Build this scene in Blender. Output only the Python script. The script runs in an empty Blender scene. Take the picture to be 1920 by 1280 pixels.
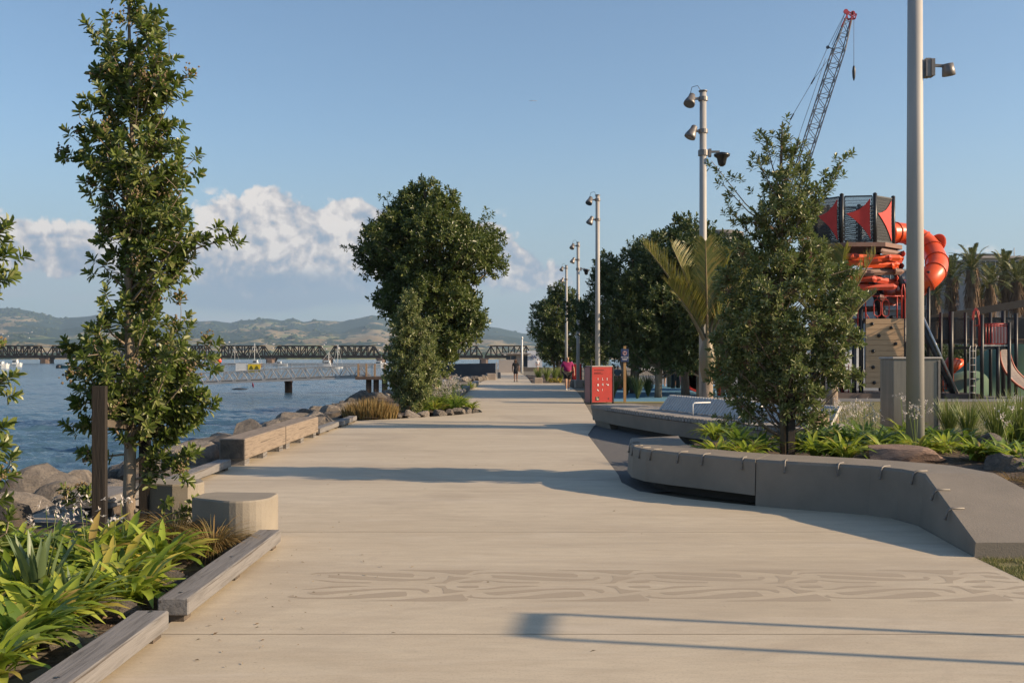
import bpy, math, random
import numpy as np
from mathutils import Vector, Matrix, noise as mnoise
random.seed(7)
SC = bpy.context.scene
COL = SC.collection
R = math.radians
HAZE = 0.00008
PI = math.pi
FOC, CAMH, HZ = 1920.0, 1.7, 671.0      # focal length in photo pixels, eye height, horizon row


def at(px, py, Y):
    """world point seen at photo pixel (px,py) at distance Y"""
    return Vector(((px - 960) / FOC * Y, Y, CAMH - (py - HZ) / FOC * Y))


def gp(px, py, z=0.0):
    """world point on the level plane z seen at photo pixel"""
    Y = (CAMH - z) * FOC / (py - HZ)
    return Vector(((px - 960) / FOC * Y, Y, z))


SUN_AZ, SUN_EL = 11.0, 23.0
SUNV = Vector((math.cos(R(SUN_EL)) * math.cos(R(SUN_AZ)), -math.cos(R(SUN_EL)) * math.sin(R(SUN_AZ)), math.sin(R(SUN_EL))))

# ---------------------------------------------------------------- objects
ORG = {}


def tag(o, label=None, cat=None, group=None, kind=None):
    if label: o['label'] = label
    if cat: o['category'] = cat
    if group: o['group'] = group
    if kind: o['kind'] = kind
    return o


def root(name, label, cat, loc, group=None):
    o = bpy.data.objects.new(name, None)
    o.empty_display_size = 0.2
    COL.objects.link(o)
    o.location = loc
    ORG[o.name] = Vector(loc)
    return tag(o, label, cat, group)


def copy_tree(o, parent=None):
    c = o.copy()
    COL.objects.link(c)
    if parent is not None:
        c.parent = parent
    for ch in [k for k in o.children]:
        copy_tree(ch, c)
    return c


def place(proto, loc, rz=0.0, label=None, s=None, first=False, group=None):
    o = proto if first else copy_tree(proto)
    o.location = loc
    o.rotation_euler = (0, 0, rz)
    if s is not None:
        o.scale = (s, s, s) if not hasattr(s, '__len__') else s
    if label: o['label'] = label
    if group: o['group'] = group
    return o


def ortho(d):
    d = Vector(d).normalized()
    a = Vector((0, 0, 1)) if abs(d.z) < 0.9 else Vector((1, 0, 0))
    x = d.cross(a).normalized()
    return x, d.cross(x).normalized(), d


class MB:
    def __init__(self):
        self.v, self.f, self.sm = [], [], []
        self.np_v, self.np_f = [], []

    def face(self, pts, smooth=False):
        n = len(self.v)
        self.v.extend([tuple(p) for p in pts])
        self.f.append(tuple(range(n, n + len(pts))))
        self.sm.append(smooth)

    def add(self, verts, faces, smooth=False):
        n = len(self.v)
        self.v.extend([tuple(p) for p in verts])
        for f in faces:
            self.f.append(tuple(i + n for i in f))
            self.sm.append(smooth)

    def box(self, c, s, rz=0.0, M=None):
        hx, hy, hz = s[0] / 2, s[1] / 2, s[2] / 2
        vs = [Vector((x, y, z)) for x in (-hx, hx) for y in (-hy, hy) for z in (-hz, hz)]
        m = M if M is not None else Matrix.Rotation(rz, 3, 'Z')
        c = Vector(c)
        vs = [m @ v + c for v in vs]
        self.add(vs, [(0, 1, 3, 2), (4, 6, 7, 5), (0, 4, 5, 1), (2, 3, 7, 6), (0, 2, 6, 4), (1, 5, 7, 3)])

    def bbox(self, c, s, rz=0.0, b=0.01):
        """box with chamfered vertical and horizontal edges"""
        hx, hy, hz = s[0] / 2, s[1] / 2, s[2] / 2
        def ring(x, y, z, k):
            return [(-x + k, -y, z), (x - k, -y, z), (x, -y + k, z), (x, y - k, z), (x - k, y, z), (-x + k, y, z), (-x, y - k, z), (-x, -y + k, z)]
        rings = [ring(hx - b, hy - b, -hz, b * .6), ring(hx, hy, -hz + b, b), ring(hx, hy, hz - b, b), ring(hx - b, hy - b, hz, b * .6)]
        m = Matrix.Rotation(rz, 3, 'Z')
        c = Vector(c)
        vs = [m @ Vector(p) + c for r in rings for p in r]
        fs = []
        for k in range(3):
            for i in range(8):
                j = (i + 1) % 8
                fs.append((k * 8 + i, k * 8 + j, k * 8 + 8 + j, k * 8 + 8 + i))
        fs.append(tuple(range(7, -1, -1)))
        fs.append(tuple(range(24, 32)))
        self.add(vs, fs)

    def beam(self, p, q, w, h=None, up=(0, 0, 1)):
        h = h or w
        p, q = Vector(p), Vector(q)
        d = (q - p).normalized()
        u = Vector(up)
        if abs(d.dot(u)) > 0.98:
            u = Vector((0, 1, 0))
        x = d.cross(u).normalized()
        z = x.cross(d).normalized()
        vs = []
        for c in (p, q):
            for a, b in ((-1, -1), (1, -1), (1, 1), (-1, 1)):
                vs.append(c + x * (a * w / 2) + z * (b * h / 2))
        self.add(vs, [(0, 1, 2, 3), (7, 6, 5, 4), (0, 4, 5, 1), (1, 5, 6, 2), (2, 6, 7, 3), (3, 7, 4, 0)])

    def tube(self, path, rad, n=8, cap=True, smooth=True):
        path = [Vector(p) for p in path]
        if not hasattr(rad, '__len__'):
            rad = [rad] * len(path)
        vs, fs = [], []
        prev = None
        for i, p in enumerate(path):
            d = (path[min(i + 1, len(path) - 1)] - path[max(i - 1, 0)])
            if d.length < 1e-9: d = Vector((0, 0, 1))
            d.normalize()
            if prev is None:
                x, y, _ = ortho(d)
            else:
                x = (prev - d * prev.dot(d))
                if x.length < 1e-6: x, y, _ = ortho(d)
                x.normalize()
                y = d.cross(x)
            prev = x
            for k in range(n):
                a = 2 * PI * k / n
                vs.append(p + (x * math.cos(a) + y * math.sin(a)) * rad[i])
        for i in range(len(path) - 1):
            for k in range(n):
                j = (k + 1) % n
                fs.append((i * n + k, i * n + j, (i + 1) * n + j, (i + 1) * n + k))
        base = len(self.v)
        self.add(vs, fs, smooth)
        if cap:
            self.f.append(tuple(base + k for k in range(n - 1, -1, -1))); self.sm.append(False)
            m = (len(path) - 1) * n
            self.f.append(tuple(base + m + k for k in range(n))); self.sm.append(False)

    def lathe(self, prof, c=(0, 0, 0), axis=(0, 0, 1), n=16, smooth=True):
        """prof: list of (r, t) along axis"""
        x, y, d = ortho(axis)
        c = Vector(c)
        vs, fs = [], []
        for r, t in prof:
            for k in range(n):
                a = 2 * PI * k / n
                vs.append(c + d * t + (x * math.cos(a) + y * math.sin(a)) * r)
        for i in range(len(prof) - 1):
            for k in range(n):
                j = (k + 1) % n
                fs.append((i * n + k, (i + 1) * n + k, (i + 1) * n + j, i * n + j))
        b = len(self.v)
        self.add(vs, fs, smooth)
        self.f.append(tuple(b + k for k in range(n))); self.sm.append(False)
        m = (len(prof) - 1) * n
        self.f.append(tuple(b + m + k for k in range(n - 1, -1, -1))); self.sm.append(False)

    def prism(self, poly, z0, z1, smooth=False):
        """poly: (x,y) list counter-clockwise; z0,z1 scalar or lists"""
        n = len(poly)
        b = [z0] * n if not hasattr(z0, '__len__') else z0
        t = [z1] * n if not hasattr(z1, '__len__') else z1
        vs = [(p[0], p[1], b[i]) for i, p in enumerate(poly)] + [(p[0], p[1], t[i]) for i, p in enumerate(poly)]
        fs = [tuple(range(n - 1, -1, -1)), tuple(range(n, 2 * n))]
        for i in range(n):
            j = (i + 1) % n
            fs.append((i, j, n + j, n + i))
        self.add(vs, fs, smooth)

    def loft(self, rings, closed=True, smooth=False, caps=True):
        n = len(rings[0])
        b = len(self.v)
        vs = [p for r in rings for p in r]
        fs = []
        for i in range(len(rings) - 1):
            for k in range(n if closed else n - 1):
                j = (k + 1) % n
                fs.append((i * n + k, i * n + j, (i + 1) * n + j, (i + 1) * n + k))
        self.add(vs, fs, smooth)
        if caps:
            self.f.append(tuple(b + k for k in range(n - 1, -1, -1))); self.sm.append(False)
            m = (len(rings) - 1) * n
            self.f.append(tuple(b + m + k for k in range(n))); self.sm.append(False)

    def addnp(self, V, F):
        """bulk numpy quads: V (n,3), F (m,4)"""
        off = sum(len(a) for a in self.np_v)
        self.np_v.append(V)
        self.np_f.append(F + off)

    def build(self, name, mat, parent=None, loc=None, smooth=None):
        me = bpy.data.meshes.new(name)
        if parent is not None:
            org = ORG[parent.name]
        else:
            org = Vector(loc) if loc is not None else Vector((0, 0, 0))
        if self.np_v:
            V = np.concatenate(self.np_v)
            F = np.concatenate(self.np_f)
            nv0 = len(self.v)
            if nv0:
                V = np.concatenate([np.array(self.v, dtype=np.float64), V])
                F = F + nv0
            V = V - np.array(org)
            loops = [i for f in self.f for i in f]
            tot = [len(f) for f in self.f] + [4] * len(F)
            L = np.concatenate([np.array(loops, dtype=np.int32), F.ravel().astype(np.int32)])
            st = np.concatenate([[0], np.cumsum(tot)[:-1]]).astype(np.int32)
            me.vertices.add(len(V)); me.vertices.foreach_set('co', V.ravel().astype(np.float32))
            me.loops.add(len(L)); me.loops.foreach_set('vertex_index', L)
            me.polygons.add(len(tot)); me.polygons.foreach_set('loop_start', st)
            sm = np.array([bool(s) for s in self.sm] + [False] * len(F))
            me.polygons.foreach_set('use_smooth', sm)
            me.update(calc_edges=True)
        else:
            ox, oy, oz = org
            me.from_pydata([(x - ox, y - oy, z - oz) for x, y, z in self.v], [], self.f)
            if smooth is None:
                me.polygons.foreach_set('use_smooth', self.sm)
            else:
                me.polygons.foreach_set('use_smooth', [smooth] * len(self.f))
            me.update()
        if mat is not None:
            me.materials.append(mat)
        o = bpy.data.objects.new(name, me)
        COL.objects.link(o)
        ORG[o.name] = Vector(org)
        if parent is not None:
            o.parent = parent
        else:
            o.location = org
        return o


def struct(name, mb, mat, kind='structure'):
    o = mb.build(name, mat)
    o['kind'] = kind
    return o


def text(name, s, size, p, xdir, ydir, mat, parent, ext=0.002, align='CENTER', bold=False):
    cu = bpy.data.curves.new(name, 'FONT')
    cu.body = s; cu.size = size; cu.extrude = ext
    cu.align_x = align; cu.align_y = 'CENTER'
    if bold: cu.offset = size * 0.02
    t = bpy.data.objects.new(name, cu)
    COL.objects.link(t)
    dg = bpy.context.evaluated_depsgraph_get()
    me = bpy.data.meshes.new_from_object(t.evaluated_get(dg))
    bpy.data.objects.remove(t)
    x, y = Vector(xdir).normalized(), Vector(ydir).normalized()
    z = x.cross(y)
    org = ORG[parent.name]
    M = Matrix((x, y, z)).transposed().to_4x4()
    M.translation = Vector(p) - org
    me.transform(M)
    me.name = name
    me.materials.clear(); me.materials.append(mat)
    o = bpy.data.objects.new(name, me)
    COL.objects.link(o)
    o.parent = parent
    ORG[o.name] = org
    return o


# ---------------------------------------------------------------- materials
def mat_base(name):
    m = bpy.data.materials.new(name)
    m.use_nodes = True
    nt = m.node_tree
    nt.nodes.clear()
    out = nt.nodes.new('ShaderNodeOutputMaterial')
    b = nt.nodes.new('ShaderNodeBsdfPrincipled')
    nt.links.new(b.outputs[0], out.inputs[0])
    return m, nt, b, out


def N(nt, t, **kw):
    n = nt.nodes.new(t)
    for k, v in kw.items():
        if k.startswith('i_'):
            key = k[2:].replace('_', ' ')
            n.inputs[key].default_value = v
        else:
            setattr(n, k, v)
    return n


def mixc(nt, fac, a, b):
    n = nt.nodes.new('ShaderNodeMix'); n.data_type = 'RGBA'
    for idx, val in ((0, fac), (6, a), (7, b)):
        if hasattr(val, 'is_output'): nt.links.new(val, n.inputs[idx])
        elif idx == 0: n.inputs[0].default_value = val
        else: n.inputs[idx].default_value = (*val[:3], 1)
    return n.outputs[2]


def mth(nt, op, a, b=None, c=None, clamp=False):
    n = nt.nodes.new('ShaderNodeMath'); n.operation = op; n.use_clamp = clamp
    for i, v in enumerate((a, b, c)):
        if v is None: continue
        if hasattr(v, 'is_output'): nt.links.new(v, n.inputs[i])
        else: n.inputs[i].default_value = v
    return n.outputs[0]


def ramp(nt, fac, stops):
    n = nt.nodes.new('ShaderNodeValToRGB')
    el = n.color_ramp.elements
    while len(el) < len(stops): el.new(0.5)
    for e, (p, c) in zip(el, stops):
        e.position = p
        e.color = (*c[:3], 1) if hasattr(c, '__len__') else (c, c, c, 1)
    nt.links.new(fac, n.inputs[0])
    return n.outputs[0]


def noise(nt, scale, detail=6, rough=.6, vec=None, stretch=None, dist=0.0, coord='Object'):
    n = N(nt, 'ShaderNodeTexNoise', i_Scale=scale, i_Detail=detail, i_Roughness=rough, i_Distortion=dist)
    if vec is None:
        tc = nt.nodes.new('ShaderNodeTexCoord')
        vec = tc.outputs[coord]
        if coord == 'Object' and False: pass
    if stretch:
        mp = nt.nodes.new('ShaderNodeMapping')
        mp.inputs['Scale'].default_value = stretch
        nt.links.new(vec, mp.inputs[0]); vec = mp.outputs[0]
    nt.links.new(vec, n.inputs['Vector'])
    return n.outputs['Fac']


def bump(nt, b, h, strength=.3, dist=.02):
    n = N(nt, 'ShaderNodeBump', i_Strength=strength, i_Distance=dist)
    nt.links.new(h, n.inputs['Height'])
    nt.links.new(n.outputs[0], b.inputs['Normal'])


MATS = {}


def M(name, c1, c2=None, scale=3.0, rough=.7, metal=0.0, bmp=0.0, bscale=None, stretch=None, lo=.35, hi=.65, spec=None):
    if name in MATS: return MATS[name]
    m, nt, b, out = mat_base(name)
    if c2 is None: c2 = tuple(x * .8 for x in c1)
    f = noise(nt, scale, stretch=stretch)
    c = ramp(nt, f, [(lo, c1), (hi, c2)])
    nt.links.new(c, b.inputs['Base Color'])
    b.inputs['Roughness'].default_value = rough
    b.inputs['Metallic'].default_value = metal
    if spec is not None: b.inputs['Specular IOR Level'].default_value = spec
    if bmp:
        bump(nt, b, noise(nt, bscale or scale * 6, stretch=stretch), bmp, .02)
    MATS[name] = m
    return m


def leafmat(name, cols, trans=.25, rough=.42, tcol=None):
    """per-leaf colour variation from the island random value"""
    m, nt, b, out = mat_base(name)
    g = nt.nodes.new('ShaderNodeNewGeometry')
    stops = [(i / (len(cols) - 1), c) for i, c in enumerate(cols)]
    c = ramp(nt, g.outputs['Random Per Island'], stops)
    nt.links.new(c, b.inputs['Base Color'])
    b.inputs['Roughness'].default_value = rough
    tr = nt.nodes.new('ShaderNodeBsdfTranslucent')
    tc = mixc(nt, .6, c, tcol or (.12, .2, .02))
    nt.links.new(tc, tr.inputs[0])
    mx = nt.nodes.new('ShaderNodeMixShader')
    mx.inputs[0].default_value = trans
    nt.links.new(b.outputs[0], mx.inputs[1]); nt.links.new(tr.outputs[0], mx.inputs[2])
    nt.links.new(mx.outputs[0], out.inputs[0])
    MATS[name] = m
    return m


# common materials
m_bark = M('bark', (.16, .115, .08), (.29, .22, .16), 9, .9, bmp=.6, bscale=30, stretch=(1, 1, .25))
m_barkpale = M('pale_bark', (.30, .24, .175), (.2, .155, .115), 12, .9, bmp=.6, bscale=40, stretch=(1, 1, .3))
m_darkwood = M('dark_stake', (.013, .010, .008), (.024, .018, .014), 6, .85, bmp=.4, stretch=(1, 1, .1))
m_steel = M('galvanised_steel', (.40, .38, .355), (.34, .325, .305), 3, .62, .05, stretch=(1, 1, .2))
m_steel2 = M('lamp_steel', (.22, .2, .19), (.15, .14, .13), 8, .45, .4)
m_black = M('black_steel', (.012, .012, .014), (.022, .022, .024), 5, .45)
m_blackplastic = M('black_plastic', (.02, .02, .022), None, 5, .3)
m_stop = M('dull_steel', (.22, .2, .18), (.16, .145, .13), 8, .6, .3)
m_white = M('white_paint', (.75, .75, .73), (.62, .62, .6), 4, .5)
m_glass = M('dark_glass', (.05, .07, .09), (.03, .04, .05), 2, .08)
m_red = M('red_panel', (.42, .026, .016), (.34, .02, .013), 3, .5)
m_orange = M('orange_plastic', (.75, .1, .02), (.65, .075, .015), 1.5, .38)
m_redsteel = M('red_steel', (.5, .045, .025), (.4, .03, .02), 4, .4)
m_skin = M('skin', (.42, .24, .16), (.36, .2, .13), 8, .6)
m_skindark = M('dark_skin', (.2, .095, .055), (.16, .075, .04), 8, .55)
m_soil = M('bark_mulch', (.045, .03, .022), (.11, .075, .05), 14, .95, bmp=1.0, bscale=30)
# ================================================================= camera, light, sky
cam = bpy.data.cameras.new('camera')
cam.sensor_width = 36; cam.lens = FOC * 36 / 1920
cam.shift_y = (HZ - 640) / 1920
cam.clip_end = 30000; cam.clip_start = .05
co = bpy.data.objects.new('camera', cam); COL.objects.link(co)
co.location = (0, 0, CAMH); co.rotation_euler = (R(90), 0, 0)
SC.camera = co

sun = bpy.data.lights.new('sun', 'SUN'); sun.energy = 5.0; sun.angle = R(.55); sun.color = (1.0, .77, .52)
so = bpy.data.objects.new('sun', sun); COL.objects.link(so)
so.rotation_euler = (-SUNV).to_track_quat('-Z', 'Y').to_euler()
so.location = (60, -20, 60)

SC.view_settings.view_transform = 'Standard'
SC.view_settings.look = 'None'
SC.view_settings.exposure = 0.75
SC.view_settings.gamma = 1
SC.view_settings.use_curve_mapping = False
SC.cycles.max_bounces = 6
SC.cycles.diffuse_bounces = 3
SC.cycles.volume_bounces = 0
SC.cycles.transparent_max_bounces = 12

w = bpy.data.worlds.new("World"); SC.world = w; w.use_nodes = True
w.cycles.sampling_method = 'MANUAL'; w.cycles.sample_map_resolution = 512
nt = w.node_tree; nt.nodes.clear()
wout = nt.nodes.new('ShaderNodeOutputWorld'); bg = nt.nodes.new('ShaderNodeBackground')
nt.links.new(bg.outputs[0], wout.inputs[0])
sky = nt.nodes.new('ShaderNodeTexSky'); sky.sky_type = 'NISHITA'; sky.sun_disc = False
sky.sun_elevation = R(SUN_EL); sky.sun_rotation = R(90 + SUN_AZ)
sky.altitude = 0; sky.air_density = 1.0; sky.dust_density = .8; sky.ozone_density = 1.3
SKY = .088
tc = nt.nodes.new('ShaderNodeTexCoord')
sx = nt.nodes.new('ShaderNodeSeparateXYZ'); nt.links.new(tc.outputs['Generated'], sx.inputs[0])
X, Y, Z = sx.outputs
az = mth(nt, 'ARCTAN2', X, Y)
hz = mth(nt, 'SQRT', mth(nt, 'ADD', mth(nt, 'MULTIPLY', X, X), mth(nt, 'MULTIPLY', Y, Y)))
el = mth(nt, 'DIVIDE', Z, hz)
cv = nt.nodes.new('ShaderNodeCombineXYZ')
nt.links.new(az, cv.inputs[0]); nt.links.new(el, cv.inputs[1])


def skynoise(scale, st, detail=7, rough=.55, off=0.0, dist=0.3):
    mp = nt.nodes.new('ShaderNodeMapping'); mp.inputs['Scale'].default_value = st
    mp.inputs['Location'].default_value = (off, off * .4, 3.1)
    nt.links.new(cv.outputs[0], mp.inputs[0])
    n = N(nt, 'ShaderNodeTexNoise', i_Scale=scale, i_Detail=detail, i_Roughness=rough, i_Distortion=dist)
    nt.links.new(mp.outputs[0], n.inputs['Vector'])
    return n.outputs['Fac']


def blobs(lst):
    tot = None
    for px, py, rx, ry, wgt in lst:
        a = math.atan((px - 960) / FOC); e = (HZ - py) / FOC * math.cos(a)
        da = mth(nt, 'DIVIDE', mth(nt, 'SUBTRACT', az, a), rx / FOC)
        de = mth(nt, 'DIVIDE', mth(nt, 'SUBTRACT', el, e), ry / FOC)
        q = mth(nt, 'ADD', mth(nt, 'MULTIPLY', da, da), mth(nt, 'MULTIPLY', de, de))
        g = mth(nt, 'MULTIPLY', mth(nt, 'EXPONENT', mth(nt, 'MULTIPLY', q, -1.0)), wgt)
        tot = g if tot is None else mth(nt, 'ADD', tot, g)
    return tot


def smooth(v, a, b):
    n = nt.nodes.new('ShaderNodeMapRange'); n.interpolation_type = 'SMOOTHSTEP'
    n.inputs['From Min'].default_value = a; n.inputs['From Max'].default_value = b
    nt.links.new(v, n.inputs['Value'])
    return n.outputs[0]


skc = nt.nodes.new('ShaderNodeMix'); skc.data_type = 'RGBA'; skc.blend_type = 'MULTIPLY'; skc.inputs[0].default_value = 1
nt.links.new(sky.outputs[0], skc.inputs[6]); skc.inputs[7].default_value = (SKY * .90, SKY * 1.0, SKY * 1.07, 1)
base = skc.outputs[2]
base = mixc(nt, mth(nt, 'MULTIPLY', smooth(el, .24, .0), .85), base, (.215, .275, .315))
# thin grey bank low over the hills
lown = skynoise(9, (1, 3.2, 1), 6, .5, 2.0)
lowa = mth(nt, 'MULTIPLY', smooth(el, .135, .03), smooth(lown, .30, .62))
lowa = mth(nt, 'MULTIPLY', lowa, mth(nt, 'ADD', mth(nt, 'MULTIPLY', smooth(az, .10, -.12), .62), .22))
lowc = mixc(nt, skynoise(7, (1, 4, 1), 5, .5, 7.3), (.24, .285, .335), (.36, .355, .365))
base = mixc(nt, lowa, base, lowc)
# cumulus
def dens(dx, dy):
    mp = nt.nodes.new('ShaderNodeMapping'); mp.inputs['Location'].default_value = (dx, dy, 0)
    nt.links.new(cv.outputs[0], mp.inputs[0])
    wn = N(nt, 'ShaderNodeTexNoise', i_Scale=14, i_Detail=5, i_Roughness=.62); wn.noise_dimensions = '2D'; nt.links.new(mp.outputs[0], wn.inputs['Vector'])
    va = nt.nodes.new('ShaderNodeVectorMath'); va.operation = 'MULTIPLY_ADD'
    nt.links.new(wn.outputs['Color'], va.inputs[0]); va.inputs[1].default_value = (.035, .03, 0); nt.links.new(mp.outputs[0], va.inputs[2])
    tot = mth(nt, 'MULTIPLY', mth(nt, 'SUBTRACT', wn.outputs['Fac'], .5), 1.3)
    for sc, am in ((24, .6), (58, .36), (140, .2)):
        v = N(nt, 'ShaderNodeTexVoronoi', i_Scale=sc); v.voronoi_dimensions = '2D'
        nt.links.new(va.outputs[0], v.inputs['Vector'])
        tot = mth(nt, 'ADD', tot, mth(nt, 'MULTIPLY', mth(nt, 'SUBTRACT', .42, v.outputs['Distance']), am))
    return tot
n1 = dens(0, 0); n2 = dens(-.006, -.008)
bl = blobs([(560, 440, 185, 62, 1.25), (480, 402, 70, 34, .7), (680, 470, 140, 60, .9), (680, 402, 50, 18, .8), (410, 450, 80, 46, .7),
            (530, 505, 230, 45, .9), (80, 455, 130, 36, 1.1), (170, 480, 90, 34, .8), (-150, 440, 160, 45, .9),
            (940, 475, 80, 60, .95), (1010, 520, 70, 40, .7), (1790, 475, 80, 18, .4)])
d = mth(nt, 'ADD', bl, n1)
ca = mth(nt, 'MULTIPLY', smooth(d, .36, .62), smooth(bl, .12, .30))
lit = mth(nt, 'MULTIPLY', mth(nt, 'SUBTRACT', n1, n2), 1.5)
lit = mth(nt, 'ADD', lit, mth(nt, 'MULTIPLY', smooth(el, .035, .125), .68))
lit = mth(nt, 'ADD', lit, mth(nt, 'MULTIPLY', smooth(skynoise(30, (1, 1.3, 1), 8, .6, 5.0), .3, .7), .28))
cc = ramp(nt, lit, [(0, (.17, .225, .295)), (.35, (.23, .265, .32)), (.68, (.40, .375, .37)), (1.0, (.57, .52, .475))])
base = mixc(nt, mth(nt, 'MULTIPLY', ca, .95), base, cc)
# broad darker underside below the main bank
und = mth(nt, 'MULTIPLY', smooth(mth(nt, 'ADD', blobs([(590, 545, 200, 40, 1), (430, 560, 120, 30, .6)]), mth(nt, 'MULTIPLY', mth(nt, 'SUBTRACT', skynoise(12, (1, 3, 1), 6, .5, 1.0), .5), 1.1)), .25, .85), .75)
base = mixc(nt, und, base, (.175, .235, .305))
nt.links.new(base, bg.inputs[0]); bg.inputs[1].default_value = 1.0

# ================================================================= land and water
bank = [(-4.9, -30), (-4.9, 6), (-5.0, 11), (-5.2, 16), (-5.25, 30), (-5.6, 40), (-5.3, 52), (-5.0, 70), (-4.8, 110), (-3, 150), (6, 185), (60, 215), (600, 280), (2500, 400)]
mb = MB()
pts = [Vector((x, y, -.03)) for x, y in bank]
mb.face([tuple(p) for p in pts] + [(2500, -300, -.03), (-4.9, -300, -.03)][::1])
mb.f[-1] = mb.f[-1][::-1]
offs = [(0, -.03), (.5, -.12), (1.5, -.55), (2.6, -1.1), (4.5, -2.2)]
rng = random.Random(3)
rows = []
for i, p in enumerate(pts):
    a = pts[max(i - 1, 0)]; b = pts[min(i + 1, len(pts) - 1)]
    t = (b - a).normalized(); nrm = Vector((-t.y, t.x, 0))
    rows.append([tuple(p + nrm * o + Vector((0, 0, z - p.z))) for o, z in offs])
for i in range(len(rows) - 1):
    for k in range(len(offs) - 1):
        mb.face([rows[i][k], rows[i][k + 1], rows[i + 1][k + 1], rows[i + 1][k]][::-1])
struct('ground', mb, M('packed_ground', (.17, .14, .10), (.11, .095, .07), 1.3, .95, bmp=.5, bscale=25))

# water
m, nt, b, out = mat_base('sea_water')
cw = ramp(nt, noise(nt, .035, 3, .5, stretch=(1, .35, 1)), [(.3, (.038, .085, .13)), (.7, (.055, .108, .155))])
nt.links.new(cw, b.inputs['Base Color'])
b.inputs['Roughness'].default_value = .12; b.inputs['IOR'].default_value = 1.33
h1 = noise(nt, .9, 4, .6, stretch=(1, 1.9, 1), dist=.4)
h2 = noise(nt, 3.2, 5, .6, stretch=(1, 1.5, 1))
h3 = noise(nt, .16, 3, .6, stretch=(1, 2.0, 1))
hh = mth(nt, 'ADD', mth(nt, 'MULTIPLY', h1, .55), mth(nt, 'ADD', mth(nt, 'MULTIPLY', h2, .26), mth(nt, 'MULTIPLY', h3, 1.3)))
bump(nt, b, hh, .8, .3)
ys = [5.0]
while ys[-1] < 200: ys.append(ys[-1] + max(.10, ys[-1] ** 2 / 11000))
ys[-1] = 200.0
xs = [0.0]
while xs[-1] < 130: xs.append(xs[-1] + .06 + .0085 * xs[-1])
xs = -4.0 - np.array(xs); ys = np.array(ys)
GX, GY = np.meshgrid(xs, ys)
dyl = np.gradient(ys)[:, None]; dxl = np.abs(np.gradient(xs))[None, :]
rw = np.random.default_rng(12); H_ = np.zeros_like(GX)
patch = .75 + .45 * np.sin(GX * .05 + GY * .021 + 1) * np.sin(GY * .06 - GX * .017)
for k in range(110):
    lam = float(np.exp(rw.uniform(np.log(.30), np.log(4.2)))); th = rw.normal(-1.25, .55); ph = rw.uniform(0, 6.28)
    kx, ky = 2 * np.pi / lam * math.cos(th), 2 * np.pi / lam * math.sin(th)
    res = np.clip(lam / (2.2 * np.maximum(dyl * abs(math.sin(th)), dxl * abs(math.cos(th)) + 1e-6)) - .6, 0, 1)
    q = np.sin(kx * GX + ky * GY + ph + .6 * np.sin(.23 * kx * GY + ph * 2))
    H_ += res * (lam ** .75) * .0052 * (q + .35 * np.abs(q))
H_ *= patch
edge = np.clip((-4.0 - GX) / .5, 0, 1) * np.clip((GX + 134) / 8, 0, 1) * np.clip((GY - 5) / .8, 0, 1) * np.clip((200 - GY) / 20, 0, 1)
V = np.stack([GX, GY, -1.1 + H_ * edge], 2).reshape(-1, 3)
nr, nc = GX.shape
i0 = (np.arange(nr - 1)[:, None] * nc + np.arange(nc - 1)[None, :]).ravel()
mb = MB(); mb.addnp(V, np.stack([i0, i0 + nc, i0 + nc + 1, i0 + 1], 1))
XW = float(xs[-1])
for q in ([(-6000, 200), (6000, 200), (6000, 9500), (-6000, 9500)], [(-6000, -400), (XW, -400), (XW, 200), (-6000, 200)], [(XW, -400), (6000, -400), (6000, 5), (XW, 5)], [(-4, 5), (6000, 5), (6000, 200), (-4, 200)]):
    mb.face([(x_, y_, -1.1) for x_, y_ in q])
wo = struct('water', mb, m)
wo.data.polygons.foreach_set('use_smooth', [True] * len(wo.data.polygons))

# far hills
sky_pts = [(-600, 590), (-200, 585), (0, 577), (25, 576), (60, 583), (95, 592), (115, 597), (140, 594), (190, 589), (260, 596), (330, 604), (400, 600), (430, 605), (450, 600), (505, 596), (530, 601), (548, 596), (570, 603), (590, 600), (640, 602), (655, 598), (700, 590), (725, 597), (740, 604), (820, 612), (890, 618), (915, 612), (940, 615), (980, 624), (1100, 632), (1400, 642), (1900, 652), (2600, 660)]
spx = np.array([p[0] for p in sky_pts], float); spy = np.array([p[1] for p in sky_pts], float)


def fbm(x, y, s, o=5, seed=0.0):
    v, a, t = 0, 1, 0
    for k in range(o):
        v += a * mnoise.noise((x * s + seed, y * s + seed * 1.7, seed)); t += a
        a *= .5; s *= 2.03
    return v / t


layers = [(2060, 671.6), (2300, 668), (2900, 656), (3500, 648), (3900, 652), (4700, 634), (5200, 641), (6000, 618), (6500, 626), (7600, None), (8800, 640)]


def hill_py(px, D):
    top = float(np.interp(px, spx, spy))
    ls = [(d, (top if p is None else 671 - (671 - p) * (671 - top) / 76.0 * (1.0 if p > 0 else 1))) for d, p in layers]
    base = float(np.interp(D, [l[0] for l in ls], [l[1] for l in ls]))
    k = min(1, max(0, (D - 2200) / 900))
    amp = 9 * k * (1 if D < 7000 else .22)
    v = fbm(px, D, .011, 5, 3.1 + D * .00021) * amp * 1.6 + fbm(px, D * .1, .05, 3, 9.1) * 1.5 * k
    return base - v


def hill_z(px, D):
    return CAMH + (HZ - hill_py(px, D)) / FOC * D


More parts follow.
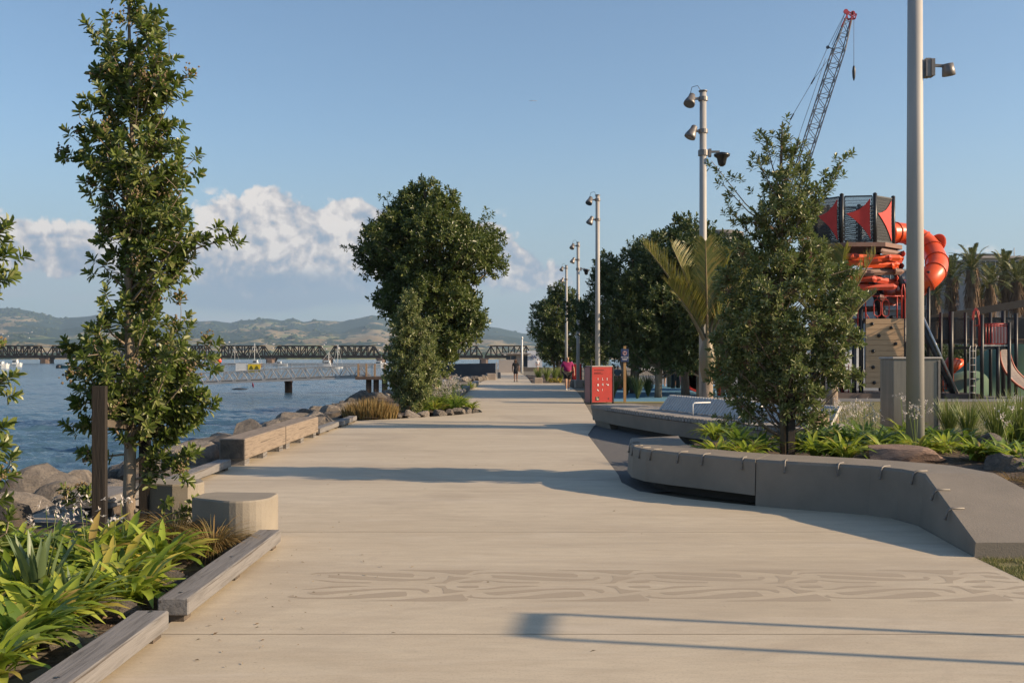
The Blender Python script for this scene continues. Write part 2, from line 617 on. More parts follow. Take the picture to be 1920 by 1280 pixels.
pxs = np.linspace(-500, 2400, 340)
Ds = [2040, 2060, 2150, 2300] + list(np.linspace(2450, 8800, 74))
mb = MB(); vs = []
for D in Ds:
    for px in pxs:
        z = -3 if D == 2040 else hill_z(px, D)
        vs.append(((px - 960) / FOC * D, D, z))
n = len(pxs)
mb.add(vs, [(i * n + j, i * n + j + 1, (i + 1) * n + j + 1, (i + 1) * n + j) for i in range(len(Ds) - 1) for j in range(n - 1)], True)
m, nt, b, out = mat_base('hill_pasture')
vo = N(nt, 'ShaderNodeTexVoronoi', i_Scale=.0042); tcn = nt.nodes.new('ShaderNodeTexCoord'); nt.links.new(tcn.outputs['Object'], vo.inputs['Vector'])
fld = ramp(nt, mth(nt, 'ADD', mth(nt, 'MULTIPLY', vo.outputs['Distance'], 0.25), noise(nt, .0022, 5, .6)), [(.40, (.10, .15, .05)), (.50, (.20, .215, .085)), (.58, (.33, .265, .14)), (.78, (.24, .18, .10))])
fo = noise(nt, .0026, 10, .72, stretch=(1, .6, 1))
fm = ramp(nt, fo, [(.49, 0), (.53, 1)])
sy = nt.nodes.new('ShaderNodeSeparateXYZ'); nt.links.new(tcn.outputs['Object'], sy.inputs[0])
far_ = mth(nt, 'MULTIPLY', mth(nt, 'MULTIPLY', mth(nt, 'SUBTRACT', sy.outputs[1], 4500.0), .00045, clamp=True), .08)
fm = ramp(nt, mth(nt, 'ADD', fo, far_), [(.49, 0), (.53, 1)])
nt.links.new(mixc(nt, fm, fld, (.026, .045, .028)), b.inputs['Base Color'])
b.inputs['Roughness'].default_value = 1; b.inputs['Specular IOR Level'].default_value = .1
struct('hills', mb, m)

# woodland clumps on the far slopes
rng = random.Random(11)
tv, tf = [], []
ico = [(0, 0, 1)] + [(math.cos(a * PI / 3) * .9, math.sin(a * PI / 3) * .9, .35) for a in range(6)] + [(math.cos(a * PI / 3 + .5), math.sin(a * PI / 3 + .5), -.3) for a in range(6)]
icf = [(0, i + 1, (i + 1) % 6 + 1) for i in range(6)] + [(i + 1, i + 7, (i + 1) % 6 + 1) for i in range(6)] + [((i + 1) % 6 + 1, i + 7, (i + 1) % 6 + 7) for i in range(6)]
mb = MB()
cnt = 0
while cnt < 3000:
    shore = cnt < 1300
    D = rng.uniform(2065, 2500) if shore else rng.uniform(2500, 7600)
    px = rng.uniform(-120, 1100)
    if not shore and fbm(px, D * .05, .012, 4, 5.5) < .08 and rng.random() > .015: continue
    z = hill_z(px, D); x = (px - 960) / FOC * D
    s = rng.uniform(4, 9) if shore else rng.uniform(4, 10) * (D / 5000 + .3)
    sc = (s * rng.uniform(.8, 1.7), s, s * rng.uniform(.5, 1.15))
    mb.add([(x + v[0] * sc[0] * rng.uniform(.7, 1.25), D + v[1] * sc[1], z + v[2] * sc[2] * rng.uniform(.7, 1.3)) for v in ico], icf, False)
    cnt += 1
struct('far_woodland', mb, M('far_foliage', (.03, .048, .028), (.055, .075, .035), .02, 1, spec=.1), 'stuff')

# houses across the water
def house_proto():
    r = root('house', 'small pale house among trees on the far shore behind the bridge', 'house', (0, 0, 0), 'houses on the far shore hills')
    a = MB(); a.prism([(-6, -4), (6, -4), (6, 4), (-6, 4)], 0, 4.2)
    a.face([(-6, -4, 4.2), (-6, 4, 4.2), (-6, 0, 6.2)]); a.face([(6, 4, 4.2), (6, -4, 4.2), (6, 0, 6.2)])
    a.build('wall', M('far_house_wall', (.42, .40, .37), None, .1, .8), r)
    b2 = MB()
    b2.loft([[(-6.6, -4.7, 4.0), (-6.6, 0, 6.5), (-6.6, 4.7, 4.0), (-6.6, 0, 6.2)], [(6.6, -4.7, 4.0), (6.6, 0, 6.5), (6.6, 4.7, 4.0), (6.6, 0, 6.2)]])
    b2.build('roof', M('far_roof', (.25, .2, .18), (.35, .33, .33), .05, .8), r)
    return r


hp = house_proto()
rng = random.Random(5)
for i in range(105):
    if i < 75:
        D = rng.uniform(2120, 3000); px = rng.uniform(-60, 1010); s = rng.uniform(.35, .75)
    else:
        D = rng.uniform(3100, 4900); px = rng.choice([rng.uniform(0, 110), rng.uniform(400, 740), rng.uniform(400, 740)]); s = rng.uniform(.6, 1.0)
    x = (px - 960) / FOC * D
    place(hp, (x, D, hill_z(px, D) + .8), rng.uniform(-.9, .9), s=s, first=(i == 0))

# ================================================================= path and beds
PATH = [(-2.2, 1.5), (3.7, 1.5), (3.85, 6.5), (3.95, 8.75), (4.12, 10.4), (4.0, 10.95), (3.75, 11.25), (3.2, 11.5), (2.8, 11.8), (2.2, 12.3), (1.62, 13.1), (1.5, 14.0), (1.55, 14.9), (1.68, 22.7), (2.02, 25.4),
        (2.2, 26.5), (2.75, 38.9), (3.0, 44), (3.3, 52), (3.5, 63), (3.3, 69.3), (1.35, 69.6), (1.35, 90), (.9, 120), (.9, 150),
        (-1.6, 150), (-1.6, 100), (-1.3, 88), (-2.15, 76), (-2.27, 64), (-2.4, 44), (-1.75, 36.5), (-1.05, 33.6), (-.93, 32.2), (-1.7, 30.5), (-2.75, 29.2), (-4.05, 27.9), (-4.45, 27.2), (-4.5, 12.0), (-3.1, 9.8), (-2.2, 9.3)]
mb = MB(); mb.face([(x, y, 0) for x, y in PATH])
m, nt, b, out = mat_base('cast_concrete')
f1 = noise(nt, .55, 7, .62, stretch=(.45, 1.0, 1))
f2 = noise(nt, 3.5, 8, .7, stretch=(.35, 1.6, 1), dist=.6)
f3 = noise(nt, 60, 3, .7)
c = ramp(nt, f1, [(.25, (.44, .365, .26)), (.5, (.51, .432, .316)), (.75, (.565, .485, .362))])
c = mixc(nt, mth(nt, 'MULTIPLY', ramp(nt, f2, [(.42, 0), (.75, 1)]), .38), c, (.32, .25, .18))
c = mixc(nt, mth(nt, 'MULTIPLY', ramp(nt, f3, [(.5, 0), (.7, 1)]), .38), c, (.25, .2, .15))
st = noise(nt, 1.1, 9, .75, dist=1.2)
sp = N(nt, 'ShaderNodeTexVoronoi', i_Scale=5.5); tcs = nt.nodes.new('ShaderNodeTexCoord'); nt.links.new(tcs.outputs['Object'], sp.inputs['Vector'])
c = mixc(nt, mth(nt, 'MULTIPLY', ramp(nt, sp.outputs['Distance'], [(.03, 1), (.06, 0)]), .5), c, (.2, .155, .11))
big = noise(nt, .28, 6, .7, stretch=(.6, 1, 1), dist=1.5)
c = mixc(nt, mth(nt, 'MULTIPLY', ramp(nt, big, [(.48, 0), (.62, 1)]), .48), c, (.31, .25, .185))
li = noise(nt, .9, 7, .7, stretch=(.3, 1.4, 1), dist=.8)
c = mixc(nt, mth(nt, 'MULTIPLY', ramp(nt, li, [(.56, 0), (.72, 1)]), .5), c, (.57, .5, .405))
c = mixc(nt, mth(nt, 'MULTIPLY', ramp(nt, st, [(.60, 0), (.68, 1)]), .22), c, (.29, .235, .175))
mo = noise(nt, 9, 6, .75, stretch=(.35, 1.3, 1), dist=.5)
c = mixc(nt, mth(nt, 'MULTIPLY', ramp(nt, mo, [(.45, 0), (.62, 1)]), .34), c, (.36, .305, .225))
nt.links.new(c, b.inputs['Base Color'])
rr = mth(nt, 'ADD', mth(nt, 'MULTIPLY', f2, .3), .5); nt.links.new(rr, b.inputs['Roughness'])
bump(nt, b, mth(nt, 'ADD', noise(nt, 90, 3, .6, stretch=(.3, 1, 1)), mth(nt, 'MULTIPLY', f2, 1.5)), .22, .006)
m_conc = m
struct('path', mb, m)
# saw-cut joints
mb = MB()
def edge_x(y, side):
    xs = []
    for i in range(len(PATH)):
        a, c_ = PATH[i], PATH[(i + 1) % len(PATH)]
        if (a[1] - y) * (c_[1] - y) < 0:
            xs.append(a[0] + (c_[0] - a[0]) * (y - a[1]) / (c_[1] - a[1]))
    return min(xs) if side < 0 else max(xs)
for y in (3.2, 6.31, 10.02, 14.3, 18.6, 22.9, 27.0, 31.9, 36.0, 40.0, 44.5, 49, 54, 59, 64, 69, 75, 81, 88, 95, 102):
    xl, xr = edge_x(y, -1) + .02, edge_x(y, 1) - .02
    wd = .009 if y < 12 else .02
    mb.face([(xl, y - wd / 2, .002), (xr, y - wd / 2, .002), (xr, y + wd / 2, .002), (xl, y + wd / 2, .002)])
struct('path_joints', mb, M('joint_line', (.36, .295, .22), None, 4, .95))  # joint strips a little darker than the concrete

# exposed aggregate scroll band across the path
SCROLL = [
 [(140,85),(210,70),(500,62),(900,72),(1180,80),(1225,95),(1222,118),(1000,112),(700,92),(450,78),(250,78),(160,90)],
 [(330,95),(420,98),(700,108),(950,125),(1200,135),(1380,132),(1400,115),(1440,112),(1460,128),(1400,148),(1150,158),(900,152),(600,138),(400,125),(340,118),(355,108)],
 [(200,142),(350,150),(500,163),(840,168),(820,178),(600,177),(430,170),(300,154)],
 [(1000,44),(1400,43),(1900,44),(1800,52),(1770,75),(1740,90),(1620,82),(1450,66),(1200,52)],
 [(1575,100),(1640,112),(1820,120),(1720,140),(1650,152),(1610,178),(1400,182),(1560,168),(1590,135)],
 [(250,275),(500,262),(800,240),(1100,228),(1350,233),(1480,246),(1505,265),(1480,282),(1440,270),(1400,252),(1150,242),(900,252),(650,277),(400,300),(300,292)],
 [(75,318),(130,300),(150,318),(260,326),(500,326),(700,312),(900,288),(1100,270),(1260,266),(1290,290),(1300,310),(1100,325),(800,336),(500,340),(250,337),(120,328)],
 [(160,243),(300,233),(450,210),(700,204),(850,209),(650,218),(480,226),(320,242)],
 [(1510,208),(1620,206),(1660,235),(1760,250),(1890,258),(1760,275),(1660,285),(1640,262),(1610,230)],
 [(850,362),(1200,352),(1400,335),(1650,315),(1860,292),(1890,310),(1920,330),(1960,338),(1960,362),(1500,364)],
 [(1725,172),(1790,155),(1880,148),(1980,152),(1960,168),(1850,174)], [(1740,212),(1850,203),(1960,205),(1980,225),(1850,228),(1760,220)]]
mb = MB()
for rep in range(-1, 4):
    for ip, poly in enumerate(SCROLL):
        fr_ = [gp(860 + u / 5.486, 1060 + v / 5.486) for u, v in poly]
        xs_ = [p.x + rep * 1.277 for p in fr_]
        if min(xs_) > 3.7 or min(xs_) < -1.98: continue
        q = [(min(x_, 3.84), p.y, .0006 + ip * .00005 + (rep % 2) * .00002) for x_, p in zip(xs_, fr_)]
        mb.face(q[::-1])
m, nt, b, out = mat_base('exposed_aggregate')
c = ramp(nt, noise(nt, 170, 3, .7), [(.3, (.285, .232, .172)), (.7, (.36, .30, .225))])
c = mixc(nt, mth(nt, 'MULTIPLY', ramp(nt, noise(nt, 1.3, 5, .6), [(.45, 0), (.75, 1)]), .4), c, (.36, .295, .22))
nt.links.new(c, b.inputs['Base Color']); b.inputs['Roughness'].default_value = .9
struct('scroll_band', mb, m)

# dark gravelly strip between the benches
mb = MB(); mb.face([(x, y, -.012) for x, y in [(1.5, 13.0), (3.5, 13.5), (6.5, 16.5), (6.5, 24), (4.5, 27), (2.1, 26.6), (1.6, 25)]])
struct('gravel_strip', mb, M('dark_aggregate', (.07, .067, .068), (.20, .19, .18), 110, .9, bmp=.8, bscale=160, lo=.42, hi=.62))
# lawns
def grassmat():
    m, nt, b, out = mat_base('dry_lawn')
    c = ramp(nt, noise(nt, .6, 6, .6), [(.3, (.145, .14, .05)), (.7, (.22, .185, .085))])
    c = mixc(nt, mth(nt, 'MULTIPLY', ramp(nt, noise(nt, 60, 4, .7), [(.4, 0), (.65, 1)]), .5), c, (.075, .085, .03))
    nt.links.new(c, b.inputs['Base Color']); b.inputs['Roughness'].default_value = .95
    bump(nt, b, noise(nt, 80, 3, .7), .8, .03)
    return m
m_lawn = grassmat()
mb = MB(); mb.face([(x, y, -.016) for x, y in [(6.0, 14), (60, 8), (60, 39), (8, 40.5), (5.0, 33), (4.5, 27.3), (6.5, 24.2)]])
mb.face([(x, y, -.014) for x, y in [(3.86, 6.5), (3.72, 1.5), (30, 1.5), (30, 9.0), (5.4, 8.9), (3.96, 8.74)]])
struct('lawn', mb, m_lawn)
# playground surfaces
mb = MB(); mb.face([(x, y, -.018) for x, y in [(5.6, 40.8), (60, 39.2), (60, 100), (12, 100), (7, 66)]])
struct('playground_paving', mb, M('grey_rubber', (.16, .165, .17), (.12, .125, .13), 3, .9))
mb = MB(); mb.face([(x, y, -.013) for x, y in [(2.95, 40.3), (6.4, 40.6), (8.0, 44.5), (12.2, 46), (13, 68), (7.2, 66), (3.6, 47)]])
struct('blue_safety_surface', mb, M('blue_rubber', (.10, .25, .36), (.07, .2, .32), .4, .85))
mb = MB(); mb.face([(x, y, -.009) for x, y in [(2.9, 38.9), (7.0, 38.9), (6.9, 40.5), (2.95, 40.4)]])
struct('yellow_safety_surface', mb, M('olive_rubber', (.22, .21, .09), (.17, .17, .08), 1, .9))
# soil of the planting beds
def bed(poly, z, amp=.03, step=.18, seed=0):
    xs = [p[0] for p in poly]; ys = [p[1] for p in poly]
    from mathutils.geometry import tessellate_polygon
    mb = MB()
    def inside(x, y):
        c = False
        for i in range(len(poly)):
            x1, y1 = poly[i]; x2, y2 = poly[i - 1]
            if (y1 > y) != (y2 > y) and x < (x2 - x1) * (y - y1) / (y2 - y1) + x1: c = not c
        return c
    nx = int((max(xs) - min(xs)) / step) + 1; ny = int((max(ys) - min(ys)) / step) + 1
    idx = {}
    for i in range(nx):
        for j in range(ny):
            x, y = min(xs) + i * step, min(ys) + j * step
            if inside(x + step / 2, y + step / 2):
                q = []
                for a, b_ in ((0, 0), (1, 0), (1, 1), (0, 1)):
                    k = (i + a, j + b_)
                    if k not in idx:
                        X_, Y_ = min(xs) + k[0] * step, min(ys) + k[1] * step
                        idx[k] = len(mb.v)
                        mb.v.append((X_, Y_, z + amp * (mnoise.noise((X_ * 1.7, Y_ * 1.7, seed)) + .5 * mnoise.noise((X_ * 6, Y_ * 6, seed)))))
                    q.append(idx[k])
                mb.f.append(tuple(q)); mb.sm.append(True)
    return mb
struct('garden_soil', bed([(-2.28, 1.6), (-2.28, 9.15), (-3.2, 9.95), (-4.4, 11.3), (-5.5, 11), (-5.5, 1.6)], -.02, .06), m_soil)
struct('garden_soil', bed([(-1.2, 32.4), (-1.25, 33.6), (-2.0, 36.5), (-2.6, 44), (-2.5, 63), (-5.0, 63), (-5.3, 30), (-4.0, 28.3), (-2.8, 29.5)], 0.05, .08, .4), m_soil)
mbb = MB(); 
b1 = bed([(2.45, 13.35), (3.2, 12.65), (4.1, 12.1), (4.9, 11.3), (5.1, 10.4), (9.5, 10.2), (9.5, 17.4), (5.2, 17.4), (2.7, 15.6)], .40, .05, .16, 3)
struct('garden_soil', b1, m_soil)
struct('garden_soil', bed([(1.4, 69.8), (3.2, 69.6), (3.7, 74), (6.5, 100), (1.5, 100)], .02, .08, .5), m_soil)
# ================================================================= concrete bench (near, right)
m_bench = M('bench_concrete', (.225, .192, .153), (.18, .155, .124), 1.6, .75, bmp=.25, bscale=60)
m_benchlight = M('bench_concrete_light', (.27, .235, .185), (.20, .175, .14), 1.4, .75, bmp=.2, bscale=60)
r = root('concrete_bench', 'long curved grey concrete bench with metal skate stops and a ramped end', 'bench', (3.2, 12.0, 0))
TOP = .53
# solid section: front line, back line, following the curve
front = [(2.80, 11.78), (3.2, 11.5), (3.55, 11.3), (3.86, 11.08), (4.06, 10.8), (4.14, 10.4)]
back = [(3.17, 12.52), (3.55, 12.3), (4.05, 11.95), (4.45, 11.6), (4.80, 11.15), (4.90, 10.4)]
mb = MB(); rings = []
for (fx, fy), (bx, by) in zip(front, back):
    fx2, fy2 = fx, fy
    tx, ty = fx + (bx - fx) * .05, fy + (by - fy) * .05
    ux, uy = fx + (bx - fx) * .08, fy + (by - fy) * .08
    rings.append([(fx2, fy2, -.02), (tx, ty, TOP - .03), (ux, uy, TOP), (bx, by, TOP), (bx, by, -.02)])
# ramp end
for k in range(1, 7):
    t = k / 6
    fx, fy = 4.14 + (3.95 - 4.14) * t, 10.4 + (8.75 - 10.4) * t
    bx, by = 4.90 + (5.25 - 4.90) * t, fy
    z = TOP + (.125 - TOP) * t
    wz = z / TOP
    rings.append([(fx, fy, -.02), (fx + .045 * wz, fy, z - .012), (fx + .06 * wz, fy, z), (bx, by, z), (bx, by, -.02)])
mb.loft(rings, smooth=False)
mb.build('solid_section', m_bench, r)
# cantilevered section
frontc = [(1.70, 14.95), (1.60, 14.2), (1.58, 13.5), (1.70, 13.1), (1.98, 12.75), (2.30, 12.38), (2.793, 11.785)]
backc = [(2.5, 15.4), (2.42, 14.6), (2.36, 13.9), (2.40, 13.35), (2.62, 13.12), (2.82, 12.85), (3.163, 12.525)]
low = [.14, .13, .13, .125, .12, .12, .12]
mb = MB(); rings = []
for (fx, fy), (bx, by), lz in zip(frontc, backc, low):
    dx, dy = bx - fx, by - fy
    rings.append([(fx - dx * .0, fy - dy * .0, lz), (fx + dx * .03, fy + dy * .03, TOP - .03), (fx + dx * .06, fy + dy * .06, TOP), (bx, by, TOP), (bx, by, lz)])
mb.loft(rings)
mb.build('cantilevered_section', m_bench, r)
mb = MB()
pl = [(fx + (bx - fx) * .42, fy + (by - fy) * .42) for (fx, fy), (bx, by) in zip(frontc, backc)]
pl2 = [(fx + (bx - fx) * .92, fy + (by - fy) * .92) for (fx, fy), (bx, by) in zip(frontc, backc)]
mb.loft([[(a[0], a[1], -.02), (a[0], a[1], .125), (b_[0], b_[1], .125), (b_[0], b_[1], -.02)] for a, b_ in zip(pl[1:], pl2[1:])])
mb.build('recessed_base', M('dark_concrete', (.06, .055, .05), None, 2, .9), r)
# steel skate stops folded over the front edge
def clip(fx, fy, bx, by, z=TOP, drop=.13, k=.06):
    d = Vector((bx - fx, by - fy, 0)); d.normalize()
    e = Vector((fx, fy, z)) + Vector((bx - fx, by - fy, 0)) * k
    mb = MB()
    p = [e + d * .13 + Vector((0, 0, .006)), e + d * .02 + Vector((0, 0, .008)), e + d * -.012 + Vector((0, 0, -.005)), e - d * .028 + Vector((0, 0, -.03)), e - d * .045 + Vector((0, 0, -drop))]
    mb.tube(p, .011, 6)
    q = p[-1] - d * .004
    mb.lathe([(.014, -.004), (.014, .006), (.008, .012)], q + Vector((0, 0, .015)), -d, 8)
    return mb
def lerp2(A, t):
    n_ = len(A) - 1; i = min(int(t * n_), n_ - 1); f = t * n_ - i
    return A[i][0] + (A[i + 1][0] - A[i][0]) * f, A[i][1] + (A[i + 1][1] - A[i][1]) * f
for t in (.20, .31, .42, .53, .70, .83, .96):
    f = lerp2(frontc, t); b_ = lerp2(backc, t); clip(*f, *b_).build('skate_stop', m_stop, r)
for t in (.14, .42, .68, .93):
    f = lerp2(front, t); b_ = lerp2(back, t); clip(*f, *b_).build('skate_stop', m_stop, r)
for t in (.28, .56):
    clip(4.14 - .19 * t, 10.4 - 1.65 * t, 4.9, 10.4 - 1.65 * t, TOP + (.125 - TOP) * t, .1, .055 * (1 - t)).build('skate_stop', m_stop, r)

# ================================================================= slatted bench (second, right)
r = root('slatted_bench', 'wide curved concrete bench with grey timber slat seat and long white slatted backrest', 'bench', (3.4, 21, 0))
fr = [(2.02, 26.0), (2.3, 24.4), (2.75, 22.6), (3.3, 20.6), (3.85, 19.0), (4.35, 17.8), (4.9, 16.9)]
bk = [(3.1, 26.4), (3.5, 24.9), (4.0, 23.2), (4.55, 21.3), (5.1, 19.8), (5.6, 18.8), (6.1, 18.1)]
mb = MB(); rings = []
for (a, b_) in zip(fr, bk):
    dx, dy = b_[0] - a[0], b_[1] - a[1]
    rings.append([(a[0] + dx * .03, a[1] + dy * .03, .13), (a[0], a[1], .43), (b_[0], b_[1], .43), (b_[0], b_[1], .13)])
mb.loft(rings); mb.build('concrete_beam', m_bench, r)
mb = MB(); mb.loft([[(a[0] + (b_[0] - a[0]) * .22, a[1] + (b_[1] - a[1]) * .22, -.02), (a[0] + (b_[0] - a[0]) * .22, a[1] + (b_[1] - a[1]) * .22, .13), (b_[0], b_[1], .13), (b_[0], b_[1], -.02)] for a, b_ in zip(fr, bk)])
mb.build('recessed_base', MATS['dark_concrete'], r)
mb = MB(); mb.loft([[(2.14, 25.98, -.02), (2.0, 26.0, .445), (3.1, 26.45, .445), (3.1, 26.4, -.02)], [(2.38, 24.6, -.02), (2.24, 24.75, .445), (3.4, 25.2, .445), (3.4, 25.2, -.02)]])
mb.build('end_block', m_bench, r)
m_slat = M('weathered_slats', (.30, .275, .25), (.2, .185, .17), 14, .8, bmp=.3, stretch=(1, 1, 1))
mb = MB(); n_ = 78
for i in range(n_):
    t0, t1 = i / n_ + .0012, (i + 1) / n_ - .0012
    a, a2, b_, b2 = lerp2(fr, t0), lerp2(fr, t1), lerp2(bk, t0), lerp2(bk, t1)
    def ins(a, b_, k): return (a[0] + (b_[0] - a[0]) * k, a[1] + (b_[1] - a[1]) * k)
    q = [ins(a, b_, -.02), ins(a2, b2, -.02), ins(a2, b2, .98), ins(a, b_, .98)]
    mb.prism(q[::-1], .447, .53 + .002 * ((i * 7) % 3))
mb.build('seat', m_slat, r)
m_wslat = M('pale_slats', (.52, .49, .46), (.40, .38, .36), 10, .7)
def backrest(t_a, t_b, n_, kk=.55):
    mb = MB()
    for i in range(n_):
        t0 = t_a + (t_b - t_a) * (i + .08) / n_; t1 = t_a + (t_b - t_a) * (i + .86) / n_
        a, a2, b_, b2 = lerp2(fr, t0), lerp2(fr, t1), lerp2(bk, t0), lerp2(bk, t1)
        def P(a, b_, k, z): return (a[0] + (b_[0] - a[0]) * k, a[1] + (b_[1] - a[1]) * k, z)
        lo = [P(a, b_, kk, .54), P(a2, b2, kk, .54), P(a2, b2, kk + .05, .54), P(a, b_, kk + .05, .54)]
        hi = [P(a, b_, kk + .2, .86), P(a2, b2, kk + .2, .86), P(a2, b2, kk + .26, .86), P(a, b_, kk + .26, .86)]
        mb.loft([lo, hi])
    return mb
backrest(.30, .62, 30).build('backrest', m_wslat, r)
backrest(.625, .80, 16).build('backrest', m_wslat, r)
backrest(.805, .98, 16).build('backrest', m_wslat, r)
for t in (.50, .70):
    a, b_ = lerp2(fr, t), lerp2(bk, t)
    d = Vector((b_[0] - a[0], b_[1] - a[1], 0))
    p = Vector((a[0], a[1], 0))
    mb = MB(); mb.tube([p + d * .3 + Vector((0, 0, .53)), p + d * .3 + Vector((0, 0, .76)), p + d * .33 + Vector((0, 0, .79)), p + d * .62 + Vector((0, 0, .79))], .014, 6)
    mb.build('armrest', m_white, r)
# timber log end block behind the bench
mb = MB(); mb.bbox((5.15, 17.55, .3), (.34, .5, .92), .5, .03)
tag(mb.build('timber_block', M('sandy_timber', (.33, .25, .18), (.24, .18, .13), 5, .85, bmp=.5, stretch=(1, 1, .2)), None, (5.15, 17.55, -.02)), 'sandy brown upright block at the right end of the white slatted backrest', 'block')

# ================================================================= weathered timber
def timbermat(name, c1, c2, axis=(6, .35, 6)):
    m, nt, b, out = mat_base(name)
    g = noise(nt, 5, 8, .65, stretch=axis, dist=.8)
    c = ramp(nt, g, [(.32, c2), (.5, c1), (.72, tuple(x * 1.18 for x in c1))])
    cr = noise(nt, 2.2, 6, .5, stretch=(9, .18, 9), dist=1.0)
    c = mixc(nt, ramp(nt, cr, [(.655, 0), (.675, .85)]), c, (.05, .038, .028))
    nt.links.new(c, b.inputs['Base Color']); b.inputs['Roughness'].default_value = .85
    bump(nt, b, g, .5, .01)
    return m
m_rail = timbermat('weathered_rail_timber', (.172, .162, .155), (.10, .093, .088))
m_beam = timbermat('beam_timber', (.215, .172, .132), (.12, .094, .072), (5, .5, 9))
m_end = M('end_grain', (.11, .085, .065), (.06, .048, .038), 10, .9, bmp=.5, bscale=30)

def rail(label, x, y0, y1, w=.20, z0=.045, z1=.158, feet=3, group='low timber edge rails beside the path'):
    r = root('timber_rail', label, 'timber rail', (x - w / 2, (y0 + y1) / 2, 0), group)
    mb = MB(); mb.bbox((x - w / 2, (y0 + y1) / 2, (z0 + z1) / 2), (w, y1 - y0, z1 - z0), 0, .008)
    mb.build('rail_beam', m_rail, r)
    for k in range(feet):
        y = y0 + .1 + (y1 - y0 - .2) * k / (feet - 1)
        mb = MB(); mb.box((x - w / 2, y, z0 / 2 - .005), (w * .62, .14, z0 + .0), 0); mb.build('foot', m_end, r)
        mb = MB(); mb.lathe([(.016, -.002), (.016, .0015), (.006, .002)], (x - w / 2, y + .06, z1), (0, 0, 1), 12); mb.build('bolt', m_blackplastic, r)
    return r
rail('low grey timber rail in the bottom left corner of the photo, nearest of all', -2.10, 3.5, 6.27)
rail('low grey timber rail beside the brown grass tuft, in front of the hexagonal concrete block', -2.08, 6.58, 9.22)
rail('low grey timber rail ending at the big timber beam bench', -4.28, 12.3, 15.6)
rail('low grey timber rail just beyond the second timber beam', -4.2, 22.45, 24.9)
rail('farthest low timber rail before the orange grass tussock', -4.15, 25.05, 27.4)
rail('weathered timber rail on the left path edge beyond the large tree', -2.2, 44.5, 54, w=.35, z1=.25, feet=4)
rail('short timber rail leading towards the dark hoarding', -2.1, 56, 66, w=.35, z1=.25, feet=4)

def beambench(label, y0, y1):
    r = root('timber_beam_bench', label, 'bench', (-4.4, (y0 + y1) / 2, 0), 'heavy timber beam benches on the water edge')
    mb = MB(); mb.bbox((-4.4, (y0 + y1) / 2, .265), (.4, y1 - y0, .33), 0, .012); mb.build('beam', m_beam, r)
    mb = MB(); mb.box((-4.4, y0 - .0015, .265), (.37, .006, .30)); mb.build('end_face', m_end, r)
    for k in (.25, (y1 - y0) * .5, y1 - y0 - .25):
        mb = MB(); mb.box((-4.4, y0 + k, .047), (.34, .3, .104)); mb.build('foot', m_rail, r)
    return r
beambench('heavy square timber beam bench, the nearer one with the dark end face', 16.1, 19.0)
beambench('heavy square timber beam bench, the farther one with long cracks', 19.08, 22.2)

# concrete blocks at the left path edge
def block(label, poly, h, mat=m_benchlight):
    mb = MB(); n_ = len(poly); cx = sum(p[0] for p in poly) / n_; cy = sum(p[1] for p in poly) / n_
    def sc(k): return [(cx + (x - cx) * k, cy + (y - cy) * k) for x, y in poly]
    mb.loft([[(x, y, -.03) for x, y in poly], [(x, y, h - .015) for x, y in poly], [(x, y, h) for x, y in sc(.96)]])
    return tag(mb.build('concrete_block', mat, None, (cx, cy, 0)), label, 'concrete block')
block('pale faceted concrete block seat at the end of the near timber rail', [(-2.95, 9.44), (-2.60, 9.22), (-2.54, 9.195), (-2.48, 9.19), (-2.42, 9.20), (-2.365, 9.225), (-2.315, 9.26), (-2.275, 9.305), (-2.245, 9.36), (-2.225, 9.42), (-2.22, 9.49), (-2.22, 9.72), (-2.25, 9.77), (-2.32, 9.8), (-2.85, 9.85), (-2.95, 9.75)], .415)
block('pale concrete block partly hidden behind the staked tree', [(-3.78, 10.5), (-3.45, 10.4), (-3.3, 10.42), (-3.22, 10.5), (-3.2, 10.65), (-3.3, 10.9), (-3.8, 10.9)], .415)
# little timber seat on a slab in the rocks
r = root('slab_bench', 'short timber block seat on a concrete slab between the rocks and the dark stake', 'seat', (-4.55, 11.2, -.1))
mb = MB(); mb.bbox((-4.5, 11.3, .17), (.5, .9, .13), 0, .01); mb.build('seat', m_rail, r)
mb = MB(); mb.box((-4.45, 11.3, .05), (.3, .6, .1)); mb.build('foot', m_end, r)
mb = MB(); mb.box((-4.7, 11.2, -.07), (1.0, 1.2, .14)); mb.build('slab', m_benchlight, r)

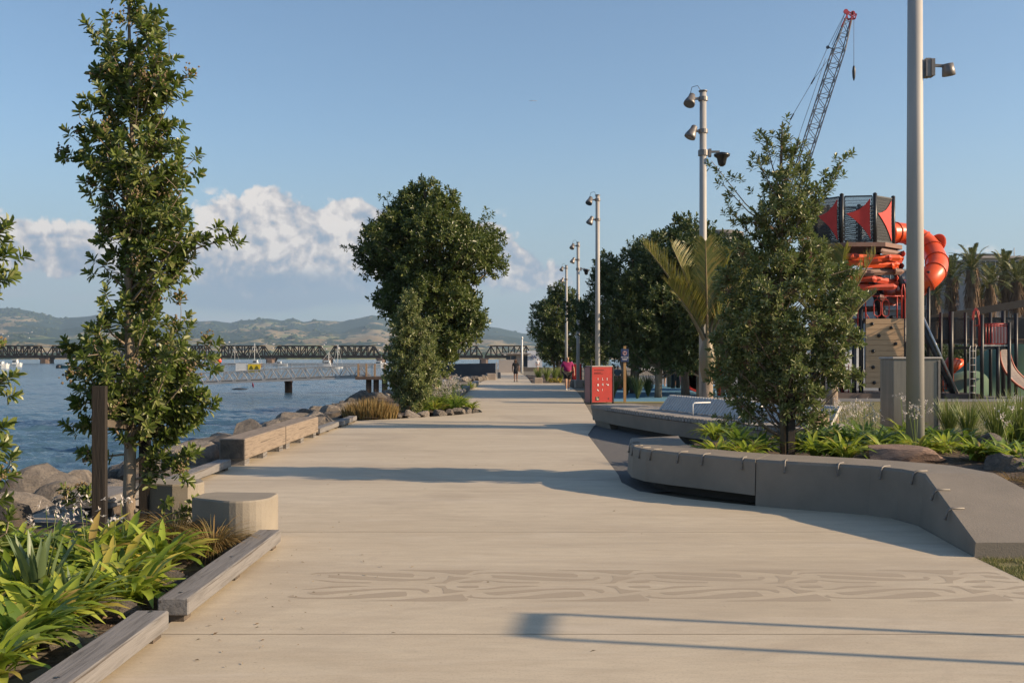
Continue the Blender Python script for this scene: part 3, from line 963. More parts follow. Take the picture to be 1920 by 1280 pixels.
# ================================================================= poles
def spot(r, c, d, s=1.0, name='spotlight'):
    """floodlight body pointing along d"""
    mb = MB(); mb.lathe([(.05 * s, -.20 * s), (.085 * s, -.17 * s), (.09 * s, -.06 * s), (.10 * s, -.05 * s), (.15 * s, .10 * s), (.155 * s, .16 * s), (.135 * s, .165 * s)], c, d, 14)
    o = mb.build(name, m_steel2, r)
    mb = MB(); mb.lathe([(.13 * s, .0), (.13 * s, .012)], Vector(c) + Vector(d).normalized() * .16 * s, d, 14); mb.build('lens', m_glass, o)
    return o
def lightpole(label, x, y, h=8.45, r0=.105, r1=.085, cctv=True, z0=0.0, spots=((-1, -.55), (-.95, -.9))):
    r = root('light_pole', label, 'light pole', (x, y, z0), 'tall grey light poles along the promenade')
    mb = MB(); mb.tube([(x, y, z0), (x, y, z0 + h * .5), (x, y, h)], [r0, (r0 + r1) / 2, r1], 20); mb.build('pole', m_steel, r)
    for zc in (h - .18, h - 1.0):
        mb = MB(); mb.lathe([(r1 + .035, -.05), (r1 + .035, .05)], (x, y, zc), (0, 0, 1), 14, smooth=False)
        mb.beam((x, y, zc), (x - .26, y - .06, zc - .0), .05, .06); mb.build('bracket', m_steel2, r)
    mb = MB()
    mb.lathe([(r1 + .02, 0), (r1 + .03, .03), (.01, .05)], (x, y, h), (0, 0, 1), 14)
    mb.build('cap', m_steel2, r)
    spot(r, (x - .33, y - .08, h - .22), (-.35, -.45, -.9), .95)
    spot(r, (x - .30, y - .12, h - 1.05), (-.45, -.15, -.95), .95)
    mb = MB(); mb.tube([(x - .05, y, h + .03), (x - .14, y, h + .16), (x - .28, y, h + .12), (x - .33, y - .05, h - .05)], .008, 5); mb.build('cable', m_blackplastic, r)
    if cctv:
        mb = MB(); z = h - 1.55
        mb.lathe([(r1 + .04, -.07), (r1 + .04, .07)], (x, y, z), (0, 0, 1), 14, smooth=False)
        mb.box((x + .17, y, z), (.07, .1, .2)); mb.beam((x + .15, y, z + .03), (x + .42, y, z + .03), .06, .05); mb.build('camera_arm', m_steel2, r)
        mb = MB(); mb.lathe([(.05, .05), (.21, .0), (.2, -.05), (.13, -.1), (.11, -.2), (.09, -.27), (.04, -.31)], (x + .48, y, z - .03), (0, 0, 1), 16); mb.build('dome_camera', m_blackplastic, r)
    return r
lightpole('tall light pole with two floodlights and a dome camera rising above the palm', 4.85, 26, cctv=True)
lightpole('slim light pole with two floodlights above the dark grove, no camera', 3.56, 42.6, cctv=False)
lightpole('slim light pole standing on a concrete block beside the man in magenta', 3.87, 60, cctv=True)
lightpole('most distant light pole, its top above the round tree', 3.98, 75, cctv=False)
# near pole
x, y, z0 = 5.55, 14.1, .38
r = root('light_pole', 'thick grey light pole in the planting bed near the right edge, rising out of frame', 'light pole', (x, y, z0), 'tall grey light poles along the promenade')
mb = MB(); mb.tube([(x, y, z0), (x, y, 4), (x, y, 8.6)], [.122, .11, .09], 32); mb.build('pole', m_steel, r)
mb = MB(); mb.box((x + .155, y - .02, 5.68), (.07, .13, .25)); mb.build('mount_box', m_steel2, r); mb = MB(); mb.box((x + .215, y - .02, 5.68), (.05, .15, .23)); mb.build('junction_box', m_steel2, r); mb = MB(); mb.beam((x + .2, y - .02, 5.72), (x + .42, y - .02, 5.71), .035, .035); mb.build('bracket', m_steel2, r)
mb = MB(); mb.lathe([(.075, .09), (.085, .0), (.09, -.07), (.075, -.075)], (x + .45, y - .02, 5.65), (-.15, -.1, 1), 14); mb.build('spotlight', m_steel2, r)
mb = MB()
for k in range(6):
    a = k * PI / 3 + .3
    ca_, sa_ = math.cos(a), math.sin(a)
    p0 = Vector((x + ca_ * .115, y + sa_ * .115, z0)); p1 = p0 + Vector((ca_ * .1, sa_ * .1, 0)); p2 = p0 + Vector((0, 0, .14))
    t = Vector((-sa_, ca_, 0)) * .006
    mb.loft([[p0 - t, p1 - t, p2 - t], [p0 + t, p1 + t, p2 + t]])
mb.lathe([(.24, -.0), (.24, .02)], (x, y, z0), (0, 0, 1), 20, smooth=False)
mb.build('base_gusset', m_steel, r)

# twin-post frame added out of view to cast the two long shadow lines
dirb = Vector((math.cos(R(SUN_AZ)), -math.sin(R(SUN_AZ)), 0)); tn = math.tan(R(SUN_EL))
tipA, tipB = gp(1030, 1150), gp(1015, 1196)
Lh = 3.1 / tn
pa, pb = tipA + dirb * Lh, tipB + dirb * Lh
r = root('shadow_frame', 'unseen twin post steel frame added right of the path to cast two shadow lines on it', 'frame', (pa + pb) / 2)
mb = MB(); mb.tube([pa, pa + Vector((0, 0, 3.1))], .03, 8); mb.build('post', m_steel, r)
mb = MB(); mb.tube([pb, pb + Vector((0, 0, 3.1))], .03, 8); mb.build('post', m_steel, r)
mb = MB(); mb.beam(pa + Vector((0, 0, 3.13)), pb + Vector((0, 0, 3.13)), .04, .09); mb.build('panel', m_steel2, r)

# ================================================================= kiosks, signs, blocks
def kiosk(label, x0, x1, y, h, d, loc_detail=True):
    r = root('information_panel', label, 'sign', ((x0 + x1) / 2, y, 0))
    w_ = x1 - x0
    mb = MB(); mb.box(((x0 + x1) / 2, y + d / 2, h / 2 + .02), (w_ - .06, d - .02, h - .04)); mb.build('panel', m_red, r)
    mb = MB()
    for xx in (x0, x1):
        mb.box((xx, y + .03, h / 2), (.05, .07, h)); mb.box((xx, y + d - .03, h / 2), (.05, .07, h))
    mb.box((x0, y, h * .6), (.035, .035, h * 1.2)) if loc_detail else None
    mb.build('frame', m_black, r)
    mb = MB(); mb.box(((x0 + x1) / 2, y + d / 2, h + .01), (w_ - .04, d, .035)); mb.build('top_cap', m_steel, r)
    mb = MB(); mb.box((x0 - .027, y + d / 2, h / 2), (.006, d - .15, h - .06)); mb.build('side_panel', M('maroon_panel', (.30, .12, .12), (.24, .1, .1), 2, .4), r)
    if loc_detail:
        yy = y + .004
        ic = m_white
        def P(u, v): return Vector((x0 + .06 + u * (w_ - .12), yy, .06 + v * (h - .1)))
        # figures and marks in three rows
        mb = MB()
        for u, v, kind in ((.27, .66, 0), (.5, .66, 1), (.75, .66, 2), (.27, .5, 3), (.5, .5, 4), (.76, .5, 5), (.27, .34, 6), (.5, .34, 7)):
            c = P(u, v)
            if kind in (0, 1, 4, 7):
                mb.box(c, (.016, .006, .05)); mb.lathe([(.011, 0), (.011, .006)], c + Vector((.0, 0, .04)), (0, -1, 0), 8)
                if kind == 1: mb.box(c + Vector((.018, 0, -.035)), (.04, .006, .015))
                if kind == 4: mb.box(c + Vector((.035, 0, 0)), (.012, .006, .09))
            elif kind == 2:
                mb.box(c + Vector((0, 0, .035)), (.045, .006, .012)); mb.box(c, (.014, .006, .05)); mb.box(c - Vector((0, 0, .03)), (.036, .006, .012))
            elif kind == 3:
                mb.lathe([(.03, 0), (.03, .006)], c, (0, -1, 0), 10); mb.box(c - Vector((0, 0, .04)), (.035, .006, .03))
            elif kind == 5:
                mb.beam(c + Vector((-.05, 0, .03)), c + Vector((.0, 0, .0)), .006, .02); mb.lathe([(.03, 0), (.03, .006)], c + Vector((.03, 0, -.01)), (0, -1, 0), 8)
            else:
                mb.beam(c + Vector((-.04, 0, .03)), c + Vector((.03, 0, -.03)), .006, .03)
        mb.build('pictograms', ic, r)
        mb = MB(); mb.box(P(.24, .09), (.14, .008, .14)); mb.build('logo', M('logo_black', (.03, .03, .02), None, 3, .5), r)
        mb = MB(); mb.box(P(.21, .09) - Vector((0, .006, 0)), (.02, .006, .09)); mb.box(P(.26, .075) - Vector((0, .006, 0)), (.05, .006, .06)); mb.box(P(.21, .13) - Vector((0, .006, 0)), (.05, .006, .015)); mb.build('logo_mark', M('logo_pale', (.5, .45, .3), None, 3, .6), r)
        mb = MB(); mb.box(P(.82, .09), (.07, .006, .012)); mb.box(P(.82, .09), (.012, .006, .07)); mb.build('arrow_mark', m_black, r)
        text('heading', 'Te Papa', .07, P(.06, .92), (1, 0, 0), (0, 0, 1), M('dark_red_ink', (.2, .015, .01), None, 3, .6), r, .003, 'LEFT') if False else None
        mb = MB()
        rg = random.Random(2)
        for k, (v, ww) in enumerate(((.93, .5), (.86, .36), (.84, .3), (.82, .4))):
            u = .08
            while u < .08 + ww:
                l = rg.uniform(.04, .1) if k else rg.uniform(.03, .06)
                mb.box(P(u + l / 2, v), (l * w_ * .75, .006, .012 if k else .032)); u += l
        mb.build('heading_lines', MATS.get('dark_red_ink') or M('dark_red_ink', (.2, .015, .01), None, 3, .6), r)
    return r
kk = kiosk('bright red upright information panel with small white pictograms beside the path', 2.95, 3.85, 38.5, 1.38, .62)
kk.rotation_euler = (0, 0, R(19))
kiosk('second red panel, partly hidden behind the man in the magenta shirt', 3.75, 4.35, 64, 1.35, .3, False)
# no dogs sign
r = root('dog_sign', 'square timber post with a small blue no dogs sign', 'sign', (4.36, 39.6, 0))
mb = MB(); mb.box((4.36, 39.6, 1.08), (.1, .1, 2.16)); mb.build('post', M('yellow_pine', (.42, .27, .11), (.34, .2, .08), 5, .7, stretch=(1, 1, .2)), r)
mb = MB(); mb.bbox((4.35, 39.53, 1.80), (.3, .03, .5), 0, .006); mb.build('sign_panel', M('navy_sign', (.025, .05, .14), None, 3, .5), r)
mb = MB(); mb.lathe([(.085, 0), (.085, .004)], (4.35, 39.512, 1.89), (0, -1, 0), 24, smooth=False); mb.build('sign_disc', m_white, r)
mb = MB()
mb.box((4.35, 39.505, 1.89), (.08, .004, .03)); mb.box((4.385, 39.505, 1.91), (.03, .004, .028))
for dx in (-.032, -.018, .018, .03): mb.box((4.35 + dx, 39.505, 1.862), (.008, .004, .03))
mb.beam((4.31, 39.505, 1.905), (4.295, 39.505, 1.925), .004, .008)
mb.build('dog_mark', m_black, r)
mb = MB()
for k in range(20):
    a, b_ = 2 * PI * k / 20, 2 * PI * (k + 1) / 20
    mb.beam((4.35 + .075 * math.cos(a), 39.503, 1.89 + .075 * math.sin(a)), (4.35 + .075 * math.cos(b_), 39.503, 1.89 + .075 * math.sin(b_)), .012, .004)
mb.beam((4.30, 39.502, 1.94), (4.40, 39.502, 1.84), .004, .012)
mb.build('prohibition_ring', m_redsteel, r)
text('sign_text', 'No Dogs', .078, (4.35, 39.512, 1.73), (1, 0, 0), (0, 0, 1), m_white, r, .002)
text('sign_text', 'in playground', .036, (4.35, 39.512, 1.64), (1, 0, 0), (0, 0, 1), m_white, r, .002) if False else None
mb = MB(); mb.box((4.35, 39.512, 1.655), (.2, .004, .018)); mb.box((4.35, 39.512, 1.63), (.16, .004, .010)); mb.build('small_print', m_white, r)
def cblock(x, y, w_, d, h, label):
    mb = MB(); mb.bbox((x, y, h / 2 - .02), (w_, d, h + .04), .1, .03)
    tag(mb.build('concrete_block', M('block_tan', (.30, .25, .2), (.22, .18, .15), 2, .85), None, (x, y, 0)), label, 'concrete block')
cblock(3.55, 60.2, .4, .6, .42, 'small concrete block left of the light pole foot near the walking man')
cblock(4.02, 59.6, .75, .8, .42, 'larger concrete block under the light pole near the walking man')
cblock(1.75, 69.0, .55, .5, .38, 'dark square block at the corner of the flower bed behind the woman')
cblock(-1.65, 80, .7, 1.2, .5, 'square concrete block at the end of the dark hoarding')
cblock(-1.35, 87, .7, 1.0, .5, 'white topped block on the left edge beyond the hoarding')
# dark hoarding
p0, p1 = gp(846, 712), gp(932, 708)
r = root('hoarding', 'long charcoal grey hoarding panel on the quay behind the large tree', 'hoarding', (-4, 84, 0))
mb = MB(); mb.loft([[(-7.2, 88, .1), (-7.2, 88.12, .1), (-7.2, 88.12, 1.15), (-7.2, 88, 1.15)], [(-1.35, 83.4, .02), (-1.35, 83.55, .02), (-1.35, 83.55, 1.28), (-1.35, 83.4, 1.28)]])
mb.build('panel', M('charcoal_sheet', (.055, .055, .06), (.045, .045, .05), 1, .7), r)
mb = MB(); mb.box((-1.25, 83.4, .68), (.13, .2, 1.36)); mb.build('end_post', m_steel, r)
mb = MB(); mb.loft([[(-7.2, 87.9, .02), (-7.2, 88.2, .02), (-7.2, 88.2, .09), (-7.2, 87.9, .09)], [(-1.32, 83.2, 0.0), (-1.32, 83.6, .0), (-1.32, 83.6, .06), (-1.32, 83.2, .06)]]); mb.build('base_rail', m_steel, r)
# steel cabinet
r = root('steel_cabinet', 'brushed stainless steel service cabinet behind the thick light pole', 'cabinet', (7.15, 18.3, .1))
m_stain = M('brushed_stainless', (.24, .22, .19), (.17, .16, .14), 2.5, .38, .6, stretch=(4, 4, .3))
mb = MB(); mb.bbox((7.13, 18.35, .88), (.86, .55, 1.6), .06, .01); mb.build('body', m_stain, r)
mb = MB(); mb.bbox((7.13, 18.35, 1.7), (.9, .6, .035), .06, .008); mb.build('lid', m_steel, r)
mb = MB(); mb.box((7.13, 18.08, .9), (.012, .02, 1.45), .06); mb.box((7.54, 18.09, .9), (.03, .02, 1.5), .06); mb.build('door_seam', m_steel2, r)
# ================================================================= vegetation tools
def unit(a):
    return a / np.maximum(np.linalg.norm(a, axis=1, keepdims=True), 1e-9)


def leaf_quads(P, D, Nn, L, W, curl=.12):
    """elliptic folded leaves, 6 vertices each. P base, D direction, Nn normal, arrays"""
    S = unit(np.cross(D, Nn))
    Nn = unit(np.cross(S, D))
    L = L[:, None]; W = W[:, None]
    tip = P + D * L - Nn * L * curl
    l1 = P + D * L * .36 + S * W * .44 + Nn * W * .18; l2 = P + D * L * .82 + S * W * .40 + Nn * W * .12 - Nn * L * curl * .4
    r1 = P + D * L * .36 - S * W * .44 + Nn * W * .18; r2 = P + D * L * .82 - S * W * .40 + Nn * W * .12 - Nn * L * curl * .4
    n = len(P)
    V = np.stack([P, l1, l2, tip, r2, r1], 1).reshape(-1, 3)
    i = np.arange(n)[:, None] * 6
    F = np.concatenate([i + np.array([[0, 3, 2, 1]]), i + np.array([[0, 5, 4, 3]])], 1).reshape(-1, 4)
    return V, F


def rosettes(mb, P, A, n_per, L, W, rg, tmin=20, tmax=95, back=.5, curl=.12):
    n = len(P)
    P2 = np.repeat(P, n_per, 0); A2 = np.repeat(A, n_per, 0)
    k = np.tile(np.arange(n_per), n)
    ph = k * 2.39996 + np.repeat(rg.uniform(0, 6.28, n), n_per)
    th = np.radians(tmin + (tmax - tmin) * (k / max(1, n_per - 1)) + rg.normal(0, 9, n * n_per))
    ref = np.where(np.abs(A2[:, 2:3]) < .9, np.array([[0, 0, 1.]]), np.array([[1., 0, 0]]))
    X = unit(np.cross(A2, ref)); Y = np.cross(A2, X)
    rad = X * np.cos(ph)[:, None] + Y * np.sin(ph)[:, None]
    D = A2 * np.cos(th)[:, None] + rad * np.sin(th)[:, None]
    Nn = A2 * np.sin(th)[:, None] - rad * np.cos(th)[:, None] + rg.normal(0, .25, (n * n_per, 3))
    Ls = L * rg.uniform(.65, 1.15, n * n_per)
    base = P2 - A2 * (k / n_per * back * L * 1.6)[:, None]
    V, F = leaf_quads(base, D, Nn, Ls, W / L * Ls * rg.uniform(.85, 1.15, n * n_per), curl)
    mb.addnp(V, F)


class Env:
    """crown envelope from (z, xl, xr) rows"""
    def __init__(self, rows, yc, depth=1.0):
        rows = sorted(rows); self.z = np.array([r_[0] for r_ in rows]); self.l = np.array([r_[1] for r_ in rows]); self.r = np.array([r_[2] for r_ in rows])
        self.yc = yc; self.depth = depth

    def at(self, z):
        l = np.interp(z, self.z, self.l); r_ = np.interp(z, self.z, self.r)
        return (l + r_) / 2, (r_ - l) / 2


def pxenv(rows, Y, depth=1.0):
    return Env([(CAMH + (HZ - py) / FOC * Y, (a - 960) / FOC * Y, (b_ - 960) / FOC * Y) for py, a, b_ in rows], Y, depth)


def zpy(py, Y): return CAMH + (HZ - py) / FOC * Y


def make_tree(name, label, cat, base, trunk, env, seed, tips=60, ros=10, per=12, L=.1, W=.035, clump=.18, mats=None, bark=None,
              r0=.06, group=None, inner=.35, rise=.55, up=.55, fruit=None, limb_r=.35, extra=(), wts=None, shell=False, twig=True, tmax=95):
    rg = np.random.default_rng(seed); rnd = random.Random(seed)
    r = root(name, label, cat, base, group)
    tr = [Vector(p) for p in trunk]
    ztop, zbot = env.z[-1], env.z[0]
    tb = MB()
    rr = [r0 * (1 - .85 * (p.z - tr[0].z) / (tr[-1].z - tr[0].z)) for p in tr]
    tb.tube(tr, rr, 9)
    def trunk_at(z):
        for a, b_ in zip(tr, tr[1:]):
            if a.z <= z <= b_.z:
                return a.lerp(b_, (z - a.z) / max(1e-6, b_.z - a.z))
        return tr[-1] if z > tr[-1].z else tr[0]
    # area weights
    zs = np.linspace(zbot, ztop, 60); rad = np.maximum(env.at(zs)[1], .05)
    wt = rad ** 1.6 + .02 * rad.max()
    if wts: wt = wt * np.interp(zs, [w_[0] for w_ in sorted(wts)], [w_[1] for w_ in sorted(wts)])
    cdf = np.cumsum(wt); cdf /= cdf[-1]
    RP, RA = [], []
    tw = MB()
    for k in range(tips):
        z = float(np.interp((k + rnd.random()) / tips, cdf, zs))
        xc, ra = env.at(z); xc, ra = float(xc), float(ra)
        ang = k * 2.39996 + rnd.uniform(-.4, .4)
        rho = ra * (inner + (1 - inner) * rnd.random() ** .6)
        rho = max(0, rho - clump * (.4 if shell else .1))
        tip = Vector((xc + rho * math.cos(ang), env.yc + rho * env.depth * math.sin(ang), z))
        d0 = (tip - trunk_at(z)).length
        zs_ = max(tr[0].z + (zbot - tr[0].z) * .5 + .02, z - d0 * rise - .05)
        st = trunk_at(zs_)
        mid = st.lerp(tip, .5) + Vector((rnd.gauss(0, .04), rnd.gauss(0, .04), -.08)) * d0
        path = [st, st.lerp(mid, .5) + Vector((0, 0, -.02 * d0)), mid, mid.lerp(tip, .55), tip]
        lr = max(.004, r0 * limb_r * (.35 + .65 * (1 - (z - zbot) / (ztop - zbot + .01))))
        tb.tube(path, [lr, lr * .8, lr * .6, lr * .42, lr * .22], 5, cap=False)
        for j in range(ros):
            t = .45 + .6 * (j + rnd.random()) / ros
            if t > 1: pt = tip + (tip - mid).normalized() * clump * (t - 1) * 3
            else: pt = mid.lerp(tip, (t - .45) / .55) if t > .45 else mid
            off = Vector((rnd.gauss(0, 1), rnd.gauss(0, 1), rnd.gauss(.25, .9))) * clump * .62
            if shell:
                off = off.normalized() * clump * rnd.uniform(.55, 1.05); pt = tip
                if off.z < 0 and rnd.random() < .35: off.z *= -1
            p = pt + off
            out = (p - Vector((xc, env.yc, z - ra * .6)))
            out = (out.normalized() * (.25 if shell else .8) + off.normalized() * (1.2 if shell else .7) + Vector((0, 0, up))) if out.length > 0 else Vector((0, 0, 1))
            out.normalize()
            RP.append(p); RA.append(out)
            if twig: tw.tube([pt - (tip - mid) * .08, pt + off * .5 - out * L * .3, p - out * L * .1], [lr * .22 + .0015, lr * .15 + .0015, .0015], 3, cap=False)
    for (a, b_, nros) in extra:     # explicit side shoots
        a, b_ = Vector(a), Vector(b_)
        mid = a.lerp(b_, .5) + Vector((0, 0, -.06)) * (b_ - a).length
        tb.tube([a, mid, b_], [r0 * .2, r0 * .15, .004], 5, cap=False)
        for j in range(nros):
            t = 1 - .5 * (j / max(1, nros)) ** 1.0
            p = a.lerp(b_, t) + Vector((rnd.gauss(0, 1), rnd.gauss(0, 1), rnd.gauss(0, 1))) * clump * .3
            RP.append(p); RA.append(((b_ - a).normalized() + Vector((rnd.gauss(0, .3), rnd.gauss(0, .3), .5))).normalized())
    tb.v += []
    n0 = len(tb.v); tb.add(tw.v, tw.f, True)
    tb.build('trunk', bark or m_bark, r)
    lb = MB()
    RP = np.array([tuple(p) for p in RP]); RA = np.array([tuple(p) for p in RA])
    rosettes(lb, RP, RA, per, L, W, rg, tmax=tmax)
    lb.build('crown', mats, r)
    if fruit:
        fb = MB(); idx = rg.choice(len(RP), fruit[0], replace=False)
        for i in idx:
            p = Vector(RP[i]); a = Vector(RA[i])
            for q in range(fruit[2]):
                c = p + a * L * .25 + Vector((rnd.gauss(0, 1), rnd.gauss(0, 1), rnd.gauss(0, 1))) * fruit[1] * .42
                s = fruit[1] * rnd.uniform(.12, .2)
                fb.add([c + Vector(v) * s for v in ((1, 0, 0), (-1, 0, 0), (0, 1, 0), (0, -1, 0), (0, 0, 1), (0, 0, -1))], [(0, 2, 4), (2, 1, 4), (1, 3, 4), (3, 0, 4), (2, 0, 5), (1, 2, 5), (3, 1, 5), (0, 3, 5)])
        fb.build('seed_heads', M('seed_heads', (.20, .15, .08), (.13, .09, .05), 30, .9), r)
    return r


lf_near = leafmat('pohutukawa_leaf', [(.058, .085, .018), (.092, .128, .027), (.13, .165, .038), (.17, .195, .055), (.22, .22, .10)], .25, .38, (.18, .3, .03))
lf_mid = leafmat('dark_leaf', [(.05, .074, .017), (.078, .108, .025), (.11, .138, .035), (.155, .17, .055)], .2, .4, (.1, .17, .02))
lf_grey = leafmat('greygreen_leaf', [(.09, .118, .036), (.14, .17, .052), (.20, .22, .078), (.29, .29, .14)], .24, .4, (.12, .2, .05))
lf_grove = leafmat('grove_leaf', [(.040, .060, .015), (.062, .088, .022), (.09, .115, .032), (.125, .145, .05)], .16, .45, (.07, .12, .02))

# ---- staked tree on the left, close to the camera
YT = 10.2
def T(px, py, Y=YT, dy=0): return at(px, py, Y) + Vector((0, dy, 0))
env = pxenv([(-30, 225, 290), (25, 230, 305), (60, 165, 340), (100, 140, 345), (150, 145, 368), (200, 150, 360), (245, 128, 345), (300, 112, 390), (350, 150, 408), (400, 180, 402),
             (450, 190, 440), (500, 165, 385), (530, 142, 378), (570, 165, 365), (610, 160, 408), (650, 118, 415), (700, 125, 412), (750, 125, 395), (785, 150, 355)], YT, .85)
make_tree('staked_tree', 'tall narrow tree with glossy dark leaves and seed clusters tied to dark stakes, left foreground', 'tree', (T(240, 985).x, YT, 0),
          [(T(240, 0).x, YT, -.05), T(243, 900), T(246, 745), T(238, 600, dy=.05), T(243, 450, dy=-.05), T(248, 250), T(243, 90), T(240, -40)],
          env, 21, tips=126, ros=7, per=16, L=.092, W=.043, clump=.13, wts=[(zpy(-40, 10.2), 1), (zpy(440, 10.2), 1.15), (zpy(480, 10.2), .55), (zpy(560, 10.2), .5), (zpy(600, 10.2), .9), (zpy(760, 10.2), .9)], mats=lf_near, bark=m_barkpale, r0=.066, fruit=(70, .085, 26), inner=.25, rise=.9, limb_r=.28,
          extra=[(T(250, 480), T(448, 440), 9), (T(243, 760), T(125, 745), 8), (T(243, 800), T(130, 800), 8), (T(243, 850), T(150, 850), 4), (T(245, 940), T(120, 925), 7), (T(248, 960), T(392, 948), 9), (T(248, 930), T(330, 800), 9), (T(248, 900), T(365, 850), 9), (T(246, 790), T(355, 905), 5), (T(248, 930), T(290, 860), 6), (T(246, 760), T(385, 735), 12), (T(246, 780), T(372, 775), 12), (T(246, 800), T(350, 805), 10), (T(246, 740), T(400, 765), 8), (T(246, 720), T(345, 690), 9),
                 (T(246, 700), T(125, 655), 6), (T(240, 620), T(400, 690), 6), (T(245, 300), T(120, 295), 6), (T(245, 230), T(352, 140), 6), (T(240, 640), T(290, 500), 3)])
# stakes
r = root('tree_stake', 'dark square timber stake with a tie bar left of the staked tree trunk', 'stake', (at(187, 985, 9.5).x, 9.5, 0), 'stakes holding the left tree')
mb = MB(); mb.box((T(187, 985, 9.5).x, 9.5, .66), (.115, .105, 1.56), .15); mb.build('post', m_darkwood, r)
mb = MB(); p = T(187, 792, 9.55); q = T(250, 798, 10.15); mb.beam(p, q, .012, .07); mb.build('tie', M('webbing', (.10, .08, .06), None, 8, .9), r)
r = root('tree_stake', 'dark stake in shade right behind the staked tree trunk', 'stake', (T(270, 985).x, 10.5, 0), 'stakes holding the left tree')
mb = MB(); mb.box((T(272, 985, 10.5).x, 10.5, .62), (.1, .1, 1.4), .1); mb.build('post', m_darkwood, r)
mb = MB(); mb.beam(T(272, 770, 10.45), T(244, 778, 10.25), .012, .06); mb.lathe([(.08, -.04), (.08, .04)], T(243, 785, 10.2), (0, 0, 1), 10, smooth=False); mb.build('tie', MATS['webbing'], r)

# ---- tree mostly outside the left edge
YE = 7.6
env = pxenv([(300, -200, -60), (400, -230, 18), (440, -240, 34), (490, -240, 22), (530, -240, 28), (570, -230, -20), (620, -240, 5), (650, -240, 14), (700, -240, 12), (745, -240, 16), (800, -240, 18), (850, -240, 26), (900, -240, 38), (940, -230, 36), (1000, -200, 18)], YE, .8)
make_tree('edge_tree', 'glossy leaved tree cut off by the left edge of the photo', 'tree', (at(-105, 990, YE).x, YE, 0),
          [(at(-105, 0, YE).x, YE, -.05), at(-100, 800, YE), at(-108, 560, YE), at(-120, 330, YE)], env, 33, tips=64, ros=7, per=17, L=.095, W=.04, clump=.12, mats=lf_near, bark=m_barkpale, r0=.06, inner=.45, fruit=(12, .08, 12), rise=.8)

# ---- large dark tree in the middle left
YM = 38.0
env = pxenv([(358, 765, 825), (372, 742, 858), (392, 722, 872), (412, 702, 925), (440, 660, 946), (470, 650, 950), (510, 690, 940), (540, 705, 928), (570, 706, 912), (610, 732, 918), (640, 738, 900), (670, 745, 875), (705, 748, 850)], YM, .85)
make_tree('large_tree', 'large broad dark green tree standing alone by the path edge in front of the sky', 'tree', (at(812, 750, YM).x, YM, 0),
          [(at(812, 0, YM).x, YM, -.05), at(808, 690, YM), at(806, 640, YM), at(812, 560, YM), at(805, 450, YM), at(795, 345, YM)], env, 41, tips=105, ros=78, per=9, L=.16, W=.072, clump=.6, shell=True, mats=lf_mid, r0=.26, inner=.2, limb_r=.3, rise=.6, twig=False,
          extra=[(at(812, 560, YM), at(652, 462, YM), 30), (at(812, 560, YM), at(912, 402, YM), 26), (at(812, 480, YM), at(722, 372, YM), 22), (at(812, 480, YM), at(942, 455, YM), 22)])
YS = 31.0
env = pxenv([(555, 752, 785), (600, 734, 806), (640, 726, 816), (680, 724, 824), (715, 720, 824), (745, 728, 818), (765, 742, 800)], YS, .9)
make_tree('small_tree', 'smaller slender tree directly in front of the large dark tree', 'tree', (at(765, 775, YS).x, YS, 0),
          [(at(765, 0, YS).x, YS, -.05), at(765, 700, YS), at(768, 565, YS)], env, 43, tips=75, ros=24, per=10, L=.105, W=.045, clump=.3, shell=True, mats=lf_grey, bark=m_barkpale, r0=.07, inner=.15, twig=False)

# ---- planted tree on the right in the raised bed
YR = 14.0
env = pxenv([(310, 1440, 1500), (340, 1425, 1520), (365, 1390, 1545), (400, 1380, 1568), (440, 1372, 1555), (480, 1350, 1570), (520, 1345, 1592), (560, 1335, 1615), (620, 1330, 1622), (670, 1325, 1610), (715, 1325, 1600), (750, 1345, 1575), (790, 1400, 1540)], YR, .85)
def TR(px, py, dy=0): return at(px, py, YR) + Vector((0, dy, 0))
make_tree('raised_bed_tree', 'conical bushy grey green tree with a dark stake in the raised planting bed', 'tree', (TR(1470, 0).x, YR, .38),
          [(TR(1470, 0).x, YR, .35), TR(1468, 760), TR(1462, 640), TR(1466, 480), TR(1462, 340), TR(1467, 228)], env, 52, tips=140, ros=17, per=12, L=.082, W=.032, clump=.2, shell=True, wts=[(zpy(340, 14), .8), (zpy(400, 14), .8), (zpy(560, 14), 1), (zpy(700, 14), 1), (zpy(790, 14), .5)], mats=lf_grey, bark=m_bark, r0=.055, inner=.15, limb_r=.32, rise=.8,
          extra=[(TR(1466, 380), TR(1467, 228), 18), (TR(1463, 360), TR(1432, 243), 15), (TR(1463, 380), TR(1418, 290), 12), (TR(1466, 350), TR(1500, 262), 14), (TR(1466, 380), TR(1518, 300), 13), (TR(1440, 470), TR(1365, 385), 10), (TR(1500, 520), TR(1610, 500), 9), (TR(1462, 440), TR(1334, 302), 7), (TR(1462, 440), TR(1345, 335), 5), (TR(1470, 450), TR(1592, 283), 17), (TR(1470, 460), TR(1575, 322), 13), (TR(1465, 800), TR(1345, 780), 8), (TR(1468, 820), TR(1560, 770), 8), (TR(1470, 830), TR(1410, 700), 4)])
mb = MB(); mb.box((TR(1473, 0).x + .02, 13.82, 1.05), (.095, .09, 1.4), .1)
tag(mb.build('tree_stake', m_darkwood, None, (TR(1473, 0).x, 13.8, .38)), 'dark stake standing against the trunk of the raised bed tree', 'stake')

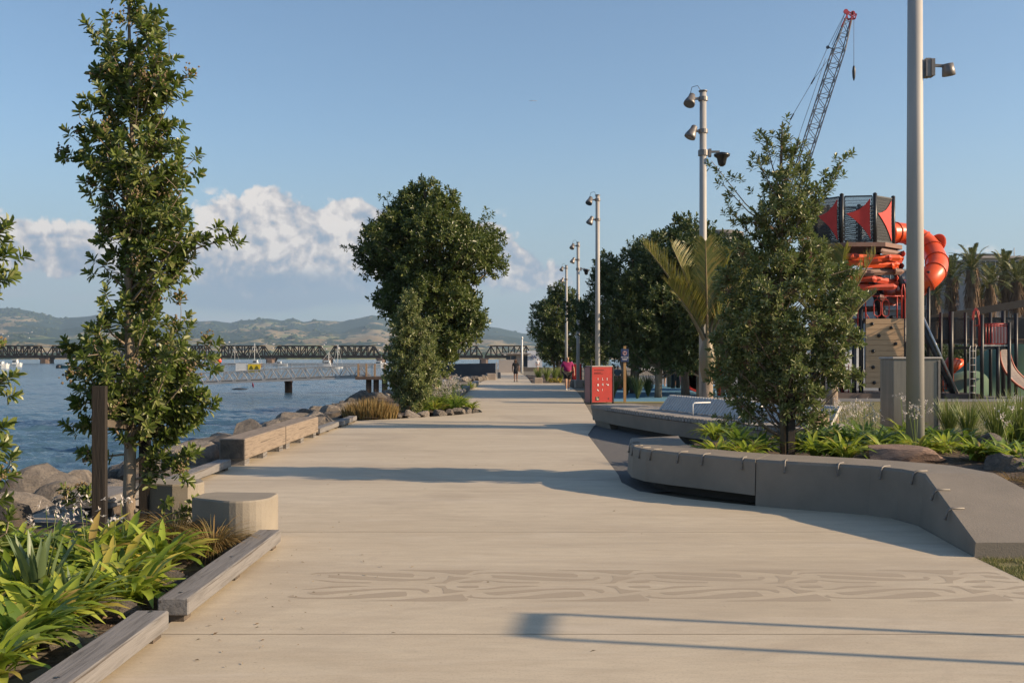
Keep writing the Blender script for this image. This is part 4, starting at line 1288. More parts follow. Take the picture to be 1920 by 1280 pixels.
# ---- far trees along the right side
def shared_tree(label, X_, Y_, w_, h_, seed, stems=3, low=.22, mats=lf_grove, tips=110, L=.22):
    env = Env([(low * h_, -.28 * w_, .28 * w_), ((low + .1) * h_, -.42 * w_, .42 * w_), (.5 * h_, -.5 * w_, .5 * w_), (.68 * h_, -.47 * w_, .46 * w_), (.84 * h_, -.36 * w_, .34 * w_), (.94 * h_, -.2 * w_, .2 * w_), (h_, -.06 * w_, .06 * w_)], 0, .9)
    t = make_tree('grove_tree', label, 'tree', (0, 0, 0), [(0, 0, -.05), (.05, 0, h_ * .2), (0, .05, h_ * .5), (0, 0, h_ * .93)], env, seed, tips=int(tips * .66), ros=52, per=8, L=L * .8, W=L * .37, clump=.68, shell=True, mats=mats, r0=.17, inner=.15, twig=False, rise=.5, group='trees of the dark grove right of the path')
    mb = MB()
    rnd = random.Random(seed)
    for k in range(stems):
        a = rnd.uniform(0, 6.28)
        mb.tube([(.35 * math.cos(a), .35 * math.sin(a), -.05), (.45 * math.cos(a), .45 * math.sin(a), h_ * .15), (1.0 * math.cos(a), 1.0 * math.sin(a), h_ * .42)], [.12, .1, .06], 7)
    if stems: mb.build('stem', m_bark, t)
    t.location = (X_, Y_, 0)
    return t
ga = shared_tree('dark grove tree with the lowest left trunk, nearest the timber sign', 5.9, 50, 6.6, 7.3, 61)
gb = shared_tree('dark grove tree with a straight pale trunk in the middle of the grove', 6.35, 44.5, 5.2, 6.3, 62, stems=0)
place(gb, (8.0, 47.2, 0), 2.1, 'tallest dark grove tree behind the light pole', s=(1.25, 1.25, 1.27))
place(gb, (8.2, 44.6, 0), 4.0, 'dark grove tree with twin trunks behind the slatted backrest', s=(1.05, 1.05, 1.12))
place(ga, (9.9, 48.5, 0), 1.2, 'dark grove tree at the right side behind the bushy planted tree', s=(1, 1, 1.02))
place(ga, (9.4, 60, 0), 3.2, 'grove tree in deep shade behind the others, left of the timber tables', s=(1, 1, .95))
place(ga, (12.6, 55, 0), 5.2, 'grove tree farthest right, beside the climbing wall', s=(.95, .95, .8))
ft = shared_tree('round lighter tree with many stems behind the walking people', 4.2, 92, 6.2, 8.3, 63, stems=6, low=.16, mats=lf_mid, tips=120, L=.26)
ft['group'] = 'multi stem trees by the flower bed'
place(ft, (6.6, 84, 0), 2.0, 'lower shrubby tree between the round tree and the dark grove', s=(.55, .6, .62))

# ================================================================= strappy plants
def strap_clump(mb, c, n, L, W, rg, droop=.9, spread=70, upright=False, segs=5, zs=0):
    for k in range(n):
        ph = rg.uniform(0, 6.28)
        t0 = math.radians(rg.uniform(4, 20) if upright else rg.uniform(8, 34))
        t1 = t0 + math.radians(rg.uniform(4, 30) if upright else rg.uniform(50, spread + 50)) * droop
        l = L * rg.uniform(.6, 1.1); w_ = W * rg.uniform(.75, 1.15)
        o = Vector((math.cos(ph), math.sin(ph), 0))
        s = Vector((-o.y, o.x, 0))
        tw = rg.uniform(-.5, .5)
        p = Vector(c) + o * rg.uniform(0, .045) + s * rg.uniform(-.03, .03)
        Pp = []
        for i in range(segs + 1):
            t = i / segs
            a = t0 + (t1 - t0) * t ** 1.3
            if i: p = p + (o * math.sin(a) + Vector((0, 0, 1)) * math.cos(a)) * (l / segs)
            ww = w_ * (.45 + 1.1 * t - .2) if t < .5 else w_ * (1.0 - ((t - .5) / .5) ** 2.0)
            ww = max(ww, .002)
            nrm = (o * -math.cos(a) + Vector((0, 0, 1)) * math.sin(a))
            sd = s * math.cos(tw * t) + nrm * math.sin(tw * t)
            Pp.append((p - sd * ww * .5 + nrm * ww * .14, p.copy(), p + sd * ww * .5 + nrm * ww * .14))
        b0 = len(mb.v)
        for q in Pp: mb.v.extend([tuple(x) for x in q])
        for i in range(segs):
            for j in range(2):
                mb.f.append((b0 + i * 3 + j, b0 + i * 3 + j + 1, b0 + i * 3 + 4 + j, b0 + i * 3 + 3 + j)); mb.sm.append(True)


lf_lily = leafmat('lily_leaf', [(.16, .235, .025), (.25, .33, .04), (.34, .41, .055), (.42, .45, .075), (.19, .28, .035), (.46, .40, .08), (.30, .19, .08)], .38, .38, (.35, .45, .05))
lf_lilyd = leafmat('lily_leaf_dark', [(.08, .14, .025), (.125, .195, .035), (.18, .25, .05), (.24, .29, .07)], .34, .38, (.22, .35, .04))
lf_flax = leafmat('flax_leaf', [(.10, .14, .06), (.13, .175, .075), (.16, .20, .09)], .15, .45, (.2, .3, .08))
lf_reed = leafmat('reed_leaf', [(.09, .14, .03), (.14, .19, .045), (.19, .22, .06)], .25, .5, (.3, .35, .06))
lf_rust = leafmat('rusty_grass', [(.20, .13, .04), (.28, .17, .05), (.16, .12, .045), (.24, .19, .07)], .2, .7, (.3, .2, .05))
m_petal = leafmat('white_petal', [(.6, .55, .5), (.75, .7, .66), (.55, .45, .4)], .3, .6, (.7, .65, .6))


def flowers(parent, c, n, rg, h=.55, s=.028, spread=.12):
    mb = MB(); st = MB()
    for k in range(n):
        b_ = Vector(c) + Vector((rg.gauss(0, spread), rg.gauss(0, spread), h * rg.uniform(.8, 1.15)))
        st.tube([Vector(c), (Vector(c) + b_) / 2 + Vector((0, 0, .04)), b_], .0035, 3, cap=False)
        for q in range(9):
            f = b_ + Vector((rg.gauss(0, .045), rg.gauss(0, .045), rg.gauss(0, .035)))
            for a in range(4):
                d = Vector((rg.gauss(0, 1), rg.gauss(0, 1), rg.gauss(-.1, 1))).normalized(); x_, y_, _ = ortho(d)
                mb.face([f, f + d * s * .6 + x_ * s * .3, f + d * s * 1.3, f + d * s * .6 - x_ * s * .3])
    st.build('stalk', lf_lilyd, parent); mb.build('blossom', m_petal, parent)


def lily(label, c, seed, n=34, L=.5, W=.045, mat=None, fl=0, group='green strap leaved lily clumps', kind='lily_clump', upright=False, cat='plant', fh=.5, droop=.9):
    rg = random.Random(seed)
    r = root(kind, label, cat, c, group)
    if kind == 'lily_clump' and c[1] < 20: n = max(n, 62); W = max(W, .058)
    mb = MB(); strap_clump(mb, c, n, L, W, rg, upright=upright, droop=droop)
    mb.build('foliage', mat or lf_lily, r)
    if fl: flowers(r, c, fl, rg, fh)
    return r


# left bed, close to the camera
Lspots = [  # px, py of the base, Y, label bits
    (235, 1060, 8.6, .62, 'lily clump with yellow green leaves below the staked tree trunk', 1),
    (300, 1075, 8.2, .60, 'lily clump spreading towards the brown grass tuft', 0),
    (165, 1080, 8.2, .60, 'lily clump with white flowers beside the dark stake base', 3),
    (95, 1070, 8.4, .58, 'lily clump with white flowers between the boulders and the upright flax', 3),
    (250, 1150, 7.1, .55, 'lily clump leaning over the grey rock behind the near rail end', 0),
    (190, 1150, 7.2, .58, 'large lily clump in the middle of the left bed', 0),
    (215, 1105, 7.7, .55, 'lily clump just below the white flowers, right of the flax', 1),
    (120, 1210, 6.5, .55, 'lily clump behind the nearest rail near its far end', 0),
    (40, 1245, 5.9, .52, 'lily clump in the bottom left corner', 0),
    (20, 1130, 7.0, .55, 'dark lily clump at the left edge behind the flax', 0),
    (60, 1200, 6.3, .52, 'lily clump below the upright flax at the left edge', 0),
    (15, 1060, 8.2, .5, 'lily clump at the left edge below the cut off tree', 0),
    (-20, 1300, 5.4, .5, 'lily clump cut off by the bottom left corner', 0),
]
for i, (px, py, Y_, L_, lab, fl) in enumerate(Lspots):
    x_ = (px - 960) / FOC * Y_
    lily(lab, (x_, Y_, -.03), 100 + i, n=70, L=L_ * .95, W=.072, fl=fl, fh=.47, mat=lf_lily if i % 5 != 3 else lf_lilyd)
lily('upright grey green flax clump at the left edge of the bed', ((72 - 960) / FOC * 6.9, 6.9, -.02), 140, n=30, L=.56, W=.055, mat=lf_flax, upright=True, kind='flax_clump', group=None)
lily('smaller upright flax clump right of the first one', ((135 - 960) / FOC * 6.75, 6.75, -.02), 141, n=16, L=.42, W=.042, mat=lf_flax, upright=True, kind='flax_clump', group=None)
for i, (px, Y_, lab) in enumerate([(330, 9.3, 'brown wiry grass tuft beside the pale concrete block'), (400, 8.75, 'brown wiry grass tuft at the foot of the faceted block')]):
    x_ = (px - 960) / FOC * Y_
    lily(lab, (x_, Y_, 0), 150 + i, n=620, L=.46, W=.007, mat=lf_rust, kind='grass_tuft', group='brown grass tufts by the blocks', droop=1.0)
lily('rusty dry grass growing between the shore boulders', (-4.9, 10.9 + .4, -.1), 153, n=260, L=.26, W=.006, mat=lf_rust, kind='grass_tuft', group=None)

# second left bed in front of the big tree
def tussock(label, c, rad, h, seed, mat, n=900):
    rg = random.Random(seed); r = root('grass_tussock', label, 'grass', c)
    mb = MB()
    for k in range(n):
        a = rg.uniform(0, 6.28); q = rad * math.sqrt(rg.random())
        b_ = Vector(c) + Vector((q * math.cos(a), q * math.sin(a) * .7, 0))
        hh = h * (1 - .5 * (q / rad) ** 2) * rg.uniform(.7, 1.1)
        ln = Vector((math.cos(a) * .35 * q / rad + rg.gauss(0, .12), math.sin(a) * .3 * q / rad + rg.gauss(0, .12), 1)) * hh
        s = Vector((rg.uniform(-1, 1), rg.uniform(-1, 1), 0)).normalized() * .014
        mb.face([b_ - s, b_ + s, b_ + ln * .6 + s * .7, b_ + ln]); 
    mb.build('blades', mat, r)
tussock('rounded golden brown grass tussock beyond the low timber rails', (-4.0, 28.9, 0), .75, .62, 1, lf_rust, 1500)
tussock('olive tussock behind the big tree next to the shore rocks', (-3.6, 47, 0), .6, .6, 2, lf_rust, 700)
k = 0
for px, Y_, L_, fl, lab in [(815, 31.6, .65, 3, 'lily clump in flower below the right side of the small slender tree'), (850, 32.4, .6, 1, 'lily clump near the point of the stone edged bed'), (882, 32.8, .5, 0, 'last lily clump at the point of the stone edged bed'),
                            (790, 31.3, .55, 3, 'flowering clump close to the small tree trunk'), (835, 34, .7, 5, 'tall flowering clump behind the stone edged bed'), (800, 35, .8, 5, 'flowering clump at the foot of the large tree'),
                            (862, 36, .6, 2, 'clump behind the bed point, right of the large tree'), (860, 48, .6, 3, 'pale flowering clump beside the weathered path edge rail'), (880, 55, .6, 3, 'far pale flowering clump before the shore rocks'),
                            (835, 33.2, .6, 4, 'white flowering clump in the middle of the stone edged bed')]:
    lily(lab, ((px - 960) / FOC * Y_, Y_, .02), 170 + k, n=55, L=L_, W=.06, fl=fl * 3, mat=lf_lilyd if k % 2 else lf_lily, group='flowering clumps under the large tree', fh=L_ * 1.05); k += 1
# right raised bed
k = 0
for px, Y_, L_, fl, lab, mt in [(1345, 13.35, .42, 0, 'lily clump at the left tip of the raised bed', 0), (1400, 13.2, .42, 0, 'bright lily clump left of the raised bed tree', 0), (1425, 13.9, .42, 5, 'lily clump with pale flower stalks left of the raised bed tree', 1),
                            (1530, 13.4, .46, 0, 'lily clump just right of the raised bed tree trunk', 0), (1585, 13.1, .5, 0, 'broad lily clump left of the flat boulder', 0), (1640, 14.2, .5, 6, 'flowering clump behind the flat boulder', 1),
                            (1590, 14.6, .5, 8, 'tall pale flowering clump before the steel cabinet', 1), (1530, 15.2, .5, 8, 'pale flowering clump behind the raised bed tree', 1), (1680, 14.8, .46, 3, 'clump between the pole and the steel cabinet', 1),
                            (1775, 14.0, .45, 0, 'lily clump just right of the thick pole', 0), (1810, 14.6, .45, 0, 'lily clump below the reeds, right of the pole', 1), (1830, 13.0, .40, 0, 'small lily clump right of the flat boulder', 0),
                            (1745, 13.6, .35, 0, 'short clump at the right foot of the pole', 0), (1500, 14.6, .4, 0, 'clump in the shade behind the trunk', 1), (1660, 13.4, .42, 0, 'lily clump directly left of the pole foot', 0), (1910, 11.9, .4, 0, 'lily clump over the pale boulder at the right edge', 0), (1880, 12.8, .4, 0, 'clump behind the pale boulder at the right edge', 1), (1300, 13.9, .22, 0, 'little brownish clump at the bed tip', 1), (1620, 15.6, .5, 6, 'pale flower clump nearest the cabinet', 1), (1560, 15.9, .5, 6, 'pale flower clump at the back of the raised bed', 1)]:
    lily(lab, ((px - 960) / FOC * Y_, Y_, .39), 200 + k, n=46, L=L_, W=.042, fl=int(fl * .9), mat=lf_lilyd if mt else lf_lily, group='lily clumps in the raised bed', fh=L_ * 1.15); k += 1
for k, (px, Y_, lab) in enumerate([(1815, 16.2, 'reed clump right of the steel cabinet'), (1870, 14.6, 'tall reed clump near the right edge'), (1915, 15.6, 'reed clump cut by the right edge'), (1780, 16.8, 'small reed clump touching the steel cabinet'), (1890, 17, 'reed clump behind the tall one')]):
    lily(lab, ((px - 960) / FOC * Y_, Y_, .38), 240 + k, n=150, L=.85 if k in (1, 2) else .68, W=.014, mat=lf_reed, upright=True, kind='reed_clump', group='upright reed clumps by the cabinet')
for k, (px, Y_, lab) in enumerate([(1875, 10.9, 'rusty grass on the outer side of the bench ramp'), (1915, 10.6, 'rusty grass in the corner at the right edge')]):
    lily(lab, ((px - 960) / FOC * Y_ + .15, Y_, .3), 250 + k, n=260, L=.3, W=.006, mat=lf_rust, kind='grass_tuft', group='rusty grass by the ramp', droop=1)
rq = random.Random(88)
for k in range(44):
    Y_ = rq.uniform(12.9, 16.8); x_ = rq.uniform(max(2.9, 4.2 - (Y_ - 12.2) * .6), 8.2)
    if k > 30: Y_ = rq.uniform(11.3, 13.4); x_ = rq.uniform(5.9, 7.4)
    if abs(x_ - 5.55) < .35 and abs(Y_ - 14.1) < .4: continue
    if Y_ < 13.3 and 4.2 < x_ < 5.9: continue
    lily('green lily clump filling the raised bed among its neighbours', (x_, Y_, .39), 300 + k, n=60, L=rq.uniform(.38, .5), W=.055, fl=(4 if k % 4 == 0 else 0), mat=lf_lilyd if k % 2 else lf_lily, group='filler lilies of the raised bed', fh=.6)
for k, (x_, Y_) in enumerate([(-2.95, 7.7), (-2.8, 7.3), (-3.1, 6.9), (-2.95, 6.4), (-2.95, 5.9), (-3.1, 5.4), (-3.4, 7.9), (-3.3, 6.3), (-3.6, 8.9), (-3.9, 8.3), (-4.3, 8.9)]):
    lily('lily clump filling the left bed between its neighbours', (x_, Y_, -.03), 340 + k, n=60, L=.42, W=.062, mat=lf_lily if k % 3 else lf_lilyd, fl=0, group='filler lilies of the left bed')
for k in range(16):
    t = rq.random(); x_ = -3.6 + 2.2 * t; Y_ = 30.0 + rq.uniform(0, 1) * 3 + t * 2.4
    if x_ > -1.5: Y_ = max(Y_, 32.8)
    lily('leafy flowering clump filling the stone edged bed', (x_, Y_, .03), 360 + k, n=50, L=rq.uniform(.55, .8), W=.07, fl=12 if k % 2 else 0, mat=lf_lilyd if k % 2 else lf_lily, group='filler clumps of the stone edged bed', fh=.95)
# small bits by the second bench and the grove
lily('small bright clump at the left end of the white backrest', (5.2, 29.5, 0), 260, n=50, L=.5, W=.06, group=None)
for k, (px, Y_, lab) in enumerate([(1195, 43, 'dark grassy clump right of the timber sign post'), (1150, 44, 'dark grassy clump right of the red information panel'), (1215, 45.5, 'grassy clump at the foot of the pale grove trunk'), (1175, 47, 'dark grassy clump in the grove shade'), (1100, 52, 'low clump between the man and the red panel')]):
    lily(lab, ((px - 960) / FOC * Y_, Y_, 0), 262 + k, n=170, L=1.0 if k < 4 else .5, W=.03, mat=lf_grove, kind='grass_clump', upright=True, group='dark grassy clumps before the grove')
for k, (px, Y_, lab) in enumerate([(1010, 72, 'grassy clump behind the dark block'), (1025, 74, 'grassy clump below the round tree'), (1040, 71.5, 'grassy clump left of the walking man'), (1052, 73, 'grassy clump hidden partly by the walking man')]):
    lily(lab, ((px - 960) / FOC * Y_, Y_, 0), 270 + k, n=150, L=1.1, W=.03, mat=lf_reed, kind='grass_clump', upright=True, group='flower bed grasses behind the walkers')
rg = random.Random(9)
r = root('flower_patch', 'low yellow flower patch in the bed beside the walking man', 'flowers', (3.0, 70.4, 0))
mb = MB()
for k in range(500):
    c = Vector((rg.uniform(2.5, 3.4), rg.uniform(69.9, 71), rg.uniform(.05, .3))); d = Vector((rg.gauss(0, 1), rg.gauss(0, 1), rg.gauss(0, 1))).normalized() * .05; x_, y_, _ = ortho(d)
    mb.face([c - d, c + x_ * .04, c + d, c - x_ * .04])
mb.build('blossom', leafmat('yellow_petal', [(.5, .33, .02), (.12, .16, .03), (.6, .4, .03)], .2, .6), r)

# ================================================================= rocks
m_rock = None
def rockmat():
    m, nt, b, out = mat_base('riprap_rock')
    oi = nt.nodes.new('ShaderNodeObjectInfo')
    f = noise(nt, 3.5, 9, .65, dist=.5)
    c = ramp(nt, f, [(.28, (.10, .088, .076)), (.5, (.22, .19, .16)), (.72, (.34, .29, .23))])
    c2 = ramp(nt, noise(nt, 2.0, 5, .6), [(.55, 0), (.72, 1)])
    c = mixc(nt, mth(nt, 'MULTIPLY', c2, .55), c, (.27, .16, .075))
    hs = nt.nodes.new('ShaderNodeHueSaturation'); nt.links.new(c, hs.inputs['Color'])
    nt.links.new(mth(nt, 'ADD', mth(nt, 'MULTIPLY', oi.outputs['Random'], .75), .55), hs.inputs['Value'])
    gz = nt.nodes.new('ShaderNodeNewGeometry'); sz = nt.nodes.new('ShaderNodeSeparateXYZ'); nt.links.new(gz.outputs['Position'], sz.inputs[0])
    wet = ramp(nt, mth(nt, 'ADD', mth(nt, 'MULTIPLY', sz.outputs[2], -1.0), mth(nt, 'MULTIPLY', f, .5)), [(.72, 0), (.95, 1)])
    nt.links.new(mixc(nt, wet, hs.outputs[0], (.035, .035, .025)), b.inputs['Base Color']); b.inputs['Roughness'].default_value = .9
    bump(nt, b, noise(nt, 9, 9, .75), 1.0, .09)
    return m
m_rock = rockmat()


def rock_mesh(seed, sub=3, cuts=13):
    rg = random.Random(seed)
    import bmesh
    bm = bmesh.new(); bmesh.ops.create_icosphere(bm, subdivisions=sub, radius=1)
    pl = []
    for k in range(cuts):
        n_ = Vector((rg.gauss(0, 1), rg.gauss(0, 1), rg.gauss(0, 1))).normalized(); pl.append((n_, rg.uniform(.5, .82)))
    for v in bm.verts:
        p = v.co.copy()
        for n_, d_ in pl:
            e = p.dot(n_) - d_
            if e > 0: p -= n_ * e * .93
        p += v.co * (.07 * mnoise.noise(v.co * 2.3 + Vector((seed, 0, 0))) + .03 * mnoise.noise(v.co * 7 + Vector((seed, 0, 0))))
        v.co = p
    me = bpy.data.meshes.new('boulder'); bm.to_mesh(me); bm.free()
    me.polygons.foreach_set('use_smooth', [True] * len(me.polygons)); me.materials.append(m_rock)
    if hasattr(me, 'set_sharp_from_angle'): me.set_sharp_from_angle(angle=R(20))
    return me
RM = [rock_mesh(s) for s in range(10)]
def rock(label, c, s, seed, group=None, name='boulder', mesh=None):
    rg = random.Random(seed)
    o = bpy.data.objects.new(name, mesh or RM[seed % 10]); COL.objects.link(o)
    o.location = c; o.scale = s; o.rotation_euler = (rg.uniform(-.3, .3), rg.uniform(-.3, .3), rg.uniform(0, 6.28))
    return tag(o, label, 'rock', group)
def rpx(px, pyb, Y_, z): return ((px - 960) / FOC * Y_, Y_, z)
rock('large rounded pale brown boulder against the water at the left', (-6.35, 14.2, -.30), (.82, .75, .52), 4)
rock('big smooth grey boulder at the left edge behind the lilies', (-5.05, 10.3, -.02), (.42, .42, .32), 7)
rock('flat grey boulder behind the smooth one at the left edge', (-5.5, 11.6, -.12), (.6, .5, .25), 2)
rock('brown boulder between the large one and the timber seat', (-5.25, 12.8, -.1), (.5, .5, .28), 5)
rock('small pale stone in front of the timber seat slab', (-4.1, 9.75, -.05), (.22, .2, .16), 3)
rock('small angular grey rock under the lily leaves behind the near rail', (-2.62, 6.75, .03), (.2, .17, .13), 8)
rock('dark low rock behind the near rail end', (-2.5, 7.5, .02), (.17, .15, .12), 1)
rock('brownish rock beside the long near rail', (-2.75, 6.2, 0), (.18, .2, .1), 6)
rock('boulder at the left edge below the flat boulder', (-5.45, 9.6, -.1), (.5, .5, .3), 9)
k = 0
rg = random.Random(77)
for Y_ in np.arange(13.5, 54, .85):
    xb = float(np.interp(Y_, [10, 16, 30, 40, 52], [-5.0, -5.2, -5.25, -5.6, -5.3]))
    for off in (0.1, .95, 1.8, 2.6):
        if rg.random() < .1: continue
        s = rg.uniform(.42, .8)
        z = -.08 - off * .33 + rg.uniform(-.08, .16)
        if off < .5: s *= .8
        rock('rough grey brown boulder in the riprap bank between the timber beams and the water', (xb - off + rg.uniform(-.25, .25), Y_ + rg.uniform(-.35, .35), z), (s, s * rg.uniform(.75, 1.1), s * rg.uniform(.5, .8)), k + 11, 'riprap boulders along the shore'); k += 1
rock('tall brownish boulder standing among the flowers at the large tree', (-2.75, 34.5, .35), (.55, .5, .5), 3)
for i, (X_, Y_, s) in enumerate([(-3.15, 28.9, .22), (-2.75, 29.15, .3), (-2.45, 29.6, .28), (-2.05, 30.2, .3), (-1.75, 30.7, .22), (-1.5, 31.3, .26), (-1.25, 31.7, .2), (-1.05, 32.1, .16), (-1.3, 32.4, .2), (-1.25, 33.2, .22), (-1.6, 34.2, .24), (-1.9, 36, .22)]):
    rock('small brown stone edging the bed of flowering clumps at the large tree', (X_ - .12, Y_ + .15, .04), (s, s * .8, s * .62), i + 3, 'stones edging the tree bed')
for i in range(9):
    rock('pale broken rock piled between the tree bed and the dark hoarding', (-3.5 + i * .24 + rg.uniform(-.1, .1), 75 + i * .7, .1), (.4, .4, .33), i + 5, 'pale rocks before the hoarding')
fl_ = rock('long flat reddish stone slab lying on the raised bed behind the bench', (4.95, 12.9, .47), (.66, .2, .2), 5)
fl_.rotation_euler = (0, .04, -.12); fl_.data = fl_.data.copy(); fl_.data.materials.clear(); fl_.data.materials.append(M('reddish_stone', (.30, .20, .15), (.16, .11, .09), 7, .9, bmp=.9, bscale=22, stretch=(.5, 1, 1)))
rock('rounded grey boulder in the raised bed at the right edge', (5.75, 11.9, .40), (.42, .35, .26), 6)
rock('dark boulder below the tall reeds at the right edge', (6.6, 14.0, .45), (.3, .3, .22), 1)
rock('grey stone behind the pale flowers left of the cabinet', (6.0, 18.5, .1), (.5, .3, .22), 2)
# ================================================================= playground tower
TY = 45.6
tcx = (1595 - 960) / FOC * TY
def zpx(py, Y_): return CAMH + (HZ - py) / FOC * Y_
def xpx(px, Y_): return (px - 960) / FOC * Y_
r = root('play_tower', 'tall playground tower with a black mesh cage, red sails and tilted orange and red planks', 'play tower', (tcx, TY, 0))
zc0, zc1 = zpx(456, 44.2), zpx(368, 44.2)
RC = 1.80
octa = [(tcx + RC * math.cos(R(15 + 45 * k)), TY + RC * math.sin(R(15 + 45 * k))) for k in range(8)]
for k, (x, y) in enumerate(octa):
    mb = MB(); mb.tube([(x, y, zc0 - .1), (x, y, zc1 + .05)], .085, 10); mb.lathe([(.095, 0), (.05, .05)], (x, y, zc1 + .05), (0, 0, 1), 10); mb.build('post', m_black, r)
m_sail = M('sail_red', (.62, .04, .03), (.55, .035, .025), 4, .7)
for k in range(8):
    a, b_ = Vector((*octa[k], 0)), Vector((*octa[(k + 1) % 8], 0))
    d = (b_ - a); L_ = d.length; d.normalize(); a2 = a + d * .12; b2 = b_ - d * .12; W_ = (b2 - a2).length
    mb = MB()
    Z = Vector((0, 0, 1)); H_ = zc1 - zc0 - .1
    for z in (zc0 + .06, zc1 - .04): mb.beam(a2 + Z * z, b2 + Z * z, .05, .06)
    for p in (a2, b2): mb.beam(p + Z * (zc0 + .06), p + Z * (zc1 - .04), .04, .04)
    n_ = 26
    for j in range(-11, n_):      # diagonal rods, clipped to the frame
        x0 = W_ * j / n_; x1 = x0 + W_ * .42
        z0, z1 = zc0 + .08, zc1 - .06
        if x0 < 0: t = -x0 / (x1 - x0); z0 = z0 + (z1 - z0) * t; x0 = 0
        if x1 > W_: t = (W_ - x0) / (x1 - x0); z1 = z0 + (z1 - z0) * t; x1 = W_
        if x1 > x0: mb.beam(a2 + d * x0 + Z * z0, a2 + d * x1 + Z * z1, .02, .02)
    for j in range(1, 16): mb.beam(a2 + Z * (zc0 + H_ * j / 16), b2 + Z * (zc0 + H_ * j / 16), .014, .014)
    mb.build('mesh_panel', m_black, r)
    if k in (4, 5, 6, 7):
        nrm = Vector((a.x + b_.x - 2 * tcx, a.y + b_.y - 2 * TY, 0)).normalized()
        def P(u, v, o=.03): return a2 + d * (u * W_) + Z * (zc0 + v * (zc1 - zc0)) + nrm * o
        def cv(p, q, bow): # curved edge
            return [(p[0] + (q[0] - p[0]) * t + bow[0] * math.sin(PI * t), p[1] + (q[1] - p[1]) * t + bow[1] * math.sin(PI * t)) for t in (0, .25, .5, .75)]
        A, B, C_ = (.93, .93), (.05, .62), (.95, .06)
        out = cv(A, B, (.05, -.07)) + cv(B, C_, (.07, .03)) + cv(C_, A, (-.03, 0))
        mb = MB(); mb.loft([[P(u, v, .025) for u, v in out], [P(u, v, .045) for u, v in out]])
        mb.build('sail', m_sail, r)
# platform skirt and tilted planks
pc = [M('plank_brown', (.22, .12, .09), (.17, .095, .07), 3, .7), M('plank_red', (.55, .06, .025), (.45, .05, .02), 3, .6), m_orange, M('plank_dark', (.10, .03, .025), (.08, .025, .02), 3, .6)]
mb = MB(); mb.prism([(tcx + 2.15 * math.cos(R(22.5 + 45 * k)), TY + 2.15 * math.sin(R(22.5 + 45 * k))) for k in range(8)], zc0 - .2, zc0 - .02); mb.build('floor', pc[0], r)
rg = random.Random(4)
sched = [(zc0 - .38, 1.98, 0), (zc0 - .62, 1.95, 1), (zc0 - .95, 1.9, 2), (zc0 - 1.25, 1.85, 0), (zc0 - 1.6, 1.8, 1), (zc0 - 1.95, 1.75, 1), (zc0 - 2.35, 1.65, 3), (zc0 - 2.75, 1.6, 3)]
for i, (z, rad, ci) in enumerate(sched):
    for k in range(8):
        if (k * 3 + i * 5) % 7 in (0,): continue
        if i > 4 and (k + i) % 3: continue
        am = R(45 * k - 90 + i * 9 + rg.uniform(-6, 6))
        c = Vector((tcx + rad * math.cos(am), TY + rad * math.sin(am), z + rg.uniform(-.06, .06)))
        t = Vector((-math.sin(am), math.cos(am), rg.uniform(-.05, .05)))
        Lp = rg.uniform(.85, 1.25)
        mb = MB()
        o = Vector((math.cos(am), math.sin(am), 0))
        P0, P1 = c - t * Lp, c + t * Lp
        rs = []
        for q, kx in ((P0 - t * .1, .3), (P0, 1), (P1, 1), (P1 + t * .16, .3)):
            rs.append([q - Vector((0, 0, .13)) * kx, q + o * .07 * kx, q + Vector((0, 0, .13)) * kx, q - o * .07 * kx])
        mb.loft(rs); mb.build('plank', pc[(ci + (k == 2) + (i == 1 and k % 3 == 0)) % 4], r)
# leaning black legs
for (x0, z0, x1, z1, dy) in ((1648, 465, 1702, 600, -1.2), (1628, 515, 1650, 600, -.4), (1545, 470, 1512, 745, -1), (1600, 465, 1612, 600, 1.4), (1655, 470, 1690, 745, 1.5)):
    mb = MB(); mb.tube([(xpx(x0, TY), TY + dy * .5, zpx(z0, TY)), (xpx(x1, TY), TY + dy, max(0, zpx(z1, TY)))], .15, 10); mb.build('leg', m_black, r)
# deck with climbing wall below
dx0, dx1, dY = xpx(1619, 44), xpx(1698, 44), 44.0
zd = zpx(597, 44)
for x, top in ((dx0 - .05, zpx(560, 44)), (dx0 - .35, zpx(640, 44)), (dx1 + .0, zpx(560, 44)), (dx1 + .14, zpx(560, 44))):
    mb = MB(); mb.tube([(x, dY + .15, 0), (x, dY + .15, top)], .095, 10); mb.build('post', m_black, r)
for x in (dx0, dx1, (dx0 + dx1) / 2):
    mb = MB(); mb.tube([(x, dY + 3, 0), (x, dY + 3, zd + 1.1)], .09, 8); mb.build('post', m_black, r)
for x in (xpx(1560, 44), xpx(1578, 44), xpx(1596, 44), xpx(1540, 44)):
    mb = MB(); mb.tube([(x, dY + 1.2, 0), (x, dY + 1.2, 3.3)], .1, 8); mb.build('post', m_black, r)
mb = MB(); mb.box(((dx0 + dx1) / 2 - .6, dY + 1.65, zd - .05), (dx1 - dx0 + 1.2, 3.0, .12)); mb.build('deck', pc[3], r)
m_ply = M('climbing_boards', (.47, .31, .175), (.40, .255, .14), 3, .65, stretch=(.4, 1, 6))
wx0, wx1, wz0, wz1 = xpx(1623, 44), xpx(1694, 44), zpx(727, 44), zpx(597, 44)
mb = MB(); nb = 13
for i in range(nb):
    z0 = wz0 + (wz1 - wz0) * i / nb; z1 = wz0 + (wz1 - wz0) * (i + 1) / nb - .012
    mb.box(((wx0 + wx1) / 2, dY, (z0 + z1) / 2), (wx1 - wx0, .09, z1 - z0))
mb.box(((wx0 + wx1) / 2, dY + .06, (wz0 + wz1) / 2), (wx1 - wx0 - .04, .05, wz1 - wz0 - .03))
wall = mb.build('climbing_wall', m_ply, r)
